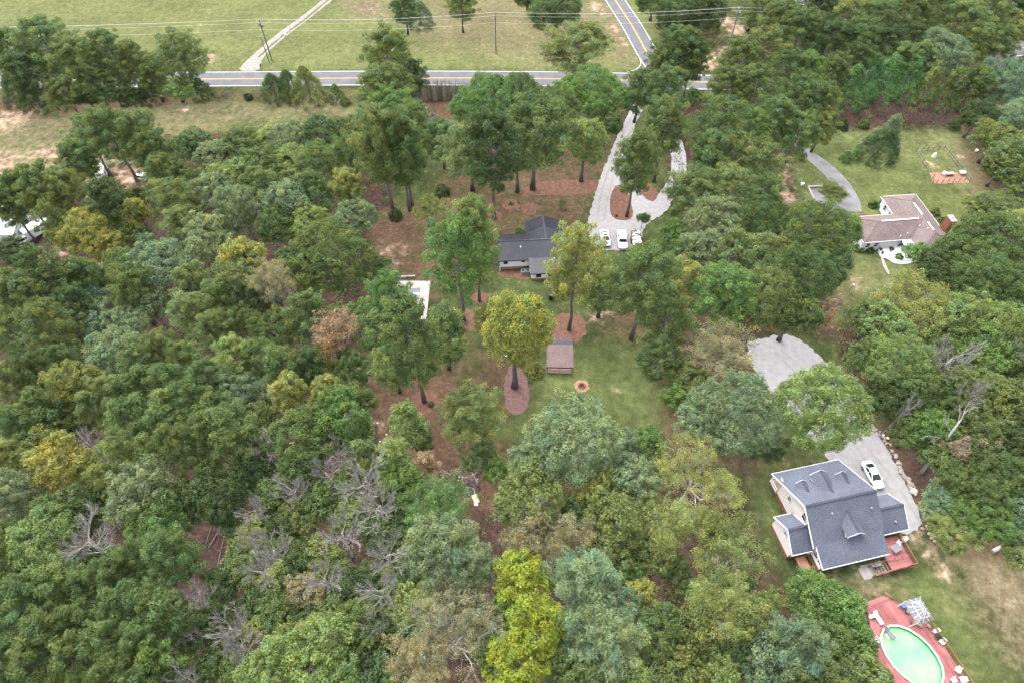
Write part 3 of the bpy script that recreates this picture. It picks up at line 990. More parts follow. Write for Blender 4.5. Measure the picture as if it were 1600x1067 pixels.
def make_dead(R, h, seed, material='deadwood'):
    q = random.Random(seed)
    m = MB()
    line = trunk_line(m, q, h * 0.6, 0.013 * h + 0.04, 0.06, top=0.5)
    tw = MB()
    tips = []
    for i in range(9):
        a = 2.4 * i + q.uniform(-.5, .5)
        b = along(line, h * (0.32 + 0.28 * i / 8))
        d = Vector((math.cos(a), math.sin(a), q.uniform(0.2, 0.9)))
        branch_tree(tw, q, b, d, max(R * 0.50, h * 0.14), 0.06, 3, tips, 0.52, 0.12, 0.015, (4, 5))
    s = sorted(math.hypot(p.x, p.y) for p in tips)[int(len(tips) * .9)]
    zt = max(p.z for p in tips)
    for x in (m, tw):
        x.v = [(a * (R / s if b is not None else 1), b * R / s, c * h / zt) for a, b, c in x.v]
    return m.mesh('trunk', material, True), tw.mesh('branches', material, True)

def make_bush(R, h, seed, fine=False):
    r, q = np.random.RandomState(seed), random.Random(seed)
    m = MB()
    for k in range(5):
        a = q.uniform(0, 6.28)
        limb(m, q, (0, 0, -0.05), (math.cos(a) * R * .6, math.sin(a) * R * .6, h * .7), 0.05, 0.015, .1, 2, 4)
    n = int(26 * R * R) + 18
    d = rand_dirs(r, n, -0.05)
    k = r.uniform(0.72, 0.95, n)
    cen = d * np.array([R, R, h * 0.95]) * k[:, None] * 0.86
    cen[:, 2] = np.maximum(cen[:, 2], 0.18)
    rad = r.uniform(0.22, 0.36, n) * (0.7 + 0.3 * R)
    me = leaf_cloud('foliage', 'leaf', r, cen, rad, 30, 0.16 if fine else 0.22, 0.7, 0.9, 0.6, 0.25, False, 0.05, 0.12)
    return m.mesh('stem', 'bark', True), me

def make_sapling_brush(R, h, seed):
    """brown leafless brush"""
    q = random.Random(seed)
    m = MB()
    tw = MB()
    tips = []
    for i in range(14):
        a = 2.4 * i
        b = Vector((math.cos(a) * R * .5 * q.random(), math.sin(a) * R * .5 * q.random(), -0.05))
        branch_tree(tw, q, b, (math.cos(a) * .7, math.sin(a) * .7, 1.0), h * .45, 0.03, 2, tips, 0.7, 0.0, 0.014, (3, 5))
    m.tube([(0, 0, -.05), (0.02, 0, h * .5)], [.06, .02], 5)
    return m.mesh('stem', 'twig_brown'), tw.mesh('branches', 'twig_brown')

LIB = {}
def lib(kind, cls):
    key = (kind, cls)
    if key in LIB:
        return LIB[key]
    base = (sum(ord(c) for c in kind) * 97 + ord(cls) * 31)
    V = []
    if kind == 'S':       # standing pine with a bare lower trunk
        R, h, n = {'s': (2.3, 13, 2), 'm': (3.9, 19, 5), 'l': (5.6, 21, 4)}[cls]
        V = [make_pine(R, h, base + i, RNG.uniform(.36, .46), RNG.uniform(.95, 1.2)) for i in range(n)]
    elif kind == 'P':     # pine in a wood, crowned further down
        R, h, n = {'s': (2.3, 13, 4), 'm': (3.9, 18, 6), 'l': (5.6, 19, 4)}[cls]
        V = [make_pine(R, h, base + i, RNG.uniform(.24, .32), RNG.uniform(.92, 1.15), 0.7) for i in range(n)]
    elif kind == 'O':
        R, h, n = {'s': (2.5, 8.5, 4), 'm': (4.2, 13, 6), 'l': (7.2, 16, 3)}[cls]
        V = [make_oak(R, h, base + i, RNG.uniform(.24, .34)) for i in range(n)]
    elif kind == 'N':     # narrow upright broadleaf
        R, h, n = {'s': (2.0, 11, 3), 'm': (3.4, 16, 3), 'l': (5, 18, 1)}[cls]
        V = [make_oak(R, h, base + i, 0.28, leaf=0.24, hue=0.13) for i in range(n)]
    elif kind == 'T':
        R, h, n = {'s': (2.8, 9, 2), 'm': (4.8, 13, 3), 'l': (7.2, 16, 3)}[cls]
        V = [make_thin(R, h, base + i) for i in range(n)]
    elif kind == 'C':
        R, h, n = {'s': (1.6, 4.5, 2), 'm': (2.8, 8, 3), 'l': (4.2, 12, 2)}[cls]
        V = [make_cedar(R, h, base + i) for i in range(n)]
    elif kind == 'D':
        R, h, n = {'s': (2.4, 11, 3), 'm': (4.0, 14, 4), 'l': (5.2, 15, 2)}[cls]
        V = [make_dead(R, h, base + i) for i in range(n)]
    elif kind == 'B':
        R, h, n = {'s': (0.9, 1.3, 2), 'm': (1.5, 2.1, 3), 'l': (2.6, 3.2, 2)}[cls]
        V = [make_bush(R, h, base + i) for i in range(n)]
    elif kind == 'K':
        R, h, n = {'s': (1.5, 2.2, 2), 'm': (2.2, 3.0, 2), 'l': (3, 4, 1)}[cls]
        V = [make_sapling_brush(R, h, base + i) for i in range(n)]
    LIB[key] = (R, h, V)
    return LIB[key]

SPLIT = {'P': (3.0, 4.7), 'S': (3.0, 4.7), 'O': (3.2, 5.6), 'N': (2.6, 4.3), 'T': (3.6, 6.0), 'C': (2.1, 3.5), 'D': (3.0, 4.6), 'B': (1.15, 2.0), 'K': (1.8, 2.6)}
ZC = {'P': 0.68, 'S': 0.72, 'O': 0.66, 'N': 0.66, 'T': 0.68, 'C': 0.42, 'D': 0.66, 'B': 0.45, 'K': 0.5}
COLS = {'z': (0.330, 0.360, 0.090), 'd': (0.089, 0.133, 0.049), 'm': (0.137, 0.195, 0.066), 'g': (0.216, 0.287, 0.14), 'l': (0.219, 0.301, 0.099), 'y': (0.297, 0.311, 0.084), 'e': (0.27, 0.306, 0.095), 't': (0.32, 0.298, 0.153), 'o': (0.34, 0.255, 0.155), 'b': (0.148, 0.244, 0.07), 'u': (0.166, 0.246, 0.135), 'v': (0.176, 0.223, 0.076), 'Y': (0.265, 0.315, 0.045), 'r': (0.15, 0.1, 0.08), 'c': (0.125, 0.24, 0.08)}
CW = {'d': 'dark green', 'm': 'mid-green', 'g': 'grey-green', 'l': 'light green', 'y': 'golden yellow', 'e': 'yellow-green', 't': 'tan-leaved',
      'o': 'rusty orange', 'z': 'yellow-green', 'b': 'bright green', 'c': 'bright green', 'u': 'blue-green', 'v': 'olive green', 'Y': 'vivid yellow', 'r': 'brown'}
KW = {'P': ('pine_tree', 'pine', 'pine tree'), 'S': ('pine_tree', 'pine', 'pine tree'), 'O': ('broadleaf_tree', 'broadleaf tree', 'tree'), 'N': ('upright_tree', 'upright broadleaf tree', 'tree'),
      'T': ('thinning_tree', 'thinning tree', 'tree'), 'C': ('cedar_tree', 'cedar', 'cedar tree'), 'D': ('dead_tree', 'bare dead tree', 'dead tree'),
      'B': ('bush', 'bush', 'bush'), 'K': ('brush_shrub', 'leafless brush', 'shrub')}
TREES = []          # (root, pixel of its crown, phrase, written label)

def tree(kind, cx, cy, rpx, c='m', h=None, base=None, label=None, lean=None):
    """a tree whose crown stands at (cx, cy) in the photograph; its height and its distance are real"""
    if kind == 'P' and base:
        kind = 'S'
    zc = ZC[kind]
    if base:                                   # foot of the trunk is visible
        g = W(*base)
        z = 2.0
        for _ in range(40):
            z += (cy < PX((g.x, g.y, z))[1]) * 0.5
        h = min(26.0, max(1.0, z / zc))
        p = Vector((g.x, g.y, h * zc))
    else:
        if h is None:
            R0 = rpx * 100.0 / FPX
            h = {'P': 17.0 + 0.5 * R0, 'O': min(17, 1.25 * R0 + 6.5), 'N': min(18, 1.5 * R0 + 9), 'T': min(16, 1.1 * R0 + 7), 'C': 3.0 * R0 * 0.95, 'D': 12.5, 'B': 1.4 * R0, 'K': 1.3 * R0}[kind]
        p = W(cx, cy, h * zc)
    R = rpx * depth(p) / FPX * (1.16 if kind == 'S' else 1.13 if kind in 'PO' and not label else 1.04)
    if kind == 'B' and not base:
        h = max(0.5, 1.45 * R)
    cls = 's' if R < SPLIT[kind][0] else 'm' if R < SPLIT[kind][1] else 'l'
    Rn, hn, V = lib(kind, cls)
    tr, cr = V[RNG.randrange(len(V))]
    root = thing(KW[kind][0], None, KW[kind][2], (p.x, p.y, 0), RNG.uniform(0, 6.28))
    root.scale = (R / Rn, R / Rn * RNG.uniform(.94, 1.06), h / hn)
    if lean:
        root.rotation_euler = (lean[0], lean[1], root.rotation_euler[2])
    link('trunk' if kind not in 'BK' else 'stem', tr, root)
    o = link({'D': 'branches', 'K': 'branches', 'B': 'foliage'}.get(kind, 'crown'), cr, root)
    k = COLS[c]
    f = RNG.uniform(0.88, 1.14)
    s = RNG.uniform(-.07, .07)
    o.color = (k[0] * f * (1 + s), k[1] * f, k[2] * f * (1 - s), 1)
    size = 'small ' if R < SPLIT[kind][0] * 0.8 else 'large ' if R > SPLIT[kind][1] * 1.15 else ''
    adj = {'D': '', 'K': ''}.get(kind, CW[c] + ' ')
    TREES.append((root, (cx, cy), (size + adj + KW[kind][1]).strip(), label))
    return root

# ------------------------------------------------------------------ buildings
def window(parent, c, w, h, rz=0.0, frame='trim', depth_=0.10, cross=True):
    """a framed window standing proud of a wall; rz turns its outward normal from local -Y"""
    o = bpy.data.objects.new('window', None)
    COL.objects.link(o)
    o.parent = parent
    o.location = c
    o.rotation_euler = (0, 0, rz)
    f = MB()
    t = 0.09
    f.box((-w / 2, 0, 0), (t, depth_, h + t)).box((w / 2, 0, 0), (t, depth_, h + t)).box((0, 0, h / 2), (w - t, depth_, t)).box((0, 0, -h / 2), (w - t, depth_ + .06, t))
    if cross:
        f.box((0, 0, 0), (w - t, depth_ * .7, 0.05))
    f.build('frame', frame, o)
    MB().box((0, 0.01, 0), (w - t, 0.03, h - t)).build('pane', 'glass', o)
    return o

def roof_slope(parent, pts, material, t=0.16, name='roof_slope', seams=0.0, seam_dir=None):
    o = MB().slab(pts, t).build(name, material, parent)
    if seams:
        # standing seams: raised ribs from eave to ridge (eave a-b, ridge d-c)
        a, b, c, d = [Vector(p) for p in pts[:4]]
        n = max(2, int((b - a).length / seams))
        nrm = (b - a).cross(d - a).normalized()
        if nrm.z < 0: nrm = -nrm
        m = MB()
        for i in range(n + 1):
            s = i / n
            p, q = a.lerp(b, s), d.lerp(c, s)
            m.bar(p + nrm * 0.02, q + nrm * 0.02, 0.05, 0.05)
        tag(m.build('standing_seams', material, o), kind='stuff')
    return o

def Lp(u, v, z):
    return (u, -v, z)

# --- grey-roofed house, lower right ---------------------------------------------------------
def grey_house():
    H = thing('grey_roofed_house', 'cream house with blue-grey shingle roof, three front dormers and a rear dormer', 'house', (41.36, 43.05, 0), math.radians(12.3))
    E, RZ, ZL = 3.1, 7.5, 3.1
    rv = 7.37
    # walls: gable-ended main block, rear block, two wings
    def under(v, v0, z0, v1, z1):
        return z0 + (z1 - z0) * (v - v0) / (v1 - v0)
    zf = under(2.3, 0, E, rv, RZ) - 0.2
    zb = under(12.4, rv, RZ, 12.4, 4.3) - 0.2
    MB().extrude([(-2.3, 0.9), (-2.3, zf), (-rv, RZ - 0.22), (-12.4, zb), (-12.4, 0.9)], 0.35, 11.0).build('wall', 'cream', H)
    MB().extrude([(-12.4, 1.2), (-12.4, 4.0), (-14.9, 3.1), (-14.9, 1.2)], 0.7, 10.6).build('wall', 'trim', H)
    MB().extrude([(-6.9, 0.7), (-6.9, 3.05), (-9.45, 4.95), (-12.1, 3.05), (-12.1, 0.7)], -2.7, 0.34).build('wall', 'cream', H)
    MB().extrude([(-7.2, 0.7), (-7.2, 3.05), (-9.45, 4.75), (-12.1, 3.05), (-12.1, 0.7)], 11.01, 15.6).build('wall', 'cream', H)
    f = MB()
    f.box((5.67, -7.35, 0.4), (10.7, 10.14, 1.0)).box((5.65, -13.66, 0.55), (9.96, 2.52, 1.3)).box((-1.17, -9.5, 0.3), (3.1, 5.24, 0.8)).box((13.3, -9.65, 0.3), (4.64, 4.94, 0.8))
    f.build('brick_foundation', 'brick', H)
    # roof
    R = bpy.data.objects.new('roof', None)
    COL.objects.link(R)
    R.parent = H
    S = 'shingle_grey'
    roof_slope(R, [Lp(-0.15, 0, E), Lp(11.4, 0, E), Lp(11.4, rv, RZ), Lp(-0.15, rv, RZ)], S)
    roof_slope(R, [Lp(-0.15, 12.5, 4.25), Lp(11.4, 12.5, 4.25), Lp(11.4, rv, RZ), Lp(-0.15, rv, RZ)], S)
    roof_slope(R, [Lp(0.25, 15.35, 3.05), Lp(11.0, 15.35, 3.05), Lp(11.0, 12.3, 4.40), Lp(0.25, 12.3, 4.40)], S)
    roof_slope(R, [Lp(-3.0, 6.6, 2.98), Lp(-0.1, 6.6, 2.98), Lp(-0.1, 9.45, 5.15), Lp(-3.0, 9.45, 5.15)], S)
    roof_slope(R, [Lp(-3.0, 12.5, 2.85), Lp(0.30, 12.5, 2.85), Lp(0.30, 9.45, 5.15), Lp(-3.0, 9.45, 5.15)], S)
    roof_slope(R, [Lp(11.35, 6.9, 2.98), Lp(16.0, 6.9, 2.98), Lp(16.0, 9.45, 4.95), Lp(11.35, 9.45, 4.95)], S)
    roof_slope(R, [Lp(11.0, 12.6, 2.85), Lp(16.0, 12.6, 2.85), Lp(16.0, 9.45, 4.95), Lp(11.0, 9.45, 4.95)], S)
    for a, b in ((Lp(-0.15, rv, RZ + .02), Lp(11.4, rv, RZ + .02)), (Lp(-3.0, 9.45, 5.17), Lp(0.2, 9.45, 5.17)), (Lp(11.4, 9.45, 4.97), Lp(16.0, 9.45, 4.97))):
        MB().bar(a, b, 0.34, 0.07).build('ridge_cap', 'shingle_ridge', R)
    # white fascia and barge boards
    fa = []
    for a, b in ((Lp(-0.17, -0.03, E - .1), Lp(11.42, -0.03, E - .1)), (Lp(0.23, 15.38, 2.95), Lp(11.02, 15.38, 2.95)), (Lp(-3.02, 12.53, 2.75), Lp(0.2, 12.53, 2.75)), (Lp(-3.02, 6.57, 2.88), Lp(-0.2, 6.57, 2.88)), (Lp(11.45, 12.63, 2.75), Lp(16.02, 12.63, 2.75)),
                 (Lp(-0.19, 0, E - .06), Lp(-0.19, rv, RZ - .06)), (Lp(-0.19, rv, RZ - .06), Lp(-0.19, 12.5, 4.19)), (Lp(-3.04, 6.6, 2.92), Lp(-3.04, 9.45, 5.09)), (Lp(-3.04, 9.45, 5.09), Lp(-3.04, 12.5, 2.79)), (Lp(0.21, 12.4, 4.28), Lp(0.21, 15.35, 2.98)),
                 (Lp(11.44, 0, E - .06), Lp(11.44, rv, RZ - .06)), (Lp(16.04, 6.9, 2.92), Lp(16.04, 9.45, 4.89)), (Lp(16.04, 9.45, 4.89), Lp(16.04, 12.6, 2.79))):
        MB().bar(a, b, 0.07, 0.24).build('fascia', 'trim', H)
    # dormers: on the front slope (three) and one on the rear slope
    def dormer(u, vf, w, ridge_z, side):
        D = bpy.data.objects.new('dormer', None)
        COL.objects.link(D)
        D.parent = H
        sl = (RZ - E) / rv
        zs = lambda v: (E + sl * v) if side < 0 else RZ - (RZ - 4.25) / (12.5 - rv) * (v - rv)
        hw = w / 2
        ez = ridge_z - hw * 0.85
        ze = zs(vf)
        vr = ridge_z_v = (ridge_z - E) / sl if side < 0 else rv + (RZ - ridge_z) / ((RZ - 4.25) / (12.5 - rv))
        ve = (ez - E) / sl if side < 0 else rv + (RZ - ez) / ((RZ - 4.25) / (12.5 - rv))
        ov = 0.25 * (1 if side < 0 else -1)
        vo = vf - ov
        wl = 'cream' if side < 0 else 'trim'
        # front wall and cheeks
        MB().add([Lp(u - hw + .12, vf, ze - .1), Lp(u + hw - .12, vf, ze - .1), Lp(u + hw - .12, vf, ez), Lp(u, vf, ridge_z - .12), Lp(u - hw + .12, vf, ez),
                  Lp(u - hw + .12, vf + (0.1 if side < 0 else -.1), ze - .1), Lp(u + hw - .12, vf + (0.1 if side < 0 else -.1), ze - .1), Lp(u + hw - .12, vf + (0.1 if side < 0 else -.1), ez), Lp(u, vf + (0.1 if side < 0 else -.1), ridge_z - .12), Lp(u - hw + .12, vf + (0.1 if side < 0 else -.1), ez)],
                 [(0, 1, 2, 3, 4), (9, 8, 7, 6, 5), (0, 5, 6, 1), (1, 6, 7, 2), (2, 7, 8, 3), (3, 8, 9, 4), (4, 9, 5, 0)]).build('dormer_front', wl, D)
        for s in (-1, 1):
            x = u + s * (hw - .12)
            MB().add([Lp(x, vf, ze - .1), Lp(x, vf, ez), Lp(x, ve, ez), Lp(x - s * .08, vf, ze - .1), Lp(x - s * .08, vf, ez), Lp(x - s * .08, ve, ez)],
                     [(0, 1, 2), (5, 4, 3), (0, 3, 4, 1), (1, 4, 5, 2), (2, 5, 3, 0)]).build('dormer_cheek', 'trim', D)
            roof_slope(D, [Lp(u + s * (hw + .1), vo, ez - .08), Lp(u + s * (hw + .1), ve, ez - .08), Lp(u, vr, ridge_z), Lp(u, vo, ridge_z)], 'shingle_grey', 0.09, 'dormer_roof')
            MB().bar(Lp(u + s * (hw + .1), vo - ov * .2, ez - .1), Lp(u, vo - ov * .2, ridge_z - .02), 0.05, 0.14).build('barge_board', 'trim', D)
        MB().bar(Lp(u, vo, ridge_z + .02), Lp(u, vr, ridge_z + .02), 0.3, 0.07).build('ridge_cap', 'shingle_ridge', D)
        window(D, Lp(u, vf - ov * .1, (ze + ez) / 2 + .15), w * .5, (ez - ze) * .75 + .2, math.pi if side < 0 else 0)
    dormer(2.3, 3.3, 1.5, 6.1, -1)
    dormer(5.5, 2.6, 2.6, 6.7, -1)
    dormer(9.0, 3.3, 1.5, 6.1, -1)
    dormer(6.2, 12.1, 2.6, 6.5, 1)
    # windows in the end walls
    for v, z, w, h in ((4.6, 3.6, 0.7, 1.1), (8.2, 5.2, 1.0, 1.6)):
        window(H, (0.31, -v, z), w, h, -math.pi / 2)
    window(H, (-2.74, -9.4, 3.4), 0.6, 0.8, -math.pi / 2)
    for v in (13.1, 14.2):
        window(H, (0.66, -v, 2.6), 0.85, 1.3, -math.pi / 2)
    for u in (2, 4.2, 6.5, 8.8):
        window(H, (u, -14.94, 2.25), 1.3, 1.0, 0)
    # porch at the front: posts, railing
    for u in (0.2, 2.9, 5.6, 8.3, 11.05):
        MB().box((u, -0.35, 1.95), (0.16, 0.16, 2.1)).build('porch_post', 'trim', H)
    MB().box((5.6, -1.3, 0.75), (11.0, 2.2, 0.3)).build('porch_floor', 'wood', H)
    for a, b in (((0.15, -0.35, 1.75), (0.15, -2.2, 1.75)), ((0.15, -0.35, 1.1), (0.15, -2.2, 1.1)), ((0.2, -0.3, 1.75), (11, -0.3, 1.75))):
        MB().bar(a, b, 0.09).build('porch_rail', 'trim', H)
    for k in range(9):
        MB().bar((0.15, -0.5 - k * 0.2, 1.05), (0.15, -0.5 - k * 0.2, 1.75), 0.05).build('baluster', 'trim', H)
    # roof vents, satellite dish
    for u, v in ((3.6, 9.0), (9.9, 9.4), (14.0, 11.4)):
        z = RZ - (RZ - 4.25) / (12.5 - rv) * (v - rv) if u < 11 else 4.95 - (v - 9.45) * 0.667
        m = MB()
        m.tube([Lp(u, v, z - .1), Lp(u, v, z + .35)], [.09, .09], 8).tube([Lp(u, v, z + .3), Lp(u, v, z + .42)], [.2, .12], 8)
        m.build('roof_vent', 'steel', H)
    m = MB()
    ring = [(0.42 * math.cos(a * .5236), 0.42 * math.sin(a * .5236)) for a in range(12)]
    vs = [(0.25, -1.75 + 0.0, 4.7)] + [(0.25 - 0.12 + 0.1 * abs(y) * .3, -1.75 + x, 4.72 + y) for x, y in ring]
    m.add([Vector(p) for p in vs], [(0, 1 + k, 1 + (k + 1) % 12) for k in range(12)])
    m.tube([(0.3, -1.75, 4.2), (0.28, -1.75, 4.7)], [.04, .04], 6)
    m.build('satellite_dish', 'plastic_white', H)
    for u, v in ((0.55, 14.98), (-2.75, 12.15)):
        MB().tube([Lp(u, v, 0.1), Lp(u, v, 2.9)], [.06, .06], 6).build('downspout', 'dark', H)
    MB().box((-0.6, -13.6, 0.08), (1.6, 2.6, 0.16)).build('step_slab', 'clay', H)
    return H
GH = grey_house()

def red_deck():
    """raised rear deck with stairs down to the lawn"""
    D = thing('red_deck', 'red stained raised deck with stairs at the rear of the grey-roofed house', 'deck', (41.36, 43.05, 0), math.radians(12.3))
    Z = 1.35
    u0, u1, v0, v1 = 11.06, 14.7, 12.75, 17.3
    n = 28
    m0 = None
    for i in range(n):
        w = (v1 - v0) / n
        if m0 is None:
            m0 = MB().box((0, 0, 0), (u1 - u0, w - .012, 0.05)).mesh('deck_board', 'deck_red')
        o = link('deck_board', m0, D)
        o.location = ((u0 + u1) / 2, -(v0 + w * (i + .5)), Z + RNG.uniform(-.004, .004))
    MB().box((u1 - .03, -(v0 + v1) / 2, Z - .2), (0.06, v1 - v0, 0.3)).build('rim_board', 'deck_red', D)
    MB().box(((u0 + u1) / 2, -v1 - .04, Z - .2), (u1 - u0, 0.06, 0.3)).build('rim_board', 'deck_red', D)
    for u in (u0 + .1, (u0 + u1) / 2, u1 - .1):
        for v in (v0 + .1, (v0 + v1) / 2, v1 - .1):
            MB().box((u, -v, Z / 2 - .04), (0.14, 0.14, Z)).build('post', 'deck_red', D)
    # railing along the outer side and the end
    MB().bar((u1, -v0, Z + 1.0), (u1, -v1, Z + 1.0), 0.14, 0.06).build('hand_rail', 'rail_wood', D)
    MB().bar((u1, -v1, Z + 1.0), (u0 + 2.6, -v1, Z + 1.0), 0.14, 0.06).build('hand_rail', 'rail_wood', D)
    b0 = MB().box((0, 0, 0.5), (0.05, 0.05, 1.0)).mesh('baluster', 'deck_red')
    for i in range(34):
        o = link('baluster', b0, D)
        o.location = (u1, -(v0 + .1 + i * (v1 - v0 - .2) / 33), Z)
    for i in range(14):
        o = link('baluster', b0, D)
        o.location = (u0 + 2.6 + i * (u1 - u0 - 2.6) / 13, -v1, Z)
    # the stairs run along the house towards the lawn
    S = bpy.data.objects.new('staircase', None)
    COL.objects.link(S)
    S.parent = D
    ns = 11
    ua, ub = u0 + 2.4, u0 - 2.4
    for i in range(ns):
        t = (i + .5) / ns
        MB().box((ua + (ub - ua) * t, -(v1 - .75), Z * (1 - t)), (0.27, 1.35, 0.06)).build('stair_tread', 'deck_worn' if i in (1, 2) else 'wood', S)
    for v in (v1 - .02, v1 - 1.5):
        MB().bar((ua + .1, -v, Z - .1), (ub, -v, -.02), 0.06, 0.3).build('stringer', 'deck_red', S)
        MB().bar((ua + .1, -v, Z + .95), (ub, -v, 0.95), 0.1, 0.07).build('stair_rail', 'deck_red', S)
        for k in range(5):
            t = k / 4
            x = ua + .1 + (ub - ua - .1) * t
            MB().box((x, -v, Z * (1 - t) + .45), (0.09, 0.09, 1.0)).build('stair_post', 'deck_red', S)
    MB().box((ub - .9, -(v1 - .75), 0.03), (1.3, 1.8, 0.06)).build('landing_slab', 'concrete_grey', D)
    return D
red_deck()

def rel(root_loc, rz, u, v, z=0.0):
    c, s = math.cos(rz), math.sin(rz)
    return Vector((root_loc[0] + u * c + v * s, root_loc[1] + u * s - v * c, z))
def gh(u, v, z=0.0):
    return rel((41.36, 43.05), math.radians(12.3), u, v, z)

def patio_umbrella_table(loc, label):
    t = thing('patio_table', label, 'table', loc, 0.5)
    MB().box((0, 0, 0.72), (1.5, 1.0, 0.05)).build('tabletop', 'panel_grey', t, bevel=.02)
    for x in (-.6, .6):
        for y in (-.38, .38):
            MB().box((x, y, 0.35), (0.05, 0.05, 0.7)).build('leg', 'dark', t)
    return t
patio_umbrella_table(gh(13.1, 14.6, 1.38), 'grey glass patio table on the red rear deck')

def patio_chair(loc, rz, label, material='plastic_white', group=None, low=False):
    t = thing('patio_chair', label, 'chair', loc, rz, group)
    MB().box((0, 0, 0.42), (0.56, 0.55, 0.06)).build('seat', material, t, bevel=.02)
    MB().box((0, 0.28, 0.74), (0.56, 0.06, 0.62), rx=-.2).build('backrest', material, t, bevel=.02)
    for s in (-1, 1):
        MB().box((s * .31, 0, 0.63), (0.07, 0.55, 0.05)).build('armrest', material, t)
        MB().box((s * .27, -.24, 0.21), (0.05, 0.05, 0.44)).build('leg', material, t)
        MB().box((s * .27, .24, 0.21), (0.05, 0.05, 0.44)).build('leg', material, t)
    return t
patio_chair(gh(14.0, 14.0, 1.38), 1.0, 'white patio chair pulled up to the grey table on the rear deck')
patio_chair(gh(15.1, 13.6, 1.38), -1.2, 'white patio chair against the railing of the rear deck')

def grill(loc, rz, label):
    t = thing('barbecue_grill', label, 'grill', loc, rz)
    MB().box((0, 0, 0.45), (0.7, 0.5, 0.8)).build('cabinet', 'dark', t, bevel=.02)
    MB().tube([(-.36, 0, .95), (.36, 0, .95)], [.28, .28], 10).build('lid', 'steel', t)
    for s in (-1, 1):
        MB().box((s * .55, 0, 0.86), (0.38, 0.45, 0.04)).build('side_shelf', 'steel', t)
    for x in (-.3, .3):
        for y in (-.2, .2):
            MB().tube([(x - .03, y, .06), (x + .03, y, .06)], [.06, .06], 8).build('wheel', 'rubber', t)
grill(gh(9.6, 16.0), 0.2, 'black barbecue grill beside the deck stairs')
sheet('patio_slab', [tuple(gh(u, v)[:2]) for u, v in ((7.6, 15.4), (11.0, 15.4), (11.0, 17.2), (7.6, 17.2))], 0.03, 'concrete_grey', 0.0, smooth=0)

# --- above-ground pool with its deck --------------------------------------------------------
POOL_C = Vector((54.45, 17.15, 0))
PZ = 1.15
def oval(a, b, n, rot):
    out = []
    for k in range(n):
        t = 2 * math.pi * k / n
        x, y = a * math.cos(t), b * math.sin(t)
        out.append((POOL_C.x + x * math.cos(rot) - y * math.sin(rot), POOL_C.y + x * math.sin(rot) + y * math.cos(rot)))
    return out
PROT = math.radians(-53)
PA, PB = 4.4, 3.25
def pool():
    P = thing('above_ground_pool', 'oval above-ground pool of bright green water with a white rim', 'pool', tuple(POOL_C))
    def shift(poly):
        return [(x - POOL_C.x, y - POOL_C.y) for x, y in poly]
    n = 18
    outer, inner = shift(oval(PA, PB, n, PROT)), shift(oval(PA - .22, PB - .22, n, PROT))
    wall = MB()
    vs = [(x, y, 0) for x, y in outer] + [(x, y, PZ) for x, y in outer]
    wall.add(vs, [(k, (k + 1) % n, n + (k + 1) % n, n + k) for k in range(n)])
    wall.build('pool_wall', 'panel_grey', P)
    liner = MB()
    vs = [(x, y, 0.2) for x, y in inner] + [(x, y, PZ + .06) for x, y in inner]
    liner.add(vs, [(k, n + k, n + (k + 1) % n, (k + 1) % n) for k in range(n)])
    liner.build('pool_liner', 'pool_liner', P)
    for k in range(n):      # rim: one white cap per panel
        j = (k + 1) % n
        o, i = outer, inner
        MB().slab([(o[k][0], o[k][1], PZ + .1), (o[j][0], o[j][1], PZ + .1), (i[j][0], i[j][1], PZ + .1), (i[k][0], i[k][1], PZ + .1)], 0.08).build('rim_cap', 'plastic_white', P)
    dense = shift(oval(PA - .22, PB - .22, n, PROT))
    MB().add([(x, y, PZ - .42) for x, y in dense], [tuple(range(n))]).build('pool_water', 'pool_green', P)
    # entry steps inside
    d = Vector((math.cos(PROT + math.pi), math.sin(PROT + math.pi), 0))
    for k in range(3):
        c = d * (PA - 0.8 - .35 * k)
        MB().box((c.x, c.y, PZ - .18 - .18 * k), (0.9, 0.4, 0.08), rz=PROT + math.pi / 2).build('pool_step', 'plastic_white', P)
    return P
pool()

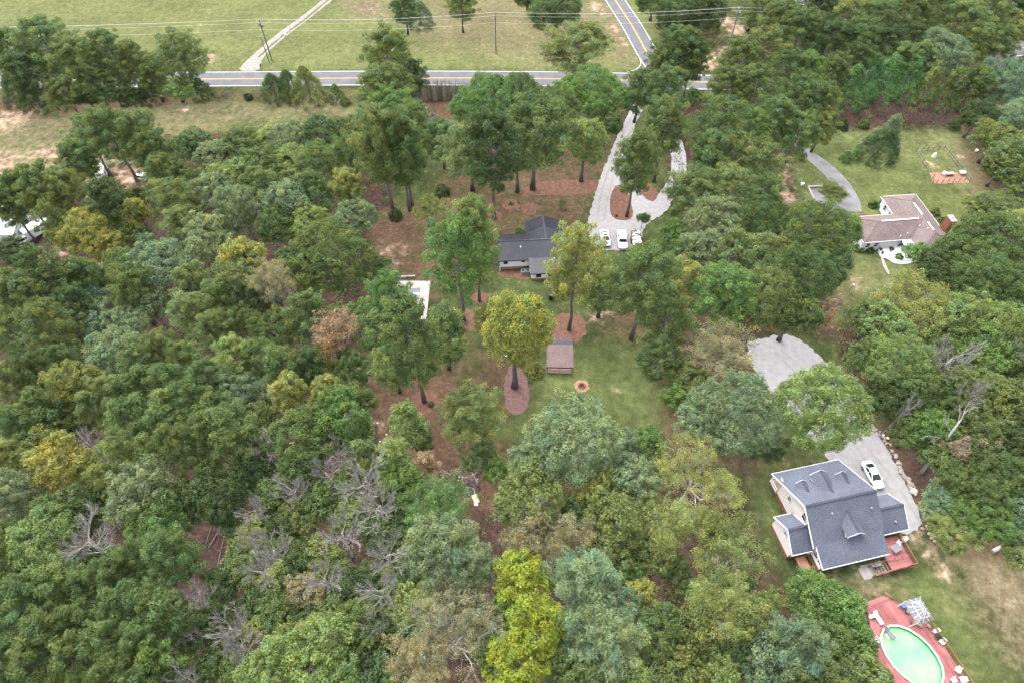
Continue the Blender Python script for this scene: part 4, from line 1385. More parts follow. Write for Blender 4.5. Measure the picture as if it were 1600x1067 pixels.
def pool_deck():
    e = lambda px, py: (W(px, py, PZ).x, W(px, py, PZ).y)
    P = [e(1357, 952), e(1393, 937), e(1416, 947), e(1452, 975), e(1518, 1072), e(1540, 1110), e(1440, 1150), e(1372, 1060), e(1362, 985)]
    D = thing('pool_deck', 'red stained deck wrapped round the green oval pool', 'deck', (0, 0, 0))
    ang = math.atan2(P[4][1] - P[3][1], P[4][0] - P[3][0])
    ca, sa = math.cos(ang), math.sin(ang)
    loc = lambda p: (p[0] * ca + p[1] * sa, -p[0] * sa + p[1] * ca)
    Q = [loc(p) for p in P]
    hole = [loc(p) for p in oval(PA + .02, PB + .02, 36, PROT)]
    def spans(poly, y):
        xs = []
        for i in range(len(poly)):
            (x0, y0), (x1, y1) = poly[i], poly[(i + 1) % len(poly)]
            if (y0 < y) != (y1 < y):
                xs.append(x0 + (x1 - x0) * (y - y0) / (y1 - y0))
        xs.sort()
        return [(xs[k], xs[k + 1]) for k in range(0, len(xs) - 1, 2)]
    y = min(q[1] for q in Q)
    top = max(q[1] for q in Q)
    w = 0.145
    while y < top:
        yc = y + w / 2
        for a, b in spans(Q, yc):
            hs = spans(hole, yc)
            parts = [(a, b)]
            if hs:
                h0, h1 = hs[0]
                parts = [p for p in ((a, min(b, h0)), (max(a, h1), b)) if p[1] - p[0] > 0.1]
            for s, t in parts:
                c = ((s + t) / 2, yc)
                MB().box((c[0] * ca - c[1] * sa, c[0] * sa + c[1] * ca, PZ - .03), (t - s, w - .010, 0.05), rz=ang).build('deck_board', 'deck_red', D)
        y += w
    for i in range(len(P)):
        a, b = P[i], P[(i + 1) % len(P)]
        MB().bar((a[0], a[1], PZ - .2), (b[0], b[1], PZ - .2), 0.06, 0.28).build('rim_board', 'deck_red', D)
        k = max(1, int((Vector(b) - Vector(a)).length / 1.8))
        for j in range(k):
            p = Vector(a).lerp(Vector(b), j / k)
            MB().box((p.x, p.y, PZ / 2 - .05), (0.12, 0.12, PZ)).build('post', 'deck_red', D)
    # rail along the lawn side
    for i in (3, 4):
        a, b = P[i], P[i + 1]
        MB().bar((a[0], a[1], PZ + .95), (b[0], b[1], PZ + .95), 0.14, 0.06).build('hand_rail', 'rail_wood', D)
        k = max(2, int((Vector(b) - Vector(a)).length / 0.35))
        for j in range(k + 1):
            p = Vector(a).lerp(Vector(b), j / k)
            MB().box((p.x, p.y, PZ + .45), (0.05, 0.05, 0.95)).build('baluster', 'deck_red', D)
    # two steps at the upper end
    a, b = Vector(P[0]), Vector(P[1])
    n = Vector((-(b - a).y, (b - a).x)).normalized()
    for k in range(3):
        p, q = a + n * (.18 + .32 * k), b + n * (.18 + .32 * k)
        MB().bar((p.x, p.y, PZ - .25 - .3 * k), (q.x, q.y, PZ - .25 - .3 * k), 0.3, 0.06).build('stair_tread', 'deck_red', D)
    for p in (a, b):
        e2 = p + n * 1.1
        MB().bar((p.x, p.y, PZ + .9), (e2.x, e2.y, 0.8), 0.09, 0.06).build('stair_rail', 'deck_red', D)
        MB().box((e2.x, e2.y, .4), (0.1, 0.1, .85)).build('post', 'deck_red', D)
    return P
DECK_P = pool_deck()

def gazebo():
    zc = 2.5
    A, B, C, D4 = [W(x, y, zc + PZ) for x, y in ((1413, 938), (1439, 931), (1461, 967), (1435, 974))]
    c = (A + B + C + D4) / 4
    G = thing('gazebo', 'small gazebo with grey panelled hip roof and white ribs beside the pool', 'gazebo', (c.x, c.y, PZ))
    cs = [p - c for p in (A, B, C, D4)]
    cs = [Vector((p.x, p.y, 2.3)) for p in cs]
    ab, bc = (cs[1] - cs[0]), (cs[2] - cs[1])
    r1 = (cs[0] + cs[1]) / 2 * 0.35 + Vector((0, 0, 2.3 * .65 + .95))
    r2 = (cs[2] + cs[3]) / 2 * 0.35 + Vector((0, 0, 2.3 * .65 + .95))
    r1.z = r2.z = 3.15
    roof = bpy.data.objects.new('canopy', None)
    COL.objects.link(roof)
    roof.parent = G
    faces = [(cs[0], cs[1], r1, r1, 3), (cs[1], cs[2], r2, r1, 4), (cs[2], cs[3], r2, r2, 3), (cs[3], cs[0], r1, r2, 4)]
    for a, b, t1, t0, n in faces:
        for i in range(n):
            for j in range(2):
                def pt(s, t):
                    return (a.lerp(b, s)).lerp(t0.lerp(t1, s), t)
                s0, s1, q0, q1 = i / n, (i + 1) / n, j / 2, (j + 1) / 2
                pts = [pt(s0, q0), pt(s1, q0), pt(s1, q1), pt(s0, q1)]
                if (pts[2] - pts[3]).length < 1e-4: pts = pts[:3]
                MB().slab(pts, 0.02).build('roof_panel', 'panel_grey', roof)
        for i in range(n + 1):
            MB().bar(a.lerp(b, i / n) + Vector((0, 0, .03)), t0.lerp(t1, i / n) + Vector((0, 0, .03)), 0.045, 0.04).build('roof_rib', 'plastic_white', roof)
        m0, m1 = a.lerp(t0, .5), b.lerp(t1, .5)
        MB().bar(m0 + Vector((0, 0, .03)), m1 + Vector((0, 0, .03)), 0.045, 0.04).build('roof_rib', 'plastic_white', roof)
    MB().bar(r1 + Vector((0, 0, .05)), r2 + Vector((0, 0, .05)), 0.1, 0.07).build('ridge_bar', 'plastic_white', roof)
    for p in cs:
        q = p * .9
        MB().bar((q.x, q.y, -.02), (q.x, q.y, 2.36), 0.09).build('post', 'plastic_white', G)
    return G
gazebo()
pz = PZ - .005
for x, y, rz, lab in ((1459.5, 987.5, -1.0, 'white chair nearest the gazebo along the pool deck railing'), (1469, 1003, -.9, 'white chair by the railing beside the pool deck planter'), (1493.5, 1047, -.8, 'white rocking chair by the railing near the bottom of the pool deck'), (1487, 1063, .3, 'low white chair at the bottom edge of the pool deck'), (1501, 1062, -1.5, 'wide white chair in the bottom corner of the pool deck'), (1368, 1000, 1.2, 'white chair at the left edge of the pool deck under the trees')):
    patio_chair(tuple(W(x, y, pz)), rz, lab)
def lounger(loc, rz, label, material, frame='plastic_white'):
    t = thing('sun_lounger', label, 'lounger', loc, rz)
    MB().box((0, -.35, .32), (.62, 1.2, .07)).build('seat', material, t, bevel=.02)
    MB().box((0, .52, .5), (.62, .75, .07), rx=.5).build('backrest', material, t, bevel=.02)
    for x in (-.28, .28):
        for y in (-.8, .2):
            MB().box((x, y, .15), (.05, .05, .3)).build('leg', frame, t)
lounger(tuple(W(1370, 965, pz)), 0.35, 'white lounger at the top left corner of the pool deck', 'plastic_white')
lounger(tuple(W(1388, 989, pz)), 0.6, 'grey lounger at the upper end of the pool', 'fabric_grey', 'dark')
lounger(tuple(W(1428, 972, pz)), 1.1, 'white framed bench seat at the corner of the gazebo', 'wood')
def planter(loc, label, r=.28, plant=True, material='clay'):
    t = thing('planter', label, 'planter', loc)
    MB().tube([(0, 0, 0), (0, 0, .42)], [r * .75, r], 10).build('pot', material, t)
    if plant:
        s, f = make_bush(r * 1.4, .5, 77)
        o = link('plant', f, t)
        o.location = (0, 0, .38)
        o.color = (.08, .13, .05, 1)
planter(tuple(W(1463.5, 995, pz)), 'round planter between two white chairs on the pool deck')
planter(tuple(W(1449, 978, pz)), 'pale pot at the near corner of the gazebo', .22, False, 'rock')
def cooler(loc, rz, label, material, lid):
    t = thing('cooler_box', label, 'cooler', loc, rz)
    MB().box((0, 0, .2), (.7, .42, .4)).build('body', material, t, bevel=.03)
    MB().box((0, 0, .44), (.74, .46, .09)).build('lid', lid, t, bevel=.02)
cooler(tuple(W(1410, 947, pz)), .4, 'blue bin under the upper corner of the gazebo', 'plastic_blue', 'plastic_blue')
cooler(tuple(W(1417, 955, pz)), 1.0, 'dark box beside the blue bin at the gazebo', 'dark', 'fabric_grey')
cooler(tuple(W(1361, 963, pz)), .3, 'small white round-cornered bin beside the white lounger', 'plastic_white', 'plastic_white')

# --- brown-roofed house, upper right --------------------------------------------------------
BH_O, BH_R = (82.33, 109.8), math.radians(6.0)
def bh(u, v, z=0.0):
    return rel(BH_O, BH_R, u, v, z)
def brown_house():
    H = thing('brown_roofed_house', 'single-storey white house with mauve-brown hip roofs and a brick chimney', 'house', (BH_O[0], BH_O[1], 0), BH_R)
    E, RZ = 2.9, 4.9
    MB().box((4.05, -9.0, 1.4), (7.3, 17.0, 2.8)).build('wall', 'white', H)
    MB().box((-4.8, -9.7, 1.4), (10.4, 7.0, 2.8)).build('wall', 'white', H)
    R = bpy.data.objects.new('roof', None)
    COL.objects.link(R)
    R.parent = H
    S = 'shingle_brown'
    a = [Lp(0, 0, E), Lp(8.1, 0, E), Lp(8.1, 18, E), Lp(0, 18, E)]
    n1, n2 = Lp(4.05, 4.05, RZ), Lp(4.05, 13.95, RZ)
    roof_slope(R, [a[0], a[1], n1], S)
    roof_slope(R, [a[1], a[2], n2, n1], S)
    roof_slope(R, [a[2], a[3], n2], S)
    roof_slope(R, [a[3], a[0], n1, n2], S)
    w1, w2 = Lp(-6.3, 9.7, RZ - .02), Lp(3.95, 9.7, RZ - .02)
    b = [Lp(-10.2, 5.8, E), Lp(0.05, 5.8, E), Lp(0.05, 13.6, E), Lp(-10.2, 13.6, E)]
    roof_slope(R, [b[0], b[1], w2, w1], S)
    roof_slope(R, [b[2], b[3], w1, w2], S)
    roof_slope(R, [b[3], b[0], w1], S)
    for p, q in ((Lp(4.05, 5.0, RZ + .03), Lp(4.05, 8.6, RZ + .03)), (Lp(-5.4, 9.7, RZ + .02), Lp(2.6, 9.7, RZ + .02)), (Lp(4.05, 11.0, RZ + .03), Lp(4.05, 13.4, RZ + .03))):
        MB().bar(p, q, 0.26, 0.1).build('ridge_vent', 'trim', R)
    for p, q in ((n1, a[0]), (n1, a[1]), (n2, a[2]), (n2, a[3]), (w1, b[0]), (w1, b[3])):
        MB().bar(Vector(p) + Vector((0, 0, .01)), Vector(q) + Vector((0, 0, .01)), 0.26, 0.05).build('hip_cap', S, R)
    for p, q in ((a[0], a[1]), (a[1], a[2]), (a[2], a[3]), (b[0], b[1]), (b[2], b[3]), (b[3], b[0]), (a[3], Lp(0, 13.6, E)), (a[0], Lp(0, 5.8, E))):
        p, q = Vector(p), Vector(q)
        MB().bar(p - Vector((0, 0, .09)), q - Vector((0, 0, .09)), 0.16, 0.16).build('gutter', 'trim', H)
    for u, v in ((2.4, 11.3), (3.3, 12.6), (-.6, 12.6), (-2.2, 13.0)):
        z = RZ - (abs(v - 9.7) if u < 3 else 0.75) * .5 + (0 if u < 3 else 0)
        MB().tube([Lp(u, v, z - .5), Lp(u, v, z + .35)], [.11, .1], 8).build('roof_vent', 'trim', H)
    m = MB().box((8.6, -11.4, 2.9), (1.1, 1.9, 5.8))
    c = m.build('chimney', 'brick', H)
    MB().box((8.6, -11.4, 5.88), (1.3, 2.1, 0.15)).build('chimney_cap', 'concrete', c)
    MB().tube([(8.6, -11.4, 5.95), (8.6, -11.4, 6.35)], [.16, .16], 8).build('flue', 'plastic_white', c)
    for u in (-8.6, -6.8):
        window(H, (u, -13.24, 1.6), 0.9, 1.2, 0)
    window(H, (-0.9, -13.24, 1.5), 1.6, 1.9, 0)
    MB().box((-2.6, -13.22, 1.1), (1.0, 0.06, 2.1)).build('door', 'trim', H)
    for v in (2.4, 4.6):
        window(H, (0.36, -v, 1.6), 0.8, 1.2, -math.pi / 2)
    for v in (7.5, 11.5):
        window(H, (-10.04, -v, 1.6), 0.9, 1.2, -math.pi / 2)
    # awning over the patio door
    aw = bpy.data.objects.new('awning', None)
    COL.objects.link(aw)
    aw.parent = H
    MB().slab([Lp(-1.8, 13.3, 2.75), Lp(1.3, 13.3, 2.75), Lp(1.3, 15.0, 2.45), Lp(-1.8, 15.0, 2.45)], .06).build('awning_sheet', 'roof_white', aw)
    for u in (-1.7, 1.2):
        MB().bar(Lp(u, 14.9, .4), Lp(u, 14.9, 2.42), .08).build('awning_post', 'trim', aw)
    return H
brown_house()

def white_patio():
    P = thing('white_patio', 'white raised patio with curved steps behind the brown-roofed house', 'patio', (BH_O[0], BH_O[1], 0), BH_R)
    def arc(k):
        g = .28 * k
        return [(-5.9, -13.25), (1.6, -13.25), (1.6, -16.6 - g), (-1.0, -17.4 - g), (-3.4, -17.2 - g), (-4.3, -16.6 - g), (-4.9, -15.3 - g), (-6.1 - g * .1, -15.0 - g)]
    for k in range(3):
        MB().prism(smooth_poly(arc(2 - k), 1), 0.01, 0.15 * (k + 1) + .012 * k).build('patio_step' if k < 2 else 'patio_floor', 'white', P)
    for u, v in ((-5.5, -13.8), (-5.6, -14.8)):
        MB().box((u, v, .7), (.35, .35, .45)).build('planter_box', 'dark', P)
    MB().bar((-5.95, -13.4, 1.3), (-6.0, -15.0, 1.3), .07).build('hand_rail', 'dark', P)
    for v in (-13.5, -14.2, -14.9):
        MB().bar((-5.97, v, .45), (-5.97, v, 1.3), .06).build('rail_post', 'dark', P)
    return P
white_patio()
MBt = thing('patio_table', 'dark table on the white patio', 'table', tuple(bh(-3.6, 14.3, .48)))
MB().tube([(0, 0, .68), (0, 0, .74)], [.55, .55], 12).build('tabletop', 'dark', MBt)
MB().tube([(0, 0, 0), (0, 0, .7)], [.09, .06], 8).build('pedestal', 'dark', MBt)
# low walls of the parking pad
for i, (a, b, lab) in enumerate((((1262, 294), (1297, 292.5), 'low pale wall along the far side of the asphalt parking pad'), ((1262, 294), (1271, 313), 'low pale wall along the left side of the asphalt parking pad'))):
    p, q = W(*a), W(*b)
    w = thing('low_wall', lab, 'wall', tuple(p))
    d = q - p
    MB().bar((0, 0, .2), (d.x, d.y, .2), .3, .44).build('wall_body', 'concrete', w)
    MB().bar((0, 0, .45), (d.x, d.y, .45), .38, .07).build('coping', 'concrete', w)
sheet('brick_pad', [tuple(bh(u, v)[:2]) for u, v in ((-9.5, 3.6), (-5, 1.6), (-.2, 3.0), (-.2, 5.9), (-10, 5.9))], 0.016, 'bark_mulch', .08)

# ------------------------------------------------------------------ every tree in view: kind, crown pixel, half width in pixels, colour
T = tree
# pine row north-west along the road
for a in [('P', 14, 78, 36, 'm', 17), ('P', 72, 68, 46, 'm', 19), ('P', 40, 110, 36, 'd', 15), ('P', 122, 92, 38, 'm', 17), ('P', 168, 82, 34, 'm', 17), ('P', 207, 96, 26, 'v', 15), ('P', 284, 82, 38, 'v', 16),
          ('O', 250, 108, 20, 'l', 9), ('O', 276, 138, 24, 'l', 6), ('C', 312, 140, 18, 'd', 5), ('C', 24, 142, 24, 'd', 7), ('C', 52, 150, 26, 'd', 7), ('P', 98, 140, 28, 'v', 10), ('O', 135, 150, 22, 'd', 6),
          ('O', 178, 142, 24, 'm', 7), ('C', 232, 145, 20, 'd', 6), ('O', 205, 152, 18, 'd', 5), ('P', 145, 125, 26, 'm', 12), ('P', 235, 118, 20, 'm', 11), ('C', 84, 160, 20, 'm', 5)]:
    T(*a)
# hedge trees south of the road
for a in [('C', 428, 139, 23, 'd', 7), ('C', 452, 136, 20, 'm', 8), ('C', 480, 136, 27, 'v', 9.5), ('C', 525, 147, 13, 'm', 4.5), ('K', 552, 156, 12, 'r'), ('K', 405, 150, 10, 'r'), ('B', 388, 152, 8, 'd'), ('K', 344, 150, 10, 'r'), ('B', 540, 160, 9, 'v')]:
    T(*a)
# meadow trees at the top
T('P', 631, 8, 22, 'm', 13, label='small pine standing against the dark cone-shaped cedar in the far meadow')
T('C', 656, 24, 21, 'u', 7, label='dense dark cone-shaped cedar standing in the far meadow')
T('P', 721, 4, 25, 'v', 13, label='pine standing alone in the far meadow with a small bush at its foot')
T('B', 725, 27, 5, 'd', label='tiny dark bush at the foot of the lone meadow pine')
T('O', 868, 14, 42, 'm', 13, label='mid-green broadleaf tree beside the side road at the top edge')
T('O', 830, -8, 26, 'd', 10)
T('P', 898, 72, 50, 'v', 18, base=(896, 132), label='big bushy pine standing on the verge left of the road junction')
for a in [('O', 1022, -2, 26, 'm', 10), ('O', 1060, 14, 34, 'm', 12), ('O', 1098, 12, 34, 'd', 12), ('O', 1060, 40, 24, 'd', 8), ('P', 1040, -14, 26, 'd', 15), ('C', 1110, 38, 16, 'd', 5)]:
    T(*a)
# pines between road and the black-roofed house
T('P', 604, 82, 42, 'm', 19, label='tallest pine rising above the road left of the reed hedge')
for a in [('P', 598, 138, 42, 'm', 17), ('P', 626, 128, 28, 'd', 13), ('P', 640, 118, 22, 'd', 12), ('P', 614, 175, 40, 'b', 16), ('P', 588, 192, 34, 'm', 15), ('P', 648, 195, 36, 'm', 16)]:
    T(*a)
T('P', 578, 222, 42, 'v', base=(614, 331), label='pine with a bare leaning trunk at the left edge of the red clearing')
T('P', 624, 228, 40, 'm', base=(641, 330), label='pine with two thin bare trunks above the red clearing')
T('P', 655, 240, 28, 'm', base=(646, 326))
T('D', 673, 188, 16, 'r', 9, label='bare pinkish tree standing in the red strip beside the reed hedge')
T('O', 768, 158, 52, 'b', 14, label='large bright green broadleaf tree by the reed hedge behind the black-roofed house')
for a in [('O', 738, 175, 24, 'm', 10), ('O', 812, 150, 34, 'm', 13), ('O', 800, 188, 30, 'd', 11)]:
    T(*a)
T('P', 726, 228, 46, 'v', 17, base=(738, 298))
T('P', 772, 204, 46, 'd', base=(772, 341), label='pine with a straight bare trunk in a mulch ring behind the black roof')
T('P', 836, 200, 56, 'm', 19, base=(832, 296))
T('P', 800, 226, 40, 'v', 16, base=(808, 300))
T('O', 922, 148, 46, 'b', 13)
T('O', 862, 172, 36, 'm', 13)
T('O', 880, 200, 28, 'm', 11)
T('P', 690, 215, 26, 'm', 13)
T('O', 888, 150, 26, 'b', 11)
T('N', 916, 222, 30, 'l', base=(908, 283), label='small light green tree in the mulch bed left of the drive')
T('O', 945, 195, 24, 'm', 9)
T('P', 992, 250, 34, 'm', base=(979, 338), label='pine growing out of the pine-straw island in the gravel drive')
T('P', 1020, 194, 36, 'v', base=(1021, 284), label='pine between the two arms of the gravel drive')
T('P', 1000, 138, 26, 'm', 14)
T('P', 1040, 140, 34, 'm', 16)
T('P', 1056, 80, 42, 'm', 18, label='pine standing over the road junction')
T('P', 1082, 92, 28, 'd', 16)
T('P', 1030, 100, 18, 'v', 14)
T('O', 1086, 150, 11, 'b', 4.5)
T('O', 1068, 200, 12, 'v', 5)
for a in [('P', 1128, 198, 46, 'm', 18), ('P', 1172, 200, 30, 'b', 15), ('P', 1106, 238, 26, 'm', 16), ('P', 1150, 238, 34, 'm', 16)]:
    T(*a)
T('P', 1070, 294, 40, 'v', base=(1066, 352), label='olive pine overhanging the right end of the gravel drive')
T('P', 1186, 258, 44, 'v', 17)
for a in [('P', 1140, 300, 40, 'v', 16), ('P', 1190, 310, 36, 'm', 16), ('P', 1112, 262, 28, 'm', 15)]:
    T(*a)
# pine wood in the upper right
for a in [('P', 1158, 96, 34, 'm', 17), ('P', 1196, 78, 36, 'v', 17), ('P', 1140, 138, 32, 'm', 16), ('P', 1185, 138, 36, 'm', 17), ('P', 1226, 112, 34, 'm', 16), ('P', 1246, 156, 36, 'm', 17), ('P', 1208, 186, 34, 'm', 16),
          ('P', 1262, 112, 28, 'b', 15), ('P', 1282, 160, 30, 'm', 15), ('P', 1248, 205, 30, 'm', 14), ('P', 1286, 196, 22, 'v', 11), ('P', 1186, 16, 26, 'v', 14), ('P', 1218, 30, 30, 'v', 16), ('P', 1250, 46, 34, 'm', 17), ('P', 1278, 22, 32, 'd', 17),
          ('P', 1296, 62, 34, 'd', 16), ('P', 1328, 28, 34, 'v', 17), ('P', 1340, 64, 36, 'm', 16), ('P', 1372, 36, 38, 'm', 17), ('P', 1388, 70, 34, 'd', 15), ('P', 1420, 26, 38, 'm', 17), ('P', 1458, 18, 38, 'm', 17),
          ('P', 1498, 34, 40, 'v', 17), ('P', 1540, 24, 40, 'v', 17), ('P', 1524, 66, 36, 'm', 15), ('P', 1582, 8, 34, 'd', 17), ('O', 1592, 48, 26, 'e', 12), ('P', 1556, 70, 28, 'm', 14), ('P', 1420, 62, 28, 'd', 14), ('P', 1300, -6, 30, 'm', 16), ('P', 1302, 112, 26, 'm', 14), ('P', 1330, 96, 26, 'd', 14), ('P', 1440, 92, 24, 'm', 13), ('P', 1404, 92, 24, 'm', 13), ('P', 1360, -8, 32, 'm', 16)]:
    T(*a)
T('O', 1466, 84, 50, 'g', 13, label='large dull grey-green tree behind the bright cedar row')
T('C', 1326, 140, 30, 'c', 11, label='leftmost of the bright green cedar row above the garden lawn')
T('C', 1352, 125, 31, 'c', 12, label='second bright green cedar from the left in the row above the garden lawn')
T('C', 1384, 125, 30, 'c', 11, label='third bright green cedar from the left in the row above the garden lawn')
T('C', 1416, 128, 28, 'c', 11, label='yellowish cedar at the right end of the bright row above the garden lawn')
T('C', 1446, 140, 20, 'v', 10, label='browning cedar between the bright row and the large grey-green tree')
T('C', 1480, 150, 22, 'm', 8)
for a in [('K', 1426, 182, 26, 'r', 5), ('K', 1452, 182, 28, 'r', 5.5), ('K', 1478, 182, 24, 'r', 5), ('K', 1372, 172, 14, 'r'), ('K', 1345, 182, 12, 'r'), ('B', 1316, 196, 12, 'd'), ('B', 1350, 195, 10, 'm'), ('B', 1490, 196, 12, 'm')]:
    T(*a)
T('C', 1376, 228, 32, 'd', 7.5, label='dark glossy tree standing in the garden lawn beside two clipped cones')
T('C', 1386, 214, 20, 'u', 9.5, label='blue-green conifer standing behind the dark lawn tree')
T('C', 1322, 246, 8, 'b', 2.8, label='left of the two clipped green cones on the garden lawn')
T('C', 1336, 244, 8, 'b', 3.0, label='right of the two clipped green cones on the garden lawn')
T('C', 1254, 247, 3.5, 'b', 1.6, label='tiny clipped cone beside the asphalt drive')
for a in [('O', 1524, 130, 30, 'm', 12), ('O', 1572, 128, 40, 'u', 13), ('O', 1592, 190, 34, 'g', 12), ('O', 1528, 182, 24, 'd', 9), ('O', 1556, 218, 30, 'v', 10), ('O', 1586, 240, 34, 'v', 11), ('O', 1564, 262, 24, 'v', 8), ('O', 1600, 280, 30, 'm', 10)]:
    T(*a)
T('D', 1556, 116, 16, 'r', 15, label='pale dead treetop at the upper right edge among blue-green trees')
# round the brown-roofed house
for a in [('O', 1570, 322, 36, 'v', 6), ('O', 1532, 322, 20, 'v', 4), ('O', 1558, 385, 54, 'm', 14), ('O', 1600, 370, 40, 'e', 12), ('O', 1505, 402, 36, 'm', 11), ('O', 1466, 425, 34, 'd', 10), ('O', 1528, 445, 44, 'm', 14),
          ('O', 1578, 455, 46, 'm', 14), ('T', 1430, 470, 44, 'e', 12), ('T', 1464, 508, 42, 'e', 12), ('O', 1392, 510, 34, 'l', 11), ('O', 1500, 500, 40, 'l', 13), ('O', 1546, 515, 46, 'l', 14), ('O', 1594, 522, 40, 'l', 13), ('O', 1360, 500, 26, 'v', 9), ('O', 1486, 455, 24, 'v', 9)]:
    T(*a)
T('O', 1436, 394, 20, 'b', 4, label='rounded bright green shrub at the right end of the white patio')
for a in [('B', 1274, 321, 7, 'd', None, None, 'left of two dark round bushes below the asphalt parking pad'), ('B', 1290, 325, 8, 'd', None, None, 'right of two dark round bushes below the asphalt parking pad'), ('B', 1364, 320, 7, 'd', None, None, 'dark round bush by the asphalt drive against the white wall'),
          ('B', 1374, 320, 7.5, 'b', None, None, 'lighter round bush by the asphalt drive against the white wall'), ('B', 1342, 387, 8, 'b', None, None, 'round clipped bush at the lower left corner of the brown-roofed house'), ('B', 1360, 391, 6.5, 'd', None, None, 'dark low bush against the rear white wall of the brown-roofed house'),
          ('B', 1404, 402, 7.5, 'b', None, None, 'round clipped bush beside the curved patio steps'), ('B', 1461, 331, 9, 'v', None, None, 'spreading bush beside the brick chimney'), ('B', 1475, 345, 7, 'd', None, None, 'dark bush at the foot of the brick chimney'), ('B', 1341, 372, 8, 'd', None, None, 'dark bush in the shade at the left end of the brown-roofed house')]:
    T(*a)
T('T', 1302, 300, 18, 'v', 4, label='see-through little tree growing over the asphalt parking pad')
for a in [('O', 1262, 362, 50, 'm', 14), ('O', 1312, 356, 28, 'b', 9), ('O', 1192, 332, 30, 'm', 12), ('O', 1238, 430, 48, 'm', 15), ('O', 1286, 410, 34, 'd', 11), ('O', 1208, 398, 40, 'v', 14), ('O', 1178, 350, 40, 'm', 14),
          ('O', 1120, 345, 46, 'g', 13), ('O', 1166, 400, 40, 'v', 14), ('O', 1052, 372, 24, 'b', 9), ('O', 1072, 400, 26, 'm', 10), ('O', 1062, 330, 14, 'l', 6), ('O', 1104, 392, 34, 'g', 12), ('O', 1196, 462, 44, 'v', 15), ('O', 1240, 490, 34, 'm', 12), ('O', 1160, 470, 30, 'd', 12)]:
    T(*a)
T('T', 1276, 484, 26, 'o', 8, label='small rusty orange tree above the lower gravel drive')
T('P', 1128, 456, 48, 'b', 17)
T('P', 1066, 440, 30, 'e', 15)
T('P', 1042, 502, 42, 'm', 16)
T('O', 1030, 560, 32, 'm', 9)
T('T', 1122, 548, 46, 't', 13, label='tan-leaved tree with pale branches beside the lower gravel drive')
T('O', 1056, 612, 22, 'b', 6)
T('O', 1086, 590, 24, 'v', 8)
T('O', 1142, 650, 68, 'g', 14, label='very large grey-green tree below the tan tree and left of the round oak')
T('O', 1096, 660, 32, 'g', 10)
T('O', 1192, 690, 28, 'd', 8)
T('O', 1288, 634, 68, 'l', 15, label='large round oak overhanging the lower gravel drive')
T('K', 1326, 548, 12, 'r')
# round the black-roofed house
T('P', 896, 400, 45, 'e', base=(889, 515), label='yellowish pine in front of the black roof, trunk in a mulch patch')
T('P', 988, 440, 50, 'm', base=(986, 530), label='mid-green pine with bare trunk right of the propane tank')
T('P', 944, 440, 34, 'm', 15)
T('P', 1000, 412, 26, 'm', 14)
T('P', 700, 398, 50, 'b', base=(724, 501), label='rounded pine with ivy on its trunk right of the rectangular pool')
T('P', 744, 342, 36, 'l', base=(749, 470), label='thin-crowned pine left of the black-roofed house')
T('T', 672, 328, 28, 'e', 7, label='pale yellow-green tree over the red clearing')
T('B', 691, 298, 13, 'd', label='dark glossy bush behind the pale tree in the red clearing')
T('B', 617, 335, 12, 'd', label='low dark bush at the foot of the leaning pine trunks')
T('B', 812, 362, 8.5, 'b', label='bright green round bush in the corner of the black roof')
T('B', 770, 395, 5, 'm', label='small bush at the left gable of the black-roofed house')
T('T', 1005, 342, 8, 'm', 4, label='skinny sapling on the gravel right of the pine-straw island')
T('T', 878, 318, 6, 'v', 2, label='tiny sapling in a mulch ring above the black roof')
T('B', 798, 318, 3.5, 'b', label='tiny green shrub in the mulch ring left of the back lawn')
T('B', 973, 298, 3.5, 'm', label='small shrub at the far end of the pine-straw island')
T('B', 963, 337, 2.5, 'm', label='small shrub at the near end of the pine-straw island')
T('P', 604, 468, 42, 'b', 16, label='green pine leaning over the left side of the rectangular pool')
T('P', 652, 528, 52, 'm', base=(663, 627), label='broad pine in front of the rectangular pool with its trunk in the red litter')
T('P', 694, 520, 36, 'm', 16)
T('P', 592, 520, 30, 'm', 14)
T('N', 797, 520, 50, 'z', base=(804, 604), label='yellow-green tree beside the brown-roofed pavilion')
T('O', 772, 505, 26, 'e', 9)
T('O', 828, 530, 20, 'e', 7)
T('B', 837, 576, 15, 'e', label='yellow-green shrub at the corner of the pavilion')
T('D', 840, 540, 9, 'r', 5)
T('P', 738, 640, 54, 'v', 13, label='broad olive pine over the red litter below the yellow-green tree')
T('P', 640, 660, 27, 'l', 13, label='pale see-through pine standing in the red litter clearing')
T('P', 612, 565, 30, 'v', 14)
T('B', 674, 631, 5, 'd', label='tiny dark bush at the foot of the broad pine')
T('T', 748, 715, 22, 'm', 7)
T('O', 775, 730, 18, 'b', 6)
T('P', 665, 726, 20, 'o', 9, label='rusty dead-needled young pine left of the brush pile')
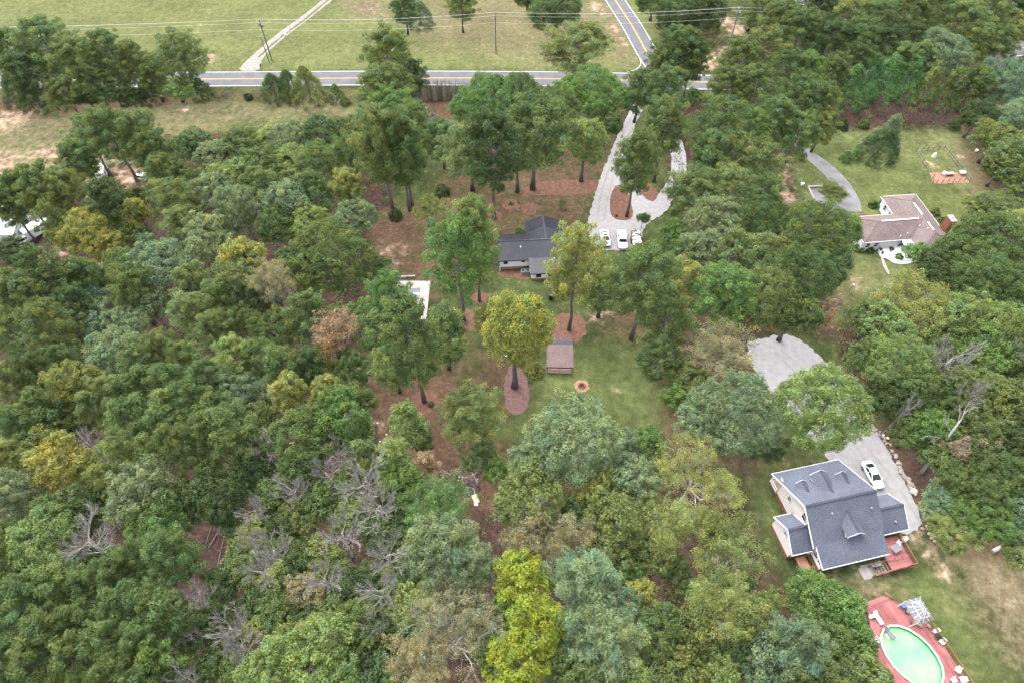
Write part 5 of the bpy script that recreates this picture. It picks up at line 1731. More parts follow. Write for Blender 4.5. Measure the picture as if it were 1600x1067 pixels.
# left wood
for a in [('S', 168, 205, 38, 'm', 19), ('S', 134, 212, 28, 'm', 16), ('S', 215, 212, 38, 'm', 18), ('P', 244, 240, 32, 'm', 16), ('S', 122, 246, 26, 'm', 15), ('P', 256, 275, 32, 'm', 15), ('S', 62, 292, 38, 'm', 18), ('S', 100, 300, 32, 'v', 17), ('S', 32, 300, 24, 'm', 16), ('S', 8, 318, 24, 'm', 15), ('P', 20, 392, 22, 'd', 8), ('S', 80, 344, 22, 'v', 15), ('S', 168, 315, 30, 'd', 16)]:
    T(*a)
T('N', 134, 362, 36, 'y', 13, label='golden yellow tree beside the parked white camper at the left')
for a in [('N', 104, 372, 24, 'e', 11), ('N', 168, 382, 26, 'y', 11), ('N', 216, 332, 18, 'y', 14), ('O', 188, 360, 16, 'e', 7), ('O', 214, 372, 22, 'm', 8), ('B', 215, 305, 15, 'd'), ('P', 274, 318, 38, 'v', 15), ('P', 285, 280, 32, 'm', 14),
          ('O', 300, 226, 28, 'm', 9), ('O', 336, 244, 30, 'g', 10), ('O', 378, 232, 32, 'm', 10), ('O', 416, 222, 28, 'l', 9), ('O', 456, 222, 34, 'g', 11), ('O', 498, 214, 32, 'd', 11), ('O', 536, 205, 26, 'm', 9), ('N', 526, 220, 9, 'y', 8), ('P', 502, 256, 32, 'm', 14), ('P', 546, 240, 30, 'm', 14), ('O', 450, 254, 32, 'l', 11),
          ('O', 404, 262, 32, 'm', 11), ('O', 362, 278, 30, 'l', 11), ('O', 330, 300, 34, 'g', 12), ('O', 378, 332, 38, 'g', 13), ('P', 420, 300, 30, 'm', 14), ('P', 394, 292, 26, 'm', 13), ('O', 324, 375, 36, 'g', 13), ('P', 288, 352, 26, 'v', 13), ('N', 300, 335, 15, 'e', 9), ('O', 450, 315, 36, 'g', 13), ('P', 490, 298, 30, 'm', 14)]:
    T(*a)
T('N', 545, 292, 26, 'e', 14, label='tall yellow-green tree at the edge of the wood left of the leaning pine trunks')
for a in [('O', 484, 352, 28, 'l', 11), ('O', 436, 355, 30, 'm', 12), ('O', 552, 340, 30, 'g', 10), ('O', 520, 400, 58, 'm', 15), ('O', 585, 415, 22, 'd', 7), ('O', 470, 420, 34, 'm', 13), ('N', 382, 402, 30, 'y', 16), ('P', 366, 444, 34, 'v', 15), ('P', 302, 442, 26, 'v', 14), ('O', 254, 420, 38, 'g', 13), ('O', 234, 395, 22, 'u', 10),
          ('O', 196, 420, 28, 'm', 11), ('N', 158, 432, 15, 't', 10), ('P', 140, 428, 26, 'm', 14), ('P', 62, 430, 38, 'm', 17), ('P', 18, 448, 30, 'm', 15), ('P', 98, 440, 34, 'd', 16), ('P', 40, 470, 42, 'v', 17), ('P', 20, 520, 36, 'v', 16), ('P', 80, 510, 40, 'v', 17), ('P', 120, 480, 28, 'd', 15), ('P', 202, 452, 34, 'm', 15), ('O', 152, 468, 22, 'u', 9),
          ('O', 160, 502, 30, 'g', 11), ('O', 204, 508, 28, 'g', 11), ('O', 240, 482, 24, 'g', 10), ('O', 296, 474, 26, 'g', 11), ('P', 306, 492, 32, 'v', 14), ('P', 338, 516, 26, 'v', 13), ('P', 344, 470, 26, 'm', 13), ('O', 402, 470, 30, 'd', 11), ('O', 382, 500, 26, 'v', 10), ('O', 428, 520, 30, 'm', 11), ('P', 478, 488, 34, 'm', 15)]:
    T(*a)
T('T', 430, 446, 30, 't', 15, label='pale tan tree in the wood below the large green oaks')
T('N', 432, 495, 14, 'e', 9)
T('O', 541, 498, 24, 'm', 9)
T('T', 520, 526, 30, 'o', 13, label='orange-tan tree at the right side of the wood left of the pool pines')
for a in [('O', 484, 524, 20, 'g', 9), ('N', 520, 560, 22, 'e', 9), ('O', 182, 552, 38, 'g', 12), ('P', 224, 560, 28, 'v', 14), ('P', 256, 545, 26, 'v', 13), ('P', 292, 560, 28, 'm', 14), ('P', 330, 594, 30, 'm', 14), ('P', 370, 560, 30, 'l', 14), ('P', 408, 560, 28, 'm', 13), ('P', 444, 570, 34, 'm', 14), ('P', 478, 575, 28, 'd', 13),
          ('O', 378, 612, 30, 'g', 11), ('O', 414, 620, 24, 'g', 9), ('N', 452, 618, 28, 'e', 15), ('N', 508, 612, 26, 'e', 13), ('O', 410, 650, 26, 'v', 9), ('O', 548, 575, 26, 'm', 9), ('O', 560, 625, 22, 'm', 8)]:
    T(*a)
T('N', 118, 602, 33, 'y', 16, label='golden yellow tree in the left wood above the larger yellow one')
T('N', 92, 722, 42, 'y', 14, label='large golden yellow tree near the left edge of the wood')
T('N', 76, 690, 24, 'e', 12)
for a in [('N', 140, 738, 20, 'e', 9), ('P', 100, 566, 26, 'm', 14), ('P', 52, 585, 30, 'd', 15), ('P', 18, 600, 28, 'v', 14), ('P', 70, 632, 28, 'm', 14), ('P', 34, 660, 32, 'm', 14), ('P', 76, 664, 26, 'm', 12), ('P', 20, 720, 34, 'v', 13), ('P', 172, 614, 30, 'v', 14), ('P', 204, 614, 24, 'm', 13), ('P', 232, 602, 24, 'm', 13),
          ('P', 262, 600, 28, 'm', 14), ('P', 300, 618, 28, 'm', 14), ('P', 268, 634, 24, 'l', 13), ('P', 232, 640, 24, 'm', 13), ('P', 196, 650, 26, 'm', 13), ('P', 148, 636, 24, 'v', 13), ('P', 110, 645, 22, 'd', 12), ('P', 250, 668, 24, 'm', 13), ('P', 276, 694, 28, 'm', 14), ('P', 198, 704, 36, 'm', 14), ('P', 226, 684, 24, 'd', 12),
          ('P', 352, 664, 38, 'm', 15), ('P', 374, 694, 30, 'm', 14), ('P', 320, 680, 28, 'm', 14), ('P', 340, 640, 26, 'm', 13), ('P', 400, 690, 24, 'm', 12), ('D', 140, 692, 20, 'r', 10)]:
    T(*a)
for a in [('O', 218, 770, 44, 'g', 13), ('O', 22, 775, 38, 'g', 12), ('O', 100, 798, 34, 'm', 11), ('O', 150, 790, 24, 'd', 8), ('O', 320, 768, 28, 'd', 9), ('O', 352, 786, 30, 'd', 9), ('O', 72, 846, 46, 'l', 13), ('O', 20, 850, 34, 'm', 11), ('O', 242, 818, 40, 'b', 11), ('O', 395, 735, 26, 'd', 9), ('P', 165, 745, 24, 'v', 11)]:
    T(*a)
T('D', 138, 846, 46, 'r', 13, label='wide purplish bare dead crown in the lower left wood')
for a in [('P', 268, 862, 36, 'm', 16), ('P', 222, 878, 32, 'm', 15), ('P', 186, 900, 36, 'm', 15), ('P', 150, 918, 32, 'm', 14), ('P', 96, 918, 40, 'm', 15), ('P', 48, 930, 40, 'm', 15), ('P', 12, 905, 34, 'd', 13), ('P', 200, 945, 38, 'm', 15), ('P', 240, 945, 34, 'm', 15), ('P', 30, 985, 42, 'm', 15), ('P', 84, 985, 40, 'm', 15), ('P', 132, 975, 34, 'm', 14), ('P', 262, 965, 30, 'm', 14),
          ('P', 172, 1000, 34, 'm', 15), ('P', 222, 1005, 34, 'm', 15), ('P', 250, 1035, 30, 'b', 14), ('P', 180, 1050, 36, 'm', 15), ('P', 120, 1035, 38, 'm', 15), ('P', 60, 1045, 42, 'm', 15), ('P', 8, 1050, 40, 'm', 14), ('P', 220, 1075, 36, 'm', 14), ('P', 292, 985, 24, 'd', 12)]:
    T(*a)
# dead trees in the middle of the wood
DEADS = [(311, 938, 24, 11), (364, 978, 30, 12), (300, 990, 22, 11), (380, 1012, 28, 12), (290, 1058, 24, 11), (432, 858, 28, 12), (572, 752, 40, 13), (590, 790, 34, 12), (532, 838, 32, 12), (505, 908, 30, 12), (598, 925, 32, 12), (606, 872, 32, 12), (412, 898, 26, 12), (590, 975, 22, 10),
         (524, 706, 26, 11), (510, 742, 24, 11), (416, 702, 26, 11), (458, 768, 26, 11), (400, 800, 22, 10), (398, 845, 20, 10)]
for x, y, r, h in DEADS:
    T('D', x, y, r * 0.98, 'r', h + 1)
for a in [('O', 440, 815, 28, 'd', 6), ('O', 480, 800, 30, 'v', 7), ('O', 425, 770, 26, 'm', 8), ('O', 500, 780, 28, 'm', 8), ('O', 540, 795, 28, 'v', 6), ('O', 470, 870, 28, 'd', 6), ('O', 500, 870, 26, 'v', 6), ('O', 430, 905, 24, 'e', 6), ('O', 545, 920, 28, 'd', 6), ('O', 478, 920, 24, 't', 7), ('O', 434, 955, 28, 'm', 7), ('O', 400, 940, 26, 'd', 6), ('O', 620, 850, 24, 'd', 6),
          ('O', 575, 968, 36, 'm', 9), ('O', 520, 960, 26, 'v', 7), ('O', 380, 880, 28, 'v', 7), ('O', 350, 905, 24, 'd', 6), ('O', 345, 950, 24, 'd', 6), ('O', 330, 1040, 26, 'd', 6), ('O', 370, 1050, 26, 'm', 6), ('O', 560, 1020, 30, 'd', 7), ('O', 600, 1045, 34, 'd', 8), ('O', 400, 985, 22, 'e', 6), ('O', 470, 970, 24, 'd', 6), ('O', 640, 900, 24, 'm', 7), ('O', 585, 830, 24, 'm', 6), ('O', 400, 830, 24, 'e', 6), ('O', 378, 760, 24, 'm', 7)]:
    T(*a)
for a in [('O', 292, 800, 22, 'd', 6), ('O', 330, 742, 22, 'm', 7), ('O', 372, 830, 20, 'm', 5), ('O', 560, 800, 22, 'v', 5), ('O', 545, 750, 22, 'm', 6), ('O', 610, 810, 22, 'm', 6), ('O', 640, 820, 22, 'd', 6), ('O', 610, 895, 22, 'v', 5), ('O', 575, 905, 22, 'd', 5), ('O', 590, 945, 22, 'm', 5), ('O', 450, 940, 20, 'v', 5),
          ('O', 360, 1000, 22, 'd', 5), ('O', 310, 965, 20, 'm', 5), ('O', 440, 850, 20, 'v', 5), ('O', 520, 885, 20, 'm', 5), ('O', 640, 1010, 26, 'd', 7), ('O', 620, 985, 22, 'm', 6), ('O', 270, 770, 22, 'm', 7), ('O', 150, 870, 22, 'd', 5), ('O', 120, 820, 22, 'm', 6)]:
    T(*a)
for a in [('O', 430, 1050, 42, 'l', 12), ('O', 492, 1020, 48, 'l', 12), ('O', 520, 1060, 36, 'l', 10), ('O', 455, 1010, 28, 'e', 10)]:
    T(*a)
T('O', 476, 684, 42, 'm', 13)
T('O', 528, 652, 40, 'b', 13)
T('O', 470, 730, 30, 'm', 11)
T('O', 550, 680, 26, 'm', 9)
T('P', 566, 714, 25, 'v', 12)
T('P', 612, 712, 24, 'l', 12)
for a in [('O', 620, 752, 30, 'b', 9), ('O', 640, 775, 26, 'm', 8), ('O', 606, 780, 20, 'm', 7), ('N', 660, 690, 16, 'd', 6)]:
    T(*a)
T('T', 686, 795, 44, 'b', 10, label='light bright green tree just below the brush pile')
T('P', 694, 862, 60, 'g', 16, label='large grey-green pine below the brush pile')
for a in [('P', 740, 880, 34, 'g', 14), ('P', 660, 850, 30, 'g', 14), ('O', 645, 955, 30, 'e', 9)]:
    T(*a)
T('T', 705, 995, 74, 't', 15, label='very wide tan tree with white branches at the bottom edge')
T('T', 730, 944, 32, 't', 11)
T('T', 660, 1045, 44, 't', 12)
T('O', 760, 1010, 30, 'b', 8)
T('N', 820, 900, 40, 'Y', 13, label='top one of the vivid yellow trees at the bottom edge')
T('N', 844, 975, 44, 'Y', 13, label='middle one of the vivid yellow trees at the bottom edge')
T('N', 806, 1035, 46, 'Y', 12, label='lowest of the vivid yellow trees at the bottom edge')
T('O', 790, 950, 26, 'b', 8)
T('O', 868, 1030, 28, 'm', 8)
for a in [('O', 894, 692, 74, 'g', 15, None, 'largest grey-green oak below the fire pit lawn'), ('O', 830, 730, 34, 'g', 11), ('O', 830, 775, 50, 'v', 12), ('O', 926, 762, 30, 'e', 10), ('O', 986, 750, 36, 'g', 11), ('O', 960, 700, 30, 'g', 10), ('O', 1018, 690, 22, 'b', 7), ('O', 1010, 735, 24, 'd', 7)]:
    T(*a)
T('T', 1086, 745, 68, 'e', 14, label='very large pale yellow tree with white branches above the grey-roofed house yard')
for a in [('T', 826, 836, 34, 't', 11), ('T', 882, 838, 40, 't', 12), ('O', 960, 812, 44, 'v', 12), ('O', 950, 858, 30, 'v', 9), ('O', 990, 790, 26, 'v', 9), ('O', 900, 800, 26, 'd', 8)]:
    T(*a)
T('P', 914, 906, 48, 'g', 15)
for a in [('O', 952, 944, 34, 'u', 11), ('P', 946, 996, 56, 'g', 15), ('P', 896, 980, 28, 'u', 13), ('O', 1002, 936, 22, 'e', 9), ('O', 1026, 985, 36, 'm', 11), ('O', 978, 890, 24, 'b', 7), ('O', 1000, 865, 22, 'm', 7)]:
    T(*a)
T('T', 1052, 822, 52, 'e', 13)
T('T', 1128, 856, 58, 'v', 14, label='large olive tree with pale twisted branches at the yard edge left of the grey house')
for a in [('O', 1022, 860, 26, 'v', 9), ('T', 1126, 954, 46, 'e', 13), ('O', 1086, 990, 32, 'v', 11), ('O', 1168, 976, 32, 'v', 10), ('O', 1062, 1040, 32, 'v', 10), ('O', 1118, 1058, 38, 'l', 10), ('O', 1030, 1060, 24, 'g', 8), ('O', 1000, 1064, 24, 'l', 8), ('O', 960, 1062, 26, 'm', 8), ('O', 1195, 1028, 34, 'u', 10), ('O', 1160, 1020, 28, 'd', 8), ('O', 1086, 930, 20, 'm', 5), ('O', 1150, 910, 26, 'd', 6), ('T', 1204, 942, 14, 'e', 6), ('O', 920, 1055, 30, 'v', 9), ('O', 1060, 890, 22, 'd', 6)]:
    T(*a)
T('P', 1245, 1000, 46, 'u', 15, label='blue-grey pine at the bottom edge left of the round green trees')
for a in [('O', 1270, 928, 38, 'b', 9), ('O', 1318, 965, 32, 'b', 9), ('O', 1334, 1002, 30, 'b', 9), ('O', 1300, 1010, 34, 'm', 9), ('O', 1336, 1050, 34, 'v', 9), ('O', 1290, 1055, 36, 'v', 9), ('O', 1240, 1055, 34, 'm', 9), ('O', 1372, 1064, 16, 'v', 6)]:
    T(*a)
# right wood
for a in [('O', 1396, 572, 46, 'l', 12), ('O', 1350, 560, 26, 'm', 9), ('O', 1372, 625, 30, 'd', 9), ('O', 1418, 622, 30, 'd', 10), ('O', 1452, 668, 32, 'b', 9), ('O', 1420, 680, 22, 'm', 6), ('O', 1438, 590, 28, 'v', 10), ('O', 1542, 552, 42, 'b', 13), ('O', 1588, 570, 30, 'm', 12), ('O', 1520, 610, 34, 'v', 12), ('O', 1562, 628, 44, 'v', 13), ('O', 1600, 640, 34, 'v', 12),
          ('O', 1468, 620, 26, 'd', 9), ('O', 1496, 650, 28, 'm', 10), ('O', 1530, 672, 32, 'v', 11), ('O', 1582, 690, 34, 'd', 11), ('O', 1470, 712, 26, 'm', 7), ('O', 1540, 725, 34, 'm', 10), ('O', 1590, 745, 34, 'm', 10), ('O', 1500, 750, 30, 'm', 8), ('O', 1552, 772, 34, 'm', 9), ('O', 1596, 795, 28, 'u', 8), ('O', 1478, 782, 26, 'u', 5), ('O', 1512, 800, 30, 'b', 6), ('O', 1490, 832, 30, 'e', 5), ('O', 1545, 815, 32, 'b', 7),
          ('O', 1594, 872, 20, 'v', 5), ('O', 1462, 800, 18, 'g', 3.5), ('O', 1596, 835, 20, 'g', 6), ('O', 1470, 540, 30, 'm', 10)]:
    T(*a)
T('T', 1508, 704, 28, 'o', 9, label='small autumn orange tree behind the leaning dead trunk')
T('D', 1484, 566, 34, 'r', 14, label='pale grey dead tree standing out of the wood right of the round oak')
T('D', 1510, 622, 18, 'r', 14, label='slim white dead treetop above the leaning trunk in the right wood')
T('D', 1415, 640, 10, 'r', 13)
T('D', 1592, 562, 20, 'r', 13)

# undergrowth of the woods: nobody could count it
def undergrowth():
    r = np.random.RandomState(5)
    C, Rr = [], []
    for k, n in (('left', 4200), ('middle', 1000), ('right', 1000)):
        poly = gpoly(WOODS[k])
        P = np.array(poly)
        lo, hi = np.maximum(P.min(0), (-170, 2)), np.minimum(P.max(0), (170, 220))
        pts = r.uniform(lo, hi, (n * 4, 2))
        pts = pts[in_poly(pts[:, 0], pts[:, 1], poly)]
        for x, y, rad in ((335, 850, 5), (295, 770, 4), (300, 905, 4), (1480, 270, 6), (1425, 740, 5)):     # bare gaps
            g = W(x, y)
            pts = pts[np.hypot(pts[:, 0] - g.x, pts[:, 1] - g.y) > rad]
        keep = smooth_noise(pts[:, 0], pts[:, 1], 14, 9) + r.normal(0, .25, len(pts)) > -0.12
        pts = pts[keep][:n]
        s = r.uniform(0.5, 1.35, len(pts))
        z = np.where(r.rand(len(pts)) < .5, s * .45, r.uniform(.5, 4.0, len(pts)))
        inner = sdist(pts[:, 0], pts[:, 1], poly)
        z = np.where(inner < 3, s * .4, z)
        C.append(np.column_stack([pts, z]))
        Rr.append(s)
    C, Rr = np.concatenate(C), np.concatenate(Rr)
    me = leaf_cloud('undergrowth', 'leaf', r, C, Rr, 28, 0.33, 0.7, 0.85, 0.6, 0.3, False, 0.14, 0.22, -0.2)
    o = tag(link('undergrowth', me), 'low leafy undergrowth covering the floor of the woods', 'undergrowth', kind='stuff')
    o.color = (0.125, 0.160, 0.060, 1)
undergrowth()

# --- black-roofed house in the middle -------------------------------------------------------
KH_O, KH_R = (-3.3, 97.5), math.radians(4.0)
def kh(u, v, z=0.0):
    return rel(KH_O, KH_R, u, v, z)
def black_house():
    H = thing('black_roofed_house', 'white house with black standing-seam metal roof in the centre clearing', 'house', (KH_O[0], KH_O[1], 0), KH_R)
    E, RZ = 2.95, 4.75
    MB().extrude([(-.45, .75), (-.45, 3.0), (-3.85, 4.5), (-7.3, 3.0), (-7.3, .75)], .35, 15.2).build('wall', 'white', H)
    MB().box((10.1, .98, 1.85), (6.8, 2.82, 2.2)).build('wall', 'white', H)
    MB().extrude([(-7.31, .5), (-7.31, 2.95), (-10.7, 2.14), (-10.7, .5)], 6.5, 11.9).build('wall', 'white', H)
    MB().add([Lp(6.7, -3.1, 2.96), Lp(13.5, -3.1, 2.96), Lp(10.1, -3.1, 4.5), Lp(6.7, -2.95, 2.96), Lp(13.5, -2.95, 2.96), Lp(10.1, -2.95, 4.5)], [(0, 1, 2), (5, 4, 3), (0, 3, 4, 1), (1, 4, 5, 2), (2, 5, 3, 0)]).build('gable', 'white', H)
    f = MB().box((7.78, -3.87, .37), (14.86, 6.87, .76)).box((10.1, .98, .37), (6.82, 2.84, .76)).box((9.2, -9.0, .25), (5.42, 3.4, .5))
    f.build('brick_foundation', 'brick_tan', H)
    R = bpy.data.objects.new('roof', None)
    COL.objects.link(R)
    R.parent = H
    S = 'black_metal'
    roof_slope(R, [Lp(0, 7.75, E), Lp(15.6, 7.75, E), Lp(15.6, 3.87, RZ), Lp(0, 3.87, RZ)], S, .12, seams=.42)
    roof_slope(R, [Lp(0, 0, E), Lp(6.25, 0, E), Lp(10.1, 3.87, RZ), Lp(0, 3.87, RZ)], S, .12)
    roof_slope(R, [Lp(13.95, 0, E), Lp(15.6, 0, E), Lp(15.6, 3.87, RZ), Lp(10.1, 3.87, RZ)], S, .12)
    roof_slope(R, [Lp(6.25, -3.4, E), Lp(6.25, 0, E), Lp(10.1, 3.87, RZ + .01), Lp(10.1, -3.4, RZ + .01)], S, .12)
    roof_slope(R, [Lp(13.95, -3.4, E), Lp(13.95, 0, E), Lp(10.1, 3.87, RZ + .01), Lp(10.1, -3.4, RZ + .01)], S, .12)
    roof_slope(R, [Lp(6.2, 11.1, 2.25), Lp(12.2, 11.1, 2.25), Lp(12.2, 7.45, 3.12), Lp(6.2, 7.45, 3.12)], S, .10, seams=.42)
    m = MB()                                   # seams of the gabled wing and of the far slope
    for i in range(15):
        u = .2 + i * .42
        m.bar(Lp(u, 0, E + .02), Lp(u, 3.87, RZ + .02), .05, .05)
    for s, u0 in ((1, 6.25), (-1, 13.95)):
        for i in range(8):
            v = -3.2 + i * .42
            m.bar(Lp(u0, v, E + .03), Lp(10.1, v, RZ + .03), .05, .05)
    tag(m.build('standing_seams', S, R), kind='stuff')
    MB().bar(Lp(0, 3.87, RZ + .03), Lp(15.6, 3.87, RZ + .03), .3, .06).build('ridge_cap', S, R)
    MB().bar(Lp(10.1, -3.4, RZ + .04), Lp(10.1, 3.7, RZ + .04), .3, .06).build('ridge_cap', S, R)
    for a, b in ((Lp(0, 7.78, E - .08), Lp(15.6, 7.78, E - .08)), (Lp(-.03, 0, E - .06), Lp(-.03, 3.87, RZ - .06)), (Lp(-.03, 3.87, RZ - .06), Lp(-.03, 7.75, E - .06)), (Lp(6.2, 11.13, 2.18), Lp(12.2, 11.13, 2.18))):
        MB().bar(a, b, .08, .2).build('fascia', 'dark', H)
    window(H, (1.5, -7.34, 2.15), .75, 1.0, 0, 'dark')
    window(H, (5.1, -7.34, 2.35), .6, .7, 0, 'dark')
    window(H, (8.0, -10.73, 1.3), 1.0, .9, 0, 'dark')
    window(H, (10.4, -10.73, 1.3), 1.0, .9, 0, 'dark')
    window(H, (.31, -3.9, 2.0), 1.0, 1.1, -math.pi / 2, 'dark')
    MB().tube([Lp(4.7, 5.3, 4.0), Lp(4.7, 5.3, 4.45)], [.13, .13], 8).build('roof_vent', 'plastic_white', H)
    MB().tube([Lp(9.2, -1.0, 4.2), Lp(9.2, -1.0, 4.6)], [.1, .1], 8).build('roof_vent', 'rail_wood', H)
    MB().box((.3, -7.6, 1.4), (.12, .12, 2.8)).build('downspout', 'trim', H)
    return H
black_house()
for k, (u, lab) in enumerate(((5.0, 'left air conditioning unit behind the black-roofed house'), (5.95, 'right air conditioning unit behind the black-roofed house'))):
    t = thing('air_conditioner', lab, 'air conditioner', tuple(kh(u, 8.7)), KH_R)
    MB().box((0, 0, .05), (.95, .95, .1)).build('pad', 'concrete_grey', t)
    MB().box((0, 0, .5), (.8, .8, .8)).build('cabinet', 'ac_grey', t, bevel=.03)
    MB().tube([(0, 0, .9), (0, 0, .94)], [.3, .3], 12).build('fan_grille', 'dark', t)
t = thing('fence', 'short dark fence running right from the black-roofed house', 'fence', tuple(kh(15.2, 0.2)), KH_R)
for k in range(8):
    MB().box((k * 1.0, 0, .6), (.09, .09, 1.2)).build('post', 'dark', t)
for z in (.35, 1.1):
    MB().bar((0, .0, z), (7, 0, z), .05, .1).build('rail', 'dark', t)
t = thing('porch_bench', 'white bench at the right corner of the black roof', 'bench', tuple(kh(14.9, -1.0)), KH_R)
MB().box((0, 0, .45), (1.4, .5, .06)).build('seat', 'plastic_white', t)
MB().box((0, .25, .8), (1.4, .06, .6)).build('backrest', 'plastic_white', t)
for x in (-.6, .6):
    MB().box((x, 0, .21), (.07, .45, .42)).build('leg', 'plastic_white', t)

# --- pavilion, fire pit, tank ---------------------------------------------------------------
def pavilion():
    c = W(875, 553, 2.4)
    H = thing('pavilion', 'open wooden pavilion with a weathered mauve shingle roof on the back lawn', 'pavilion', (c.x, c.y, 0), math.radians(-2))
    w, d = 5.0, 5.6
    roof_slope(H, [(-w / 2, -d / 2, 2.2), (w / 2, -d / 2, 2.2), (w / 2 - .15, d / 2 - .9, 2.75), (-w / 2 + .15, d / 2 - .9, 2.75)], 'shingle_mauve', .14)
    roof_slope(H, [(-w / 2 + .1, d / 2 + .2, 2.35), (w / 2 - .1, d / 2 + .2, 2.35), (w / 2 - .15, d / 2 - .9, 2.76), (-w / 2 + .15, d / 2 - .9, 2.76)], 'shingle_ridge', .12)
    MB().box((0, -d / 2 - .02, 2.04), (w, .1, .22)).build('fascia', 'dark', H)
    for x in (-w / 2 + .3, 0, w / 2 - .3):
        for y in (-d / 2 + .25, d / 2 - .4):
            MB().box((x, y, 1.03), (.16, .16, 2.1)).build('post', 'wood', H)
    for k in range(3):
        MB().box((-1.45 + k * 1.45, -d / 2 + .2, .62), (1.42, .1, 1.2)).build('wall_panel', 'wood_pale', H)
    MB().box((0, 0, .06), (w - .3, d - .3, .12)).build('floor', 'wood', H)
    MB().box((0, d / 2 - .35, 1.0), (w - .6, .08, 2.0)).build('back_wall', 'dark', H)
pavilion()
sheet('patio_slab', gpoly([(862, 523), (891, 522), (893, 534), (861, 534)]), .016, 'bark_mulch', .06, smooth=0)
def fire_pit():
    c = W(909, 603)
    t = thing('fire_pit', 'round stone fire pit on a patch of orange clay in the back lawn', 'fire pit', tuple(c))
    bed = [(1.35 * math.cos(a * .393) * RNG.uniform(.85, 1.1), 1.35 * math.sin(a * .393) * RNG.uniform(.85, 1.1)) for a in range(16)]
    MB().prism(bed, .0, .02).build('clay_bed', 'clay', t)
    for k in range(11):
        a = k * 6.283 / 11
        MB().lump((.55 * math.cos(a), .55 * math.sin(a), .12), (.2, .16, .15), k, 8, 5).build('stone', 'brick', t)
    MB().tube([(0, 0, .02), (0, 0, .06)], [.42, .42], 10).build('ash', 'dark', t)
fire_pit()
def propane():
    p = W(914, 463)
    t = thing('propane_tank', 'white cylindrical propane tank lying behind the black-roofed house', 'tank', tuple(p), math.radians(12))
    MB().tube([(-1.45, 0, .75), (-1.3, 0, .75), (-1.1, 0, .75), (1.1, 0, .75), (1.3, 0, .75), (1.45, 0, .75)], [.12, .36, .45, .45, .36, .12], 12).build('vessel', 'plastic_white', t, True)
    for x in (-.8, .8):
        MB().box((x, 0, .16), (.12, .6, .36)).build('foot', 'concrete_grey', t)
    MB().tube([(0, 0, 1.15), (0, 0, 1.4)], [.18, .18], 8).build('valve_cover', 'plastic_white', t)
propane()
t = thing('storage_box', 'black storage box on the lawn below the black-roofed house', 'box', tuple(W(862, 466)), .1)
MB().box((0, 0, .55), (1.15, 1.0, 1.1)).build('body', 'dark', t, bevel=.04)
MB().box((0, 0, 1.14), (1.25, 1.1, .1)).build('lid', 'dark', t, bevel=.03)
def swing():
    p = W(794, 557)
    t = thing('swing_frame', 'white timber swing frame half hidden by the yellow-green tree', 'swing', tuple(p), .1)
    for x in (-1.3, 1.3):
        for y in (-.8, .8):
            MB().bar((x, y, 0), (x, 0, 2.2), .12).build('leg', 'plastic_white', t)
    MB().bar((-1.5, 0, 2.22), (1.5, 0, 2.22), .14).build('beam', 'plastic_white', t)
    MB().box((0, 0, .5), (1.6, .5, .06)).build('seat', 'plastic_white', t)
    MB().box((0, .25, .8), (1.6, .06, .5)).build('backrest', 'plastic_white', t)
    for x in (-.7, .7):
        MB().bar((x, 0, .5), (x, 0, 2.2), .03).build('chain', 'steel', t)
swing()

# --- rectangular pool -----------------------------------------------------------------------
def ground_pool():
    a, b, c_, d_ = [W(x, y) for x, y in ((593, 438), (672, 440), (673, 545), (585, 545))]
    P = thing('rectangular_pool', 'rectangular in-ground pool with dark water and pale concrete surround', 'pool', (0, 0, 0))
    x0, x1 = -25.6, -16.7
    y1, y0 = 87.0, 70.5
    ix0, ix1, iy0, iy1 = -23.2, -18.6, 73.0, 85.0
    z = .10
    slabs = []
    for X0, X1, Y0, Y1 in ((x0, x1, iy1, y1), (x0, x1, y0, iy0), (x0, ix0, iy0, iy1), (ix1, x1, iy0, iy1)):
        nx_, ny_ = max(1, round((X1 - X0) / 2.4)), max(1, round((Y1 - Y0) / 2.4))
        for i in range(nx_):
            for j in range(ny_):
                w, h = (X1 - X0) / nx_, (Y1 - Y0) / ny_
                MB().box((X0 + w * (i + .5), Y0 + h * (j + .5), z / 2), (w - .015, h - .015, z)).build('concrete_slab', 'concrete', P)
    MB().box(((ix0 + ix1) / 2, (iy0 + iy1) / 2, .02), (ix1 - ix0 - .01, iy1 - iy0 - .01, .03)).build('pool_water', 'pool_blue', P)
    MB().box(((ix0 + ix1) / 2, iy1 - .5, .04), (ix1 - ix0 - .01, 1.0, .03)).build('pool_step', 'fabric_grey', P)
ground_pool()
p, q = W(590, 436.5), W(649, 433)
t = thing('retaining_wall', 'low dark stone wall behind the rectangular pool', 'wall', tuple(p))
d = q - p
n = 12
for k in range(n):
    a, b = d * (k / n), d * ((k + .96) / n)
    MB().bar((a.x, a.y, .2), (b.x, b.y, .2), .35, .42 + RNG.uniform(-.04, .04)).build('stone', 'concrete_grey' if k % 3 else 'brick_tan', t)

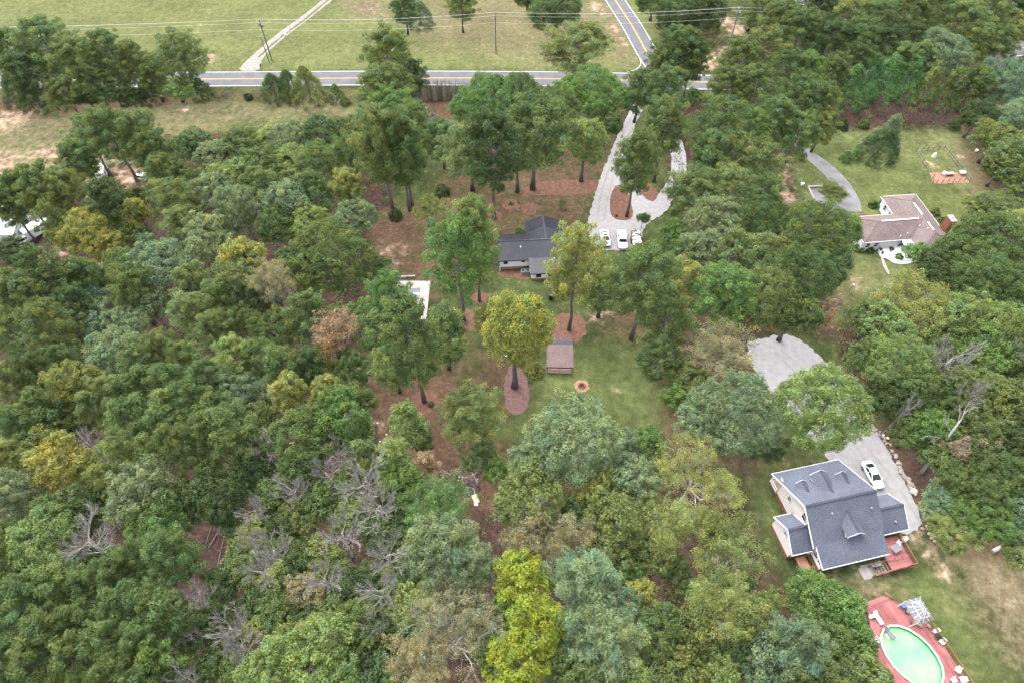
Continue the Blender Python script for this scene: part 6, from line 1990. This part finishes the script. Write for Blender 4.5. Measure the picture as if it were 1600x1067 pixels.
# --- houses at the edges --------------------------------------------------------------------
def plain_house(name, label, c, w, d, rz, e, r, wallm, roofm):
    H = thing(name, label, 'building', (c[0], c[1], 0), rz)
    MB().extrude([(-d / 2 + .3, 0), (-d / 2 + .3, e - .1), (0, r - .2), (d / 2 - .3, e - .1), (d / 2 - .3, 0)], -w / 2 + .3, w / 2 - .3).build('wall', wallm, H)
    roof_slope(H, [(-w / 2, -d / 2, e), (w / 2, -d / 2, e), (w / 2, 0, r), (-w / 2, 0, r)], roofm, .14, seams=.6)
    roof_slope(H, [(-w / 2, d / 2, e), (w / 2, d / 2, e), (w / 2, 0, r), (-w / 2, 0, r)], roofm, .14, seams=.6)
    for x in (-w * .3, 0, w * .3):
        window(H, (x, -d / 2 + .27, e * .55), 1.0, 1.1, 0)
    window(H, (w / 2 - .27, 0, e * .55), 1.0, 1.1, math.pi / 2)
    return H
wl = W(-42, 338, 3.6)
plain_house('white_roofed_building', 'building with a white metal roof cut by the left edge', wl, 22, 9, math.radians(-4), 3.0, 4.6, 'white', 'roof_white')
gr = W(1288, 6, 3.5)
plain_house('grey_roofed_building', 'grey metal-roofed house glimpsed through the pines at the top edge', gr, 17, 9, math.radians(-24), 2.8, 4.8, 'white', 'roof_grey')

# ------------------------------------------------------------------ vehicles
def wheel(parent, x, y, r=.33, w=.23):
    o = bpy.data.objects.new('wheel', None)
    COL.objects.link(o)
    o.parent = parent
    o.location = (x, y, r)
    s = 1 if x > 0 else -1
    MB().tube([(-w / 2, 0, 0), (-w * .4, 0, 0), (w * .4, 0, 0), (w / 2, 0, 0)], [r * .86, r, r, r * .86], 16).build('tyre', 'rubber', o, True)
    m = MB().tube([(s * (w / 2 - .02), 0, 0), (s * (w / 2 + .012), 0, 0)], [r * .62, r * .58], 12)
    m.build('rim', 'alloy', o)

def loft(sections):
    """sections: (y, half width, z0, z1, inset of the top edge)"""
    m = MB()
    n = 8
    for y, hw, z0, z1, ins in sections:
        zm = z0 + (z1 - z0) * .55
        m.v += [(-hw * .92, y, z0), (hw * .92, y, z0), (hw, y, zm), (hw - ins * .3, y, z1 - .07), (hw - ins, y, z1), (-hw + ins, y, z1), (-hw + ins * .3, y, z1 - .07), (-hw, y, zm)]
    for i in range(len(sections) - 1):
        for k in range(n):
            a, b = i * n + k, i * n + (k + 1) % n
            m.f.append((a, b, b + n, a + n))
    m.f.append(tuple(range(n - 1, -1, -1)))
    m.f.append(tuple((len(sections) - 1) * n + k for k in range(n)))
    return m

def car(loc, rz, label, paint, kind='sedan', group=None, sunroof=False, name=None):
    t = thing(name or {'sedan': 'parked_sedan', 'pickup': 'parked_pickup', 'suv': 'parked_car'}[kind], label, 'car' if kind != 'pickup' else 'pickup', loc, rz, group)
    # front of the vehicle points to local -Y
    if kind == 'pickup':
        L, hw = 5.7, .98
        secs = [(-2.85, .80, .45, .85, .1), (-2.75, .93, .35, 1.02, .1), (-1.2, hw, .32, 1.14, .08), (2.70, hw, .36, 1.14, .05), (2.85, .94, .45, 1.08, .05)]
        cab = [(-1.35, 1.14, .90), (-.55, 1.82, .76), (.95, 1.84, .76), (1.22, 1.15, .90)]
        wy = (-1.78, 1.72)
        r = .4
    elif kind == 'suv':
        L, hw = 4.7, .93
        secs = [(-2.35, .72, .42, .78, .12), (-2.2, .88, .32, .92, .1), (-1.2, hw, .30, 1.02, .08), (2.2, hw, .32, 1.04, .06), (2.35, .84, .42, .95, .08)]
        cab = [(-1.25, 1.02, .86), (-.5, 1.60, .70), (1.7, 1.62, .70), (2.2, 1.04, .84)]
        wy = (-1.45, 1.4)
        r = .36
    else:
        L, hw = 4.8, .92
        secs = [(-2.40, .66, .40, .66, .14), (-2.25, .84, .28, .80, .12), (-1.1, hw, .26, .95, .10), (1.5, hw, .26, .98, .08), (2.25, .86, .30, .96, .10), (2.40, .74, .42, .84, .12)]
        cab = [(-1.15, .95, .84), (-.25, 1.40, .64), (.95, 1.42, .63), (1.85, .98, .80)]
        wy = (-1.45, 1.42)
        r = .33
    loft(secs).build('body', paint, t, True, 0).data.polygons.foreach_set('use_smooth', [False] * (8 * (len(secs) - 1) + 2))
    # cabin: roof, pillars as a painted frame, glass between
    a, b, c, d = cab
    roof = MB().slab([(-b[2], b[0], b[1]), (b[2], b[0], b[1]), (c[2], c[0], c[1]), (-c[2], c[0], c[1])], .07)
    ro = roof.build('roof', paint, t)
    P = lambda s, q, k=1.0: Vector((s * q[2] * k, q[0], q[1] - .02))
    for s in (-1, 1):
        for q0, q1 in ((a, b), (d, c)):
            MB().bar(P(s, q0), P(s, q1), .10, .07).build('pillar', paint, t)
        mid0 = Vector((s * (a[2] + d[2]) / 2, (b[0] + c[0]) / 2, a[1] - .02))
        MB().bar(mid0, Vector((s * b[2], (b[0] + c[0]) / 2, b[1] - .05)), .08, .07).build('pillar', paint, t)
        e = .02
        MB().slab([P(s, a, .985), P(s, b, .985), P(s, c, .985), P(s, d, .985)], .02).build('side_window', 'glass', t)
        MB().box((s * (hw + .09), a[0] + .25, a[1] + .06), (.2, .1, .14)).build('wing_mirror', paint, t, bevel=.02)
    MB().slab([P(-1, a, .97), P(1, a, .97), P(1, b, .97), P(-1, b, .97)], .02).build('windscreen', 'glass', t)
    MB().slab([P(-1, d, .97), P(1, d, .97), P(1, c, .97), P(-1, c, .97)], .02).build('rear_window', 'glass', t)
    if sunroof:
        MB().box((0, b[0] + .42, b[1] + .012), (.78, .5, .02)).build('sunroof', 'glass', ro)
    if kind == 'pickup':
        MB().box((0, 2.0, 1.16), (1.7, 1.45, .06)).build('bed_cover', paint, t, bevel=.02)
    for s in (-1, 1):
        MB().box((s * .62, -L / 2 + .02, .68 if kind != 'pickup' else .86), (.36, .12, .15)).build('headlight', 'alloy', t, bevel=.02)
        MB().box((s * .68, L / 2 - .02, .76 if kind != 'pickup' else .95), (.3, .1, .14)).build('tail_light', 'red_plastic', t, bevel=.02)
        for y in wy:
            wheel(t, s * (hw - .10), y, r)
    MB().box((0, -L / 2 + .03, .5), (1.0, .1, .2)).build('grille', 'dark', t)
    MB().box((0, L / 2 - .02, .5), (1.3, .1, .14)).build('rear_bumper', 'dark', t)
    return t
def at2(px, py):
    p = W(px, py, .5)
    return (p.x, p.y, .012)
car(at2(945.5, 373), .06, 'white sedan with a sunroof on the gravel drive left of the pickup', 'car_white', sunroof=True)
car(at2(972, 376), math.pi - .03, 'white pickup with a covered bed on the gravel drive beside the loaded trailer', 'car_white', 'pickup')
hp = (W(1354, 726), W(1371, 757))
dv = hp[1] - hp[0]
car(at2(1363, 742), math.atan2(dv.y, dv.x) + math.pi / 2, 'white sedan on the gravel drive beside the grey-roofed house', 'car_white', sunroof=False)
car(at2(228, 279), math.radians(75), 'white car parked under pines at the left', 'car_white', 'suv')
car(at2(1176, 44), math.radians(-72), 'dark car under the pines at the top right', 'car_dark', 'suv')
car(at2(36, 377), math.radians(-42), 'white van-like car parked beside the white-roofed building', 'car_white', 'suv')
car(at2(194, 332), math.radians(80), 'dark car half hidden between pines at the left', 'car_dark', 'suv')

def camper(loc, rz, label, L=5.4):
    t = thing('camper_trailer', label, 'camper', loc, rz)
    MB().box((0, 0, 1.55), (2.3, L, 2.1)).build('body', 'plastic_white', t, bevel=.12)
    MB().box((0, .3, 2.68), (.6, .6, .18)).build('roof_vent', 'ac_grey', t, bevel=.03)
    for s in (-1, 1):
        for y in (-1.2, 1.0):
            MB().box((s * 1.16, y, 1.8), (.03, .9, .6)).build('window', 'glass', t)
        for y in (-.4, .4):
            wheel(t, s * 1.0, y, .34)
    MB().bar((0, -L / 2, .5), (0, -L / 2 - 1.1, .5), .1).build('tow_bar', 'dark', t)
camper(tuple(W(162, 277)), math.radians(20), 'white camper trailer parked under pines at the upper left')
camper(tuple(W(68, 362)), math.radians(-35), 'long white camper behind the golden yellow tree', 7.0)

def trailer():
    p = W(994, 378)
    t = thing('utility_trailer', 'low red-brown utility trailer heaped with white bags beside the pickup', 'trailer', tuple(p), -.03)
    MB().box((0, 0, .55), (2.0, 4.4, .1)).build('bed', 'wood', t)
    for s in (-1, 1):
        MB().box((s * 1.02, 0, .85), (.06, 4.4, .5)).build('side_board', 'rail_wood', t)
        for y in (-.4, .45):
            wheel(t, s * 1.15, y, .32, .2)
    for y in (-2.2, 2.2):
        MB().box((0, y, .85), (2.0, .06, .5)).build('end_board', 'rail_wood', t)
    MB().bar((0, 2.2, .5), (0, 3.6, .5), .1).build('tow_bar', 'dark', t)
    r = random.Random(4)
    k = 0
    for j in range(7):
        for i in range(3):
            c = Vector((-.62 + i * .62 + r.uniform(-.12, .12), -1.85 + j * .6 + r.uniform(-.12, .12), .86 + r.uniform(0, .3)))
            c = Vector((p.x, p.y, 0)) + Matrix.Rotation(-.03, 3, 'Z') @ c
            mm = ('plastic_white', 'plastic_white', 'plastic_white', 'concrete', 'panel_grey', 'plastic_white', 'dark')[r.randrange(7)]
            if mm == 'dark' and k > 0: mm = 'plastic_white'
            if mm == 'dark': k += 1
            o = MB().lump((0, 0, 0), (r.uniform(.3, .46), r.uniform(.26, .4), r.uniform(.2, .3)), j * 3 + i, 9, 6).build('rubbish_bag', mm)
            o.location = c
            tag(o, {'dark': 'black bag among the white ones on the trailer', 'panel_grey': 'grey bag heaped among white ones on the trailer', 'concrete': 'cream bag heaped among white ones on the trailer'}.get(mm, 'white bag heaped on the utility trailer'), 'bag', 'bags heaped on the utility trailer')
trailer()
t = thing('covered_object', 'grey-green tarpaulin cover below the white sedan', 'cover', tuple(W(941, 384)), .2)
MB().lump((0, 0, .55), (1.5, 1.0, .6), 3, 12, 6).build('cover_sheet', 'green_tarp', t)
MB().box((0, 0, .2), (1.9, 1.2, .4)).build('frame', 'dark', t)

# ------------------------------------------------------------------ power line
POLES = [(W(-260, 108), 11.5), (W(425, 95), 11.5), (W(775, 84), 11.5), (W(1138, 76), 11.5), (W(1700, 84), 11.5)]
def pole(p, h, label, trans=False):
    t = thing('utility_pole', label, 'utility pole', tuple(p), 0, 'poles of the power line')
    MB().tube([(0, 0, 0), (0, 0, h)], [.19, .13], 8).build('shaft', 'pole', t)
    a = MB().bar((0, -1.1, h - .5), (0, 1.1, h - .5), .12, .14).build('crossarm', 'pole', t)
    for y in (-1.0, 0, 1.0):
        MB().tube([(0, y, h - .45 if y else h), (0, y, h - .2 if y else h + .25)], [.07, .06], 6).build('insulator', 'plastic_white', a)
    if trans:
        MB().tube([(.35, 0, h - 2.0), (.35, 0, h - 1.2)], [.24, .24], 10).build('transformer', 'steel', t)
        MB().tube([(-.35, 0, h - 1.7), (-.35, 0, h - 1.1)], [.2, .2], 10).build('transformer', 'steel', t)
    return t
pole(POLES[1][0], 11.5, 'dark utility pole leaning over the white gravel lane', True)
pole(POLES[2][0], 11.5, 'grey utility pole in the middle of the far meadow')
pole(POLES[3][0], 11.5, 'utility pole with transformers right of the side road', True)
pole(POLES[4][0], 11.5, 'utility pole beyond the pines at the right')
pole(POLES[0][0], 11.5, 'utility pole beyond the pines at the left')
pp = W(421, 98)
t = thing('stub_pole', 'short second pole standing against the pole by the gravel lane', 'pole', tuple(pp))
MB().tube([(0, 0, 0), (-.2, 0, 7.5)], [.15, .1], 8).build('shaft', 'pole', t)
MB().tube([(-.2, 0, 7.4), (-.2, 0, 7.55)], [.12, .12], 8).build('cap', 'steel', t)
for y, zz, lab in ((-1.0, -.2, 'near overhead power cable strung across the meadow'), (1.0, -.2, 'far overhead power cable strung across the meadow'), (0, .25, 'topmost overhead power cable strung across the meadow'), (0.0, -2.6, 'lowest overhead cable strung across the meadow')):
    m = MB()
    pts = []
    for (a, ha), (b, hb) in zip(POLES, POLES[1:]):
        for k in range(16):
            s = k / 16
            q = Vector(a).lerp(Vector(b), s)
            pts.append((q.x, q.y + y, 11.5 + zz - 4 * 1.0 * s * (1 - s)))
    m.tube(pts, [.022] * len(pts), 4, cap=False)
    tag(m.build('power_cable', 'wire'), lab, 'cable')
# guy wires of the right pole
for dx, lab in ((-8, 'upper orange guy wire of the pole right of the side road'), (-6, 'lower orange guy wire of the pole right of the side road')):
    a = POLES[3][0]
    tag(MB().tube([(a.x - .1, a.y, 9.0), (a.x + dx, a.y - 3.5, .1)], [.035, .035], 4).build('guy_wire', 'clay'), lab, 'wire')

def mailbox(px, py, label, rz=0):
    t = thing('mailbox', label, 'mailbox', tuple(W(px, py)), rz)
    MB().box((0, 0, .5), (.12, .12, 1.0)).build('post', 'wood', t)
    MB().tube([(0, -.35, 1.15), (0, .35, 1.15)], [.2, .2], 8).build('box', 'plastic_white' if px > 420 else 'dark', t)
mailbox(409, 108, 'dark mailbox at the mouth of the white gravel lane')
mailbox(447, 60, 'small white mailbox on a post beside the gravel lane')

# ------------------------------------------------------------------ reed hedge by the road
def reed_hedge():
    a, b = W(648, 158), W(732, 157)
    t = thing('reed_hedge', 'row of tall thin tan reeds along the near side of the road', 'hedge', tuple(a))
    d = b - a
    r = random.Random(8)
    for c in range(17):
        m = MB()
        for k in range(26):
            s = (c + r.random()) / 17
            x, y = d.x * s + r.uniform(-.1, .1), d.y * s + r.uniform(-.6, .6)
            h = r.uniform(3.6, 6.2)
            lx, ly = r.uniform(-.35, .35), r.uniform(-.35, .35)
            m.tube([(x, y, -.05), (x + lx * .4, y + ly * .4, h * .6), (x + lx, y + ly, h)], [.035, .03, .012], 3, cap=False)
        m.build('reed_clump', 'wood' if c % 3 else 'deadwood', t)
    rr = np.random.RandomState(3)
    n = 120
    cen = np.column_stack([rr.uniform(0, 1, n) * d.x, rr.uniform(-.6, .6, n) + d.y * .5, np.concatenate([rr.uniform(3.0, 5.6, n // 2), rr.uniform(.2, 2.0, n - n // 2)])])
    me = leaf_cloud('foliage', 'leaf', rr, cen, rr.uniform(.2, .45, n), 16, .22, .4, 1.2, .8, .2)
    o = link('foliage', me, t)
    o.color = (.15, .155, .07, 1)
reed_hedge()

# ------------------------------------------------------------------ rocks, logs, pile, scraps
def boulders():
    r = random.Random(12)
    base = [MB().lump((0, 0, 0), (1, .75, .6), 40 + k, 9, 6).mesh('boulder', 'rock') for k in range(6)]
    line = spline([W(1368, 672), W(1378, 684), W(1392, 700), W(1402, 722), W(1412, 742), W(1424, 762), W(1430, 770)], 6)
    n = 46
    for k in range(n):
        s = k / (n - 1) * (len(line) - 1.001)
        p = line[int(s)].lerp(line[int(s) + 1], s - int(s))
        o = link('boulder', base[k % 6])
        sc = r.uniform(.22, .42) * (1.3 if k > 26 else 1)
        o.scale = (sc * 1.1, sc, sc)
        o.rotation_euler = (r.uniform(-.3, .3), r.uniform(-.3, .3), r.uniform(0, 6.28))
        o.location = (p.x + r.uniform(-.35, .35), p.y + r.uniform(-.35, .35), sc * .4)
        tag(o, 'pale boulder in the rock row edging the lower gravel drive', 'boulder', 'boulders edging the gravel drive')
    for k, (x, y) in enumerate(((1441, 826), (1449, 824), (1452, 834), (1456, 841), (1460, 846))):
        p = W(x, y)
        o = link('boulder', base[k % 6])
        o.scale = (.38, .34, .3)
        o.location = (p.x, p.y, .12)
        tag(o, 'pale boulder in the short row below the overturned boat', 'boulder', 'boulders below the overturned boat')
    for k, (x, y, lab) in enumerate(((1378, 681, 'left of two orange cut stumps at the top of the rock row'), (1385, 685.5, 'right of two orange cut stumps at the top of the rock row'))):
        o = thing('cut_stump', lab, 'stump', tuple(W(x, y)))
        MB().tube([(0, 0, -.05), (0, 0, .4)], [.34, .3], 9).build('bark', 'bark', o)
        MB().tube([(0, 0, .4), (0, 0, .42)], [.28, .28], 9).build('cut_face', 'wood_pale', o)
boulders()
def boat():
    a, b = W(1439, 795), W(1457, 811)
    d = b - a
    t = thing('overturned_boat', 'white overturned boat lying by the wood at the end of the gravel drive', 'boat', tuple((a + b) / 2), math.atan2(d.y, d.x))
    L = d.length / 2
    m = loft([(-L, .12, 0, .25, .05), (-L * .6, .5, 0, .48, .2), (0, .62, 0, .55, .25), (L * .7, .6, 0, .52, .22), (L, .5, 0, .42, .2)])
    m.v = [(y, -x, z) for x, y, z in m.v]
    m.build('hull', 'plastic_white', t, False)
    MB().bar((-L, 0, .3), (L, 0, .56), .06, .08).build('keel', 'panel_grey', t)
boat()
def log(a, b, r0, r1, label, material='wood_pale', z0=.0, z1=None, name='fallen_log', twigs=0):
    A, B = W(*a), W(*b)
    t = thing(name, label, 'log', tuple(A))
    d = B - A
    z1 = r1 if z1 is None else z1
    m = MB().tube([(0, 0, r0 * .8 + z0), (d.x * .5, d.y * .5, (r0 + r1) * .42 + (z0 + z1) / 2 * .9), (d.x, d.y, z1)], [r0, (r0 + r1) / 2, r1], 8)
    m.build('stem', material, t)
    q = random.Random(int(a[0]))
    if twigs:
        m = MB()
        tips = []
        for k in range(twigs):
            s = q.uniform(.45, 1)
            branch_tree(m, q, (d.x * s, d.y * s, z1 * s + .1), (q.gauss(0, 1) + d.x * .1, q.gauss(0, 1) + d.y * .1, q.uniform(0, .8)), 1.2, .05, 2, tips, .7, .05, .014)
        m.build('twigs', material, t)
    return t
log((676, 771), (680, 755), .32, .22, 'pale cut log lying at the left end of the brush pile')
log((1549, 862), (1569, 852), .32, .26, 'short grey log lying in the dark leaf patch at the right edge', 'deadwood')
log((1572, 852), (1586, 845), .2, .14, 'thin pale log beyond the grey log at the right edge', 'deadwood')
log((327, 856), (345, 824), .12, .09, 'thin grey trunk fallen in the gap of the left wood', 'bark', twigs=3)
log((339, 890), (352, 830), .10, .06, 'long grey trunk fallen in the gap of the left wood', 'bark', twigs=3)
log((322, 850), (332, 818), .09, .06, 'short grey trunk fallen left of the other two in the wood gap', 'bark')
log((717, 704), (727, 697), .1, .07, 'dark branch lying across the red litter above the brush pile', 'twig_brown')
log((1476, 862), (1495, 857), .09, .07, 'pale pole lying at the lawn edge below the right wood', 'deadwood')
g = W(1440, 738)
t = thing('leaning_snag', 'long grey leaning dead trunk at the edge of the right wood', 'dead tree', tuple(g))
m = MB()
top = W(1502, 655, 11.5)
d = top - g
m.tube([(0, 0, -.2), (d.x * .4, d.y * .4, 4.6), (d.x * .75, d.y * .75, 8.8), (d.x, d.y, 11.5)], [.34, .27, .2, .1], 8)
m.build('trunk', 'deadwood', t, True)
m = MB()
q = random.Random(2)
tips = []
for s in (.5, .62, .78, .9, 1.0):
    branch_tree(m, q, (d.x * s, d.y * s, 11.5 * s), (q.gauss(0, 1), q.gauss(0, 1), .4), 2.0, .08, 2, tips, .7, .1, .02)
m.build('branches', 'deadwood', t, True)

def brush_pile():
    c = W(716, 752)
    t = thing('brush_pile', 'dark pile of cut branches on the red litter', 'brush pile', tuple(c), 0)
    q = random.Random(21)
    for layer in range(4):
        m = MB()
        tips = []
        for k in range(26):
            x, y = q.uniform(-3.4, 3.2), q.uniform(-1.6, 1.7)
            branch_tree(m, q, (x, y, .1 + q.uniform(0, .9) * (1 - abs(x) / 4)), (q.gauss(0, 1), q.gauss(0, .8), q.uniform(-.1, .35)), q.uniform(.9, 2.0), .05, 1, tips, .7, 0, .016)
        m.build('branch_layer', ('twig_brown', 'bark', 'twig_brown', 'deadwood')[layer], t)
    MB().lump((0, 0, .1), (3.2, 1.7, .55), 9, 14, 7).build('leaf_heap', 'dirt_dark', t)
brush_pile()
for k, (x, y) in enumerate(((716, 753), (718, 748), (746, 748.5), (732, 769), (734, 773), (590, 661), (604, 679), (594, 690))):
    o = MB().lump((0, 0, 0), (.16, .13, .09), k, 7, 5).build('litter_scrap', 'plastic_white')
    p = W(x, y)
    o.location = (p.x, p.y, .75 if k < 2 else .1)
    tag(o, 'white scrap lying on the brush pile' if k < 2 else 'white scrap on the litter right of the brush pile' if k == 2 else 'white scrap between the brush pile and the plywood sheet' if k < 5 else 'white scrap in the red litter at the left wood edge', 'scrap', 'white scraps near the brush pile' if k < 5 else 'white scraps at the wood edge')
t = thing('plywood_sheet', 'pale plywood sheet lying on the ground right of the brush pile', 'board', tuple(W(743, 779)), -1.15)
MB().box((0, 0, .06), (1.5, .85, .04)).build('panel', 'wood_pale', t)
MB().box((0, -.3, .02), (1.4, .08, .05)).build('batten', 'wood', t)
o = MB().lump((0, 0, 0), (.35, .25, .12), 5, 9, 5).build('plastic_sheet', 'plastic_white')
o.location = W(744, 788) + Vector((0, 0, .1))
tag(o, 'crumpled white plastic at the lower end of the plywood sheet', 'plastic')
o = MB().lump((0, 0, 0), (1.1, .45, .18), 6, 12, 5).build('blue_tarp', 'tarp_blue')
o.location = W(586, 742) + Vector((0, 0, .15))
o.rotation_euler = (0, 0, .9)
tag(o, 'crumpled blue tarpaulin among the dead trees', 'tarpaulin')
# garden plot and fence above the brown-roofed house
def garden_fence():
    pts = [W(1431, 238), W(1474, 234), W(1514, 284), W(1462, 288)]
    t = thing('garden_fence', 'post and wire fence round the garden plot above the brown-roofed house', 'fence', tuple(pts[0]))
    o0 = pts[0]
    pm = MB().box((0, 0, .65), (.12, .12, 1.3)).mesh('post', 'pole')
    for a, b, n in ((pts[0], pts[1], 5), (pts[1], pts[2], 6), (pts[2], pts[3], 6), (pts[3], pts[0], 6)):
        for k in range(n):
            p = a.lerp(b, k / n) - o0
            o = link('post', pm, t)
            o.location = (p.x, p.y, 0)
        for z in (.5, 1.2):
            p, q = a - o0, b - o0
            MB().bar((p.x, p.y, z), (q.x, q.y, z), .035).build('wire', 'steel', t)
garden_fence()
sheet('garden_plot', gpoly([(1451, 270), (1505, 270), (1514, 286), (1461, 288)]), .01, 'clay', .15, smooth=0)
for k in range(6):
    a, b = W(1455 + k * 9, 287), W(1462 + k * 9, 271)
    d = b - a
    t = thing('plank_edge', 'timber edging across the tilled garden plot', 'timber', tuple(a), 0, 'timber edgings in the garden plot')
    MB().bar((0, 0, .06), (d.x, d.y, .06), .12, .1).build('board', 'wood', t)
def play_car():
    t = thing('ride_on_toy', 'red and pink toy play table in the garden plot', 'toy', tuple(W(1482, 274)), .05)
    MB().box((0, 0, .55), (2.2, 1.0, .1)).build('top', 'concrete', t, bevel=.03)
    MB().box((0, -.1, .3), (1.6, .7, .5)).build('body', 'plastic_red', t, bevel=.05)
    for x in (-.9, .9):
        for y in (-.4, .4):
            MB().box((x, y, .26), (.12, .12, .52)).build('leg', 'plastic_white', t)
    MB().box((-1.2, .1, .5), (.5, .9, .7), rz=.4).build('slide', 'plastic_white', t)
play_car()
t = thing('garden_table', 'white square table right of the red toy', 'table', tuple(W(1502, 273)))
MB().box((0, 0, .74), (1.3, 1.1, .06)).build('tabletop', 'plastic_white', t)
for x in (-.55, .55):
    for y in (-.45, .45):
        MB().box((x, y, .36), (.07, .07, .72)).build('leg', 'steel', t)
t = thing('garden_cone', 'white pointed cover standing on the lawn inside the garden fence', 'cover', tuple(W(1459, 245)))
MB().tube([(0, 0, 0), (0, 0, .9), (0, 0, 1.3)], [.55, .3, .03], 8).build('cover', 'plastic_white', t)
MB().tube([(0, 0, 1.25), (0, 0, 1.5)], [.03, .03], 6).build('tip', 'steel', t)
t = thing('lamp_post', 'small white lamp post on the lawn below the brown-roofed house', 'lamp', tuple(W(1327, 455)))
MB().tube([(0, 0, 0), (0, 0, 1.8)], [.05, .04], 6).build('post', 'dark', t)
MB().lump((0, 0, 1.95), (.18, .18, .2), 3, 8, 6).build('globe', 'plastic_white', t)
t = thing('white_bucket', 'white bucket at the edge of the lawn right of the garden fence', 'bucket', tuple(W(1525, 237)))
MB().tube([(0, 0, 0), (0, 0, .5)], [.28, .34], 10).build('pail', 'plastic_white', t)
MB().tube([(-.3, 0, .5), (0, 0, .75), (.3, 0, .5)], [.015] * 3, 4).build('handle', 'steel', t)
t = thing('roadside_box', 'small white utility box beside the clay track', 'box', tuple(W(1253, 290)))
MB().box((0, 0, .3), (.6, .5, .6)).build('body', 'plastic_white', t, bevel=.03)
MB().box((0, 0, .63), (.66, .56, .06)).build('lid', 'plastic_white', t)

# ------------------------------------------------------------------ labels of the trees: which one, by what stands beside it
MARKS = [((395, 90), 'the white gravel lane'), ((656, 22), 'the cone-shaped meadow cedar'), ((690, 143), 'the reed hedge'), ((898, 72), 'the big verge pine'), ((1010, 118), 'the road junction'), ((820, 375), 'the black roof'),
         ((968, 318), 'the pine-straw island'), ((994, 375), 'the loaded trailer'), ((914, 463), 'the propane tank'), ((875, 553), 'the pavilion'), ((909, 603), 'the fire pit'), ((655, 465), 'the rectangular pool'), ((620, 380), 'the red clearing'),
         ((1377, 225), 'the dark lawn tree'), ((1480, 272), 'the garden plot'), ((1400, 335), 'the brown roof'), ((1285, 305), 'the asphalt parking pad'), ((1225, 555), 'the upper end of the lower drive'), ((1288, 634), 'the large round oak'), ((1363, 742), 'the lone sedan'),
         ((1300, 810), 'the grey-roofed house'), ((1437, 955), 'the gazebo'), ((1425, 1030), 'the green pool'), ((1450, 803), 'the overturned boat'), ((1468, 700), 'the leaning dead trunk'), ((1484, 566), 'the pale dead tree'), ((720, 755), 'the brush pile'), ((586, 742), 'the blue tarpaulin'),
         ((665, 726), 'the rusty young pine'), ((820, 900), 'the top vivid yellow tree'), ((844, 975), 'the middle vivid yellow tree'), ((705, 995), 'the very wide tan tree'), ((1086, 745), 'the big pale yellow tree'), ((896, 684), 'the largest grey-green oak'), ((1122, 548), 'the tan tree by the drive'),
         ((138, 846), 'the purplish dead crown'), ((92, 722), 'the large golden tree'), ((118, 602), 'the upper golden tree'), ((134, 362), 'the golden tree by the camper'), ((15, 340), 'the white-roofed building'), ((430, 446), 'the pale tan wood tree'), ((520, 526), 'the orange-tan wood tree'), ((340, 840), 'the gap with fallen trunks'),
         ((545, 292), 'the tall yellow-green edge tree'), ((1466, 84), 'the large dull grey-green tree'), ((1145, 45), 'the transformer pole'), ((1288, 8), 'the grey-roofed house at the top'), ((228, 280), 'the white car under the pines'), ((604, 82), 'the tallest roadside pine'), ((694, 862), 'the large grey-green pine'), ((1245, 1000), 'the blue-grey pine'),
         ((480, 136), 'the hedge trees by the road'), ((673, 188), 'the bare pinkish tree'), ((1352, 130), 'the bright cedar row'), ((672, 328), 'the pale clearing tree'), ((1434, 394), 'the rounded patio shrub'), ((800, 520), 'the yellow-green pavilion tree'), ((1142, 650), 'the very large grey-green tree'), ((1556, 116), 'the dead treetop at the edge')]
DIRS = ['right of', 'above and right of', 'above', 'above and left of', 'left of', 'below and left of', 'below', 'below and right of']
def sector(m, p):
    return int(((math.degrees(math.atan2(m[1] - p[1], p[0] - m[0])) + 22.5) % 360) // 45)
used = set()
for root, px_, phrase, lab in TREES:
    if lab:
        root['label'] = lab
        used.add(lab)
ORD = ['first', 'second', 'third', 'fourth', 'fifth', 'sixth', 'seventh', 'eighth', 'ninth']
GROUPS = {'pine': 'pines', 'broadleaf tree': 'broadleaf trees', 'upright broadleaf tree': 'upright broadleaf trees', 'thinning tree': 'thinning trees', 'cedar': 'cedars', 'bare dead tree': 'bare dead trees', 'bush': 'bushes', 'leafless brush': 'leafless brush shrubs'}
for root, px_, phrase, lab in TREES:
    kindw = [k for k in sorted(GROUPS, key=len, reverse=True) if phrase.endswith(k)][0]
    root['group'] = GROUPS[kindw]
    if lab:
        continue
    best = None
    for mp, mt in MARKS:
        dd = math.hypot(px_[0] - mp[0], px_[1] - mp[1])
        if dd < 8: continue
        s = sector(mp, px_)
        rank = sum(1 for r2, p2, ph2, _ in TREES if r2 is not root and ph2 == phrase and sector(mp, p2) == s and math.hypot(p2[0] - mp[0], p2[1] - mp[1]) < dd)
        if rank > 8: continue
        text = (phrase + ', ' + ORD[rank] + ' of its kind ' + DIRS[s] + ' ' + mt) if rank else (phrase + ', the nearest such ' + DIRS[s] + ' ' + mt)
        if text in used or len(text.split()) > 16: continue
        score = dd * (1 + .7 * rank)
        if best is None or score < best[0]:
            best = (score, text)
    root['label'] = best[1] if best else phrase
    used.add(root['label'])
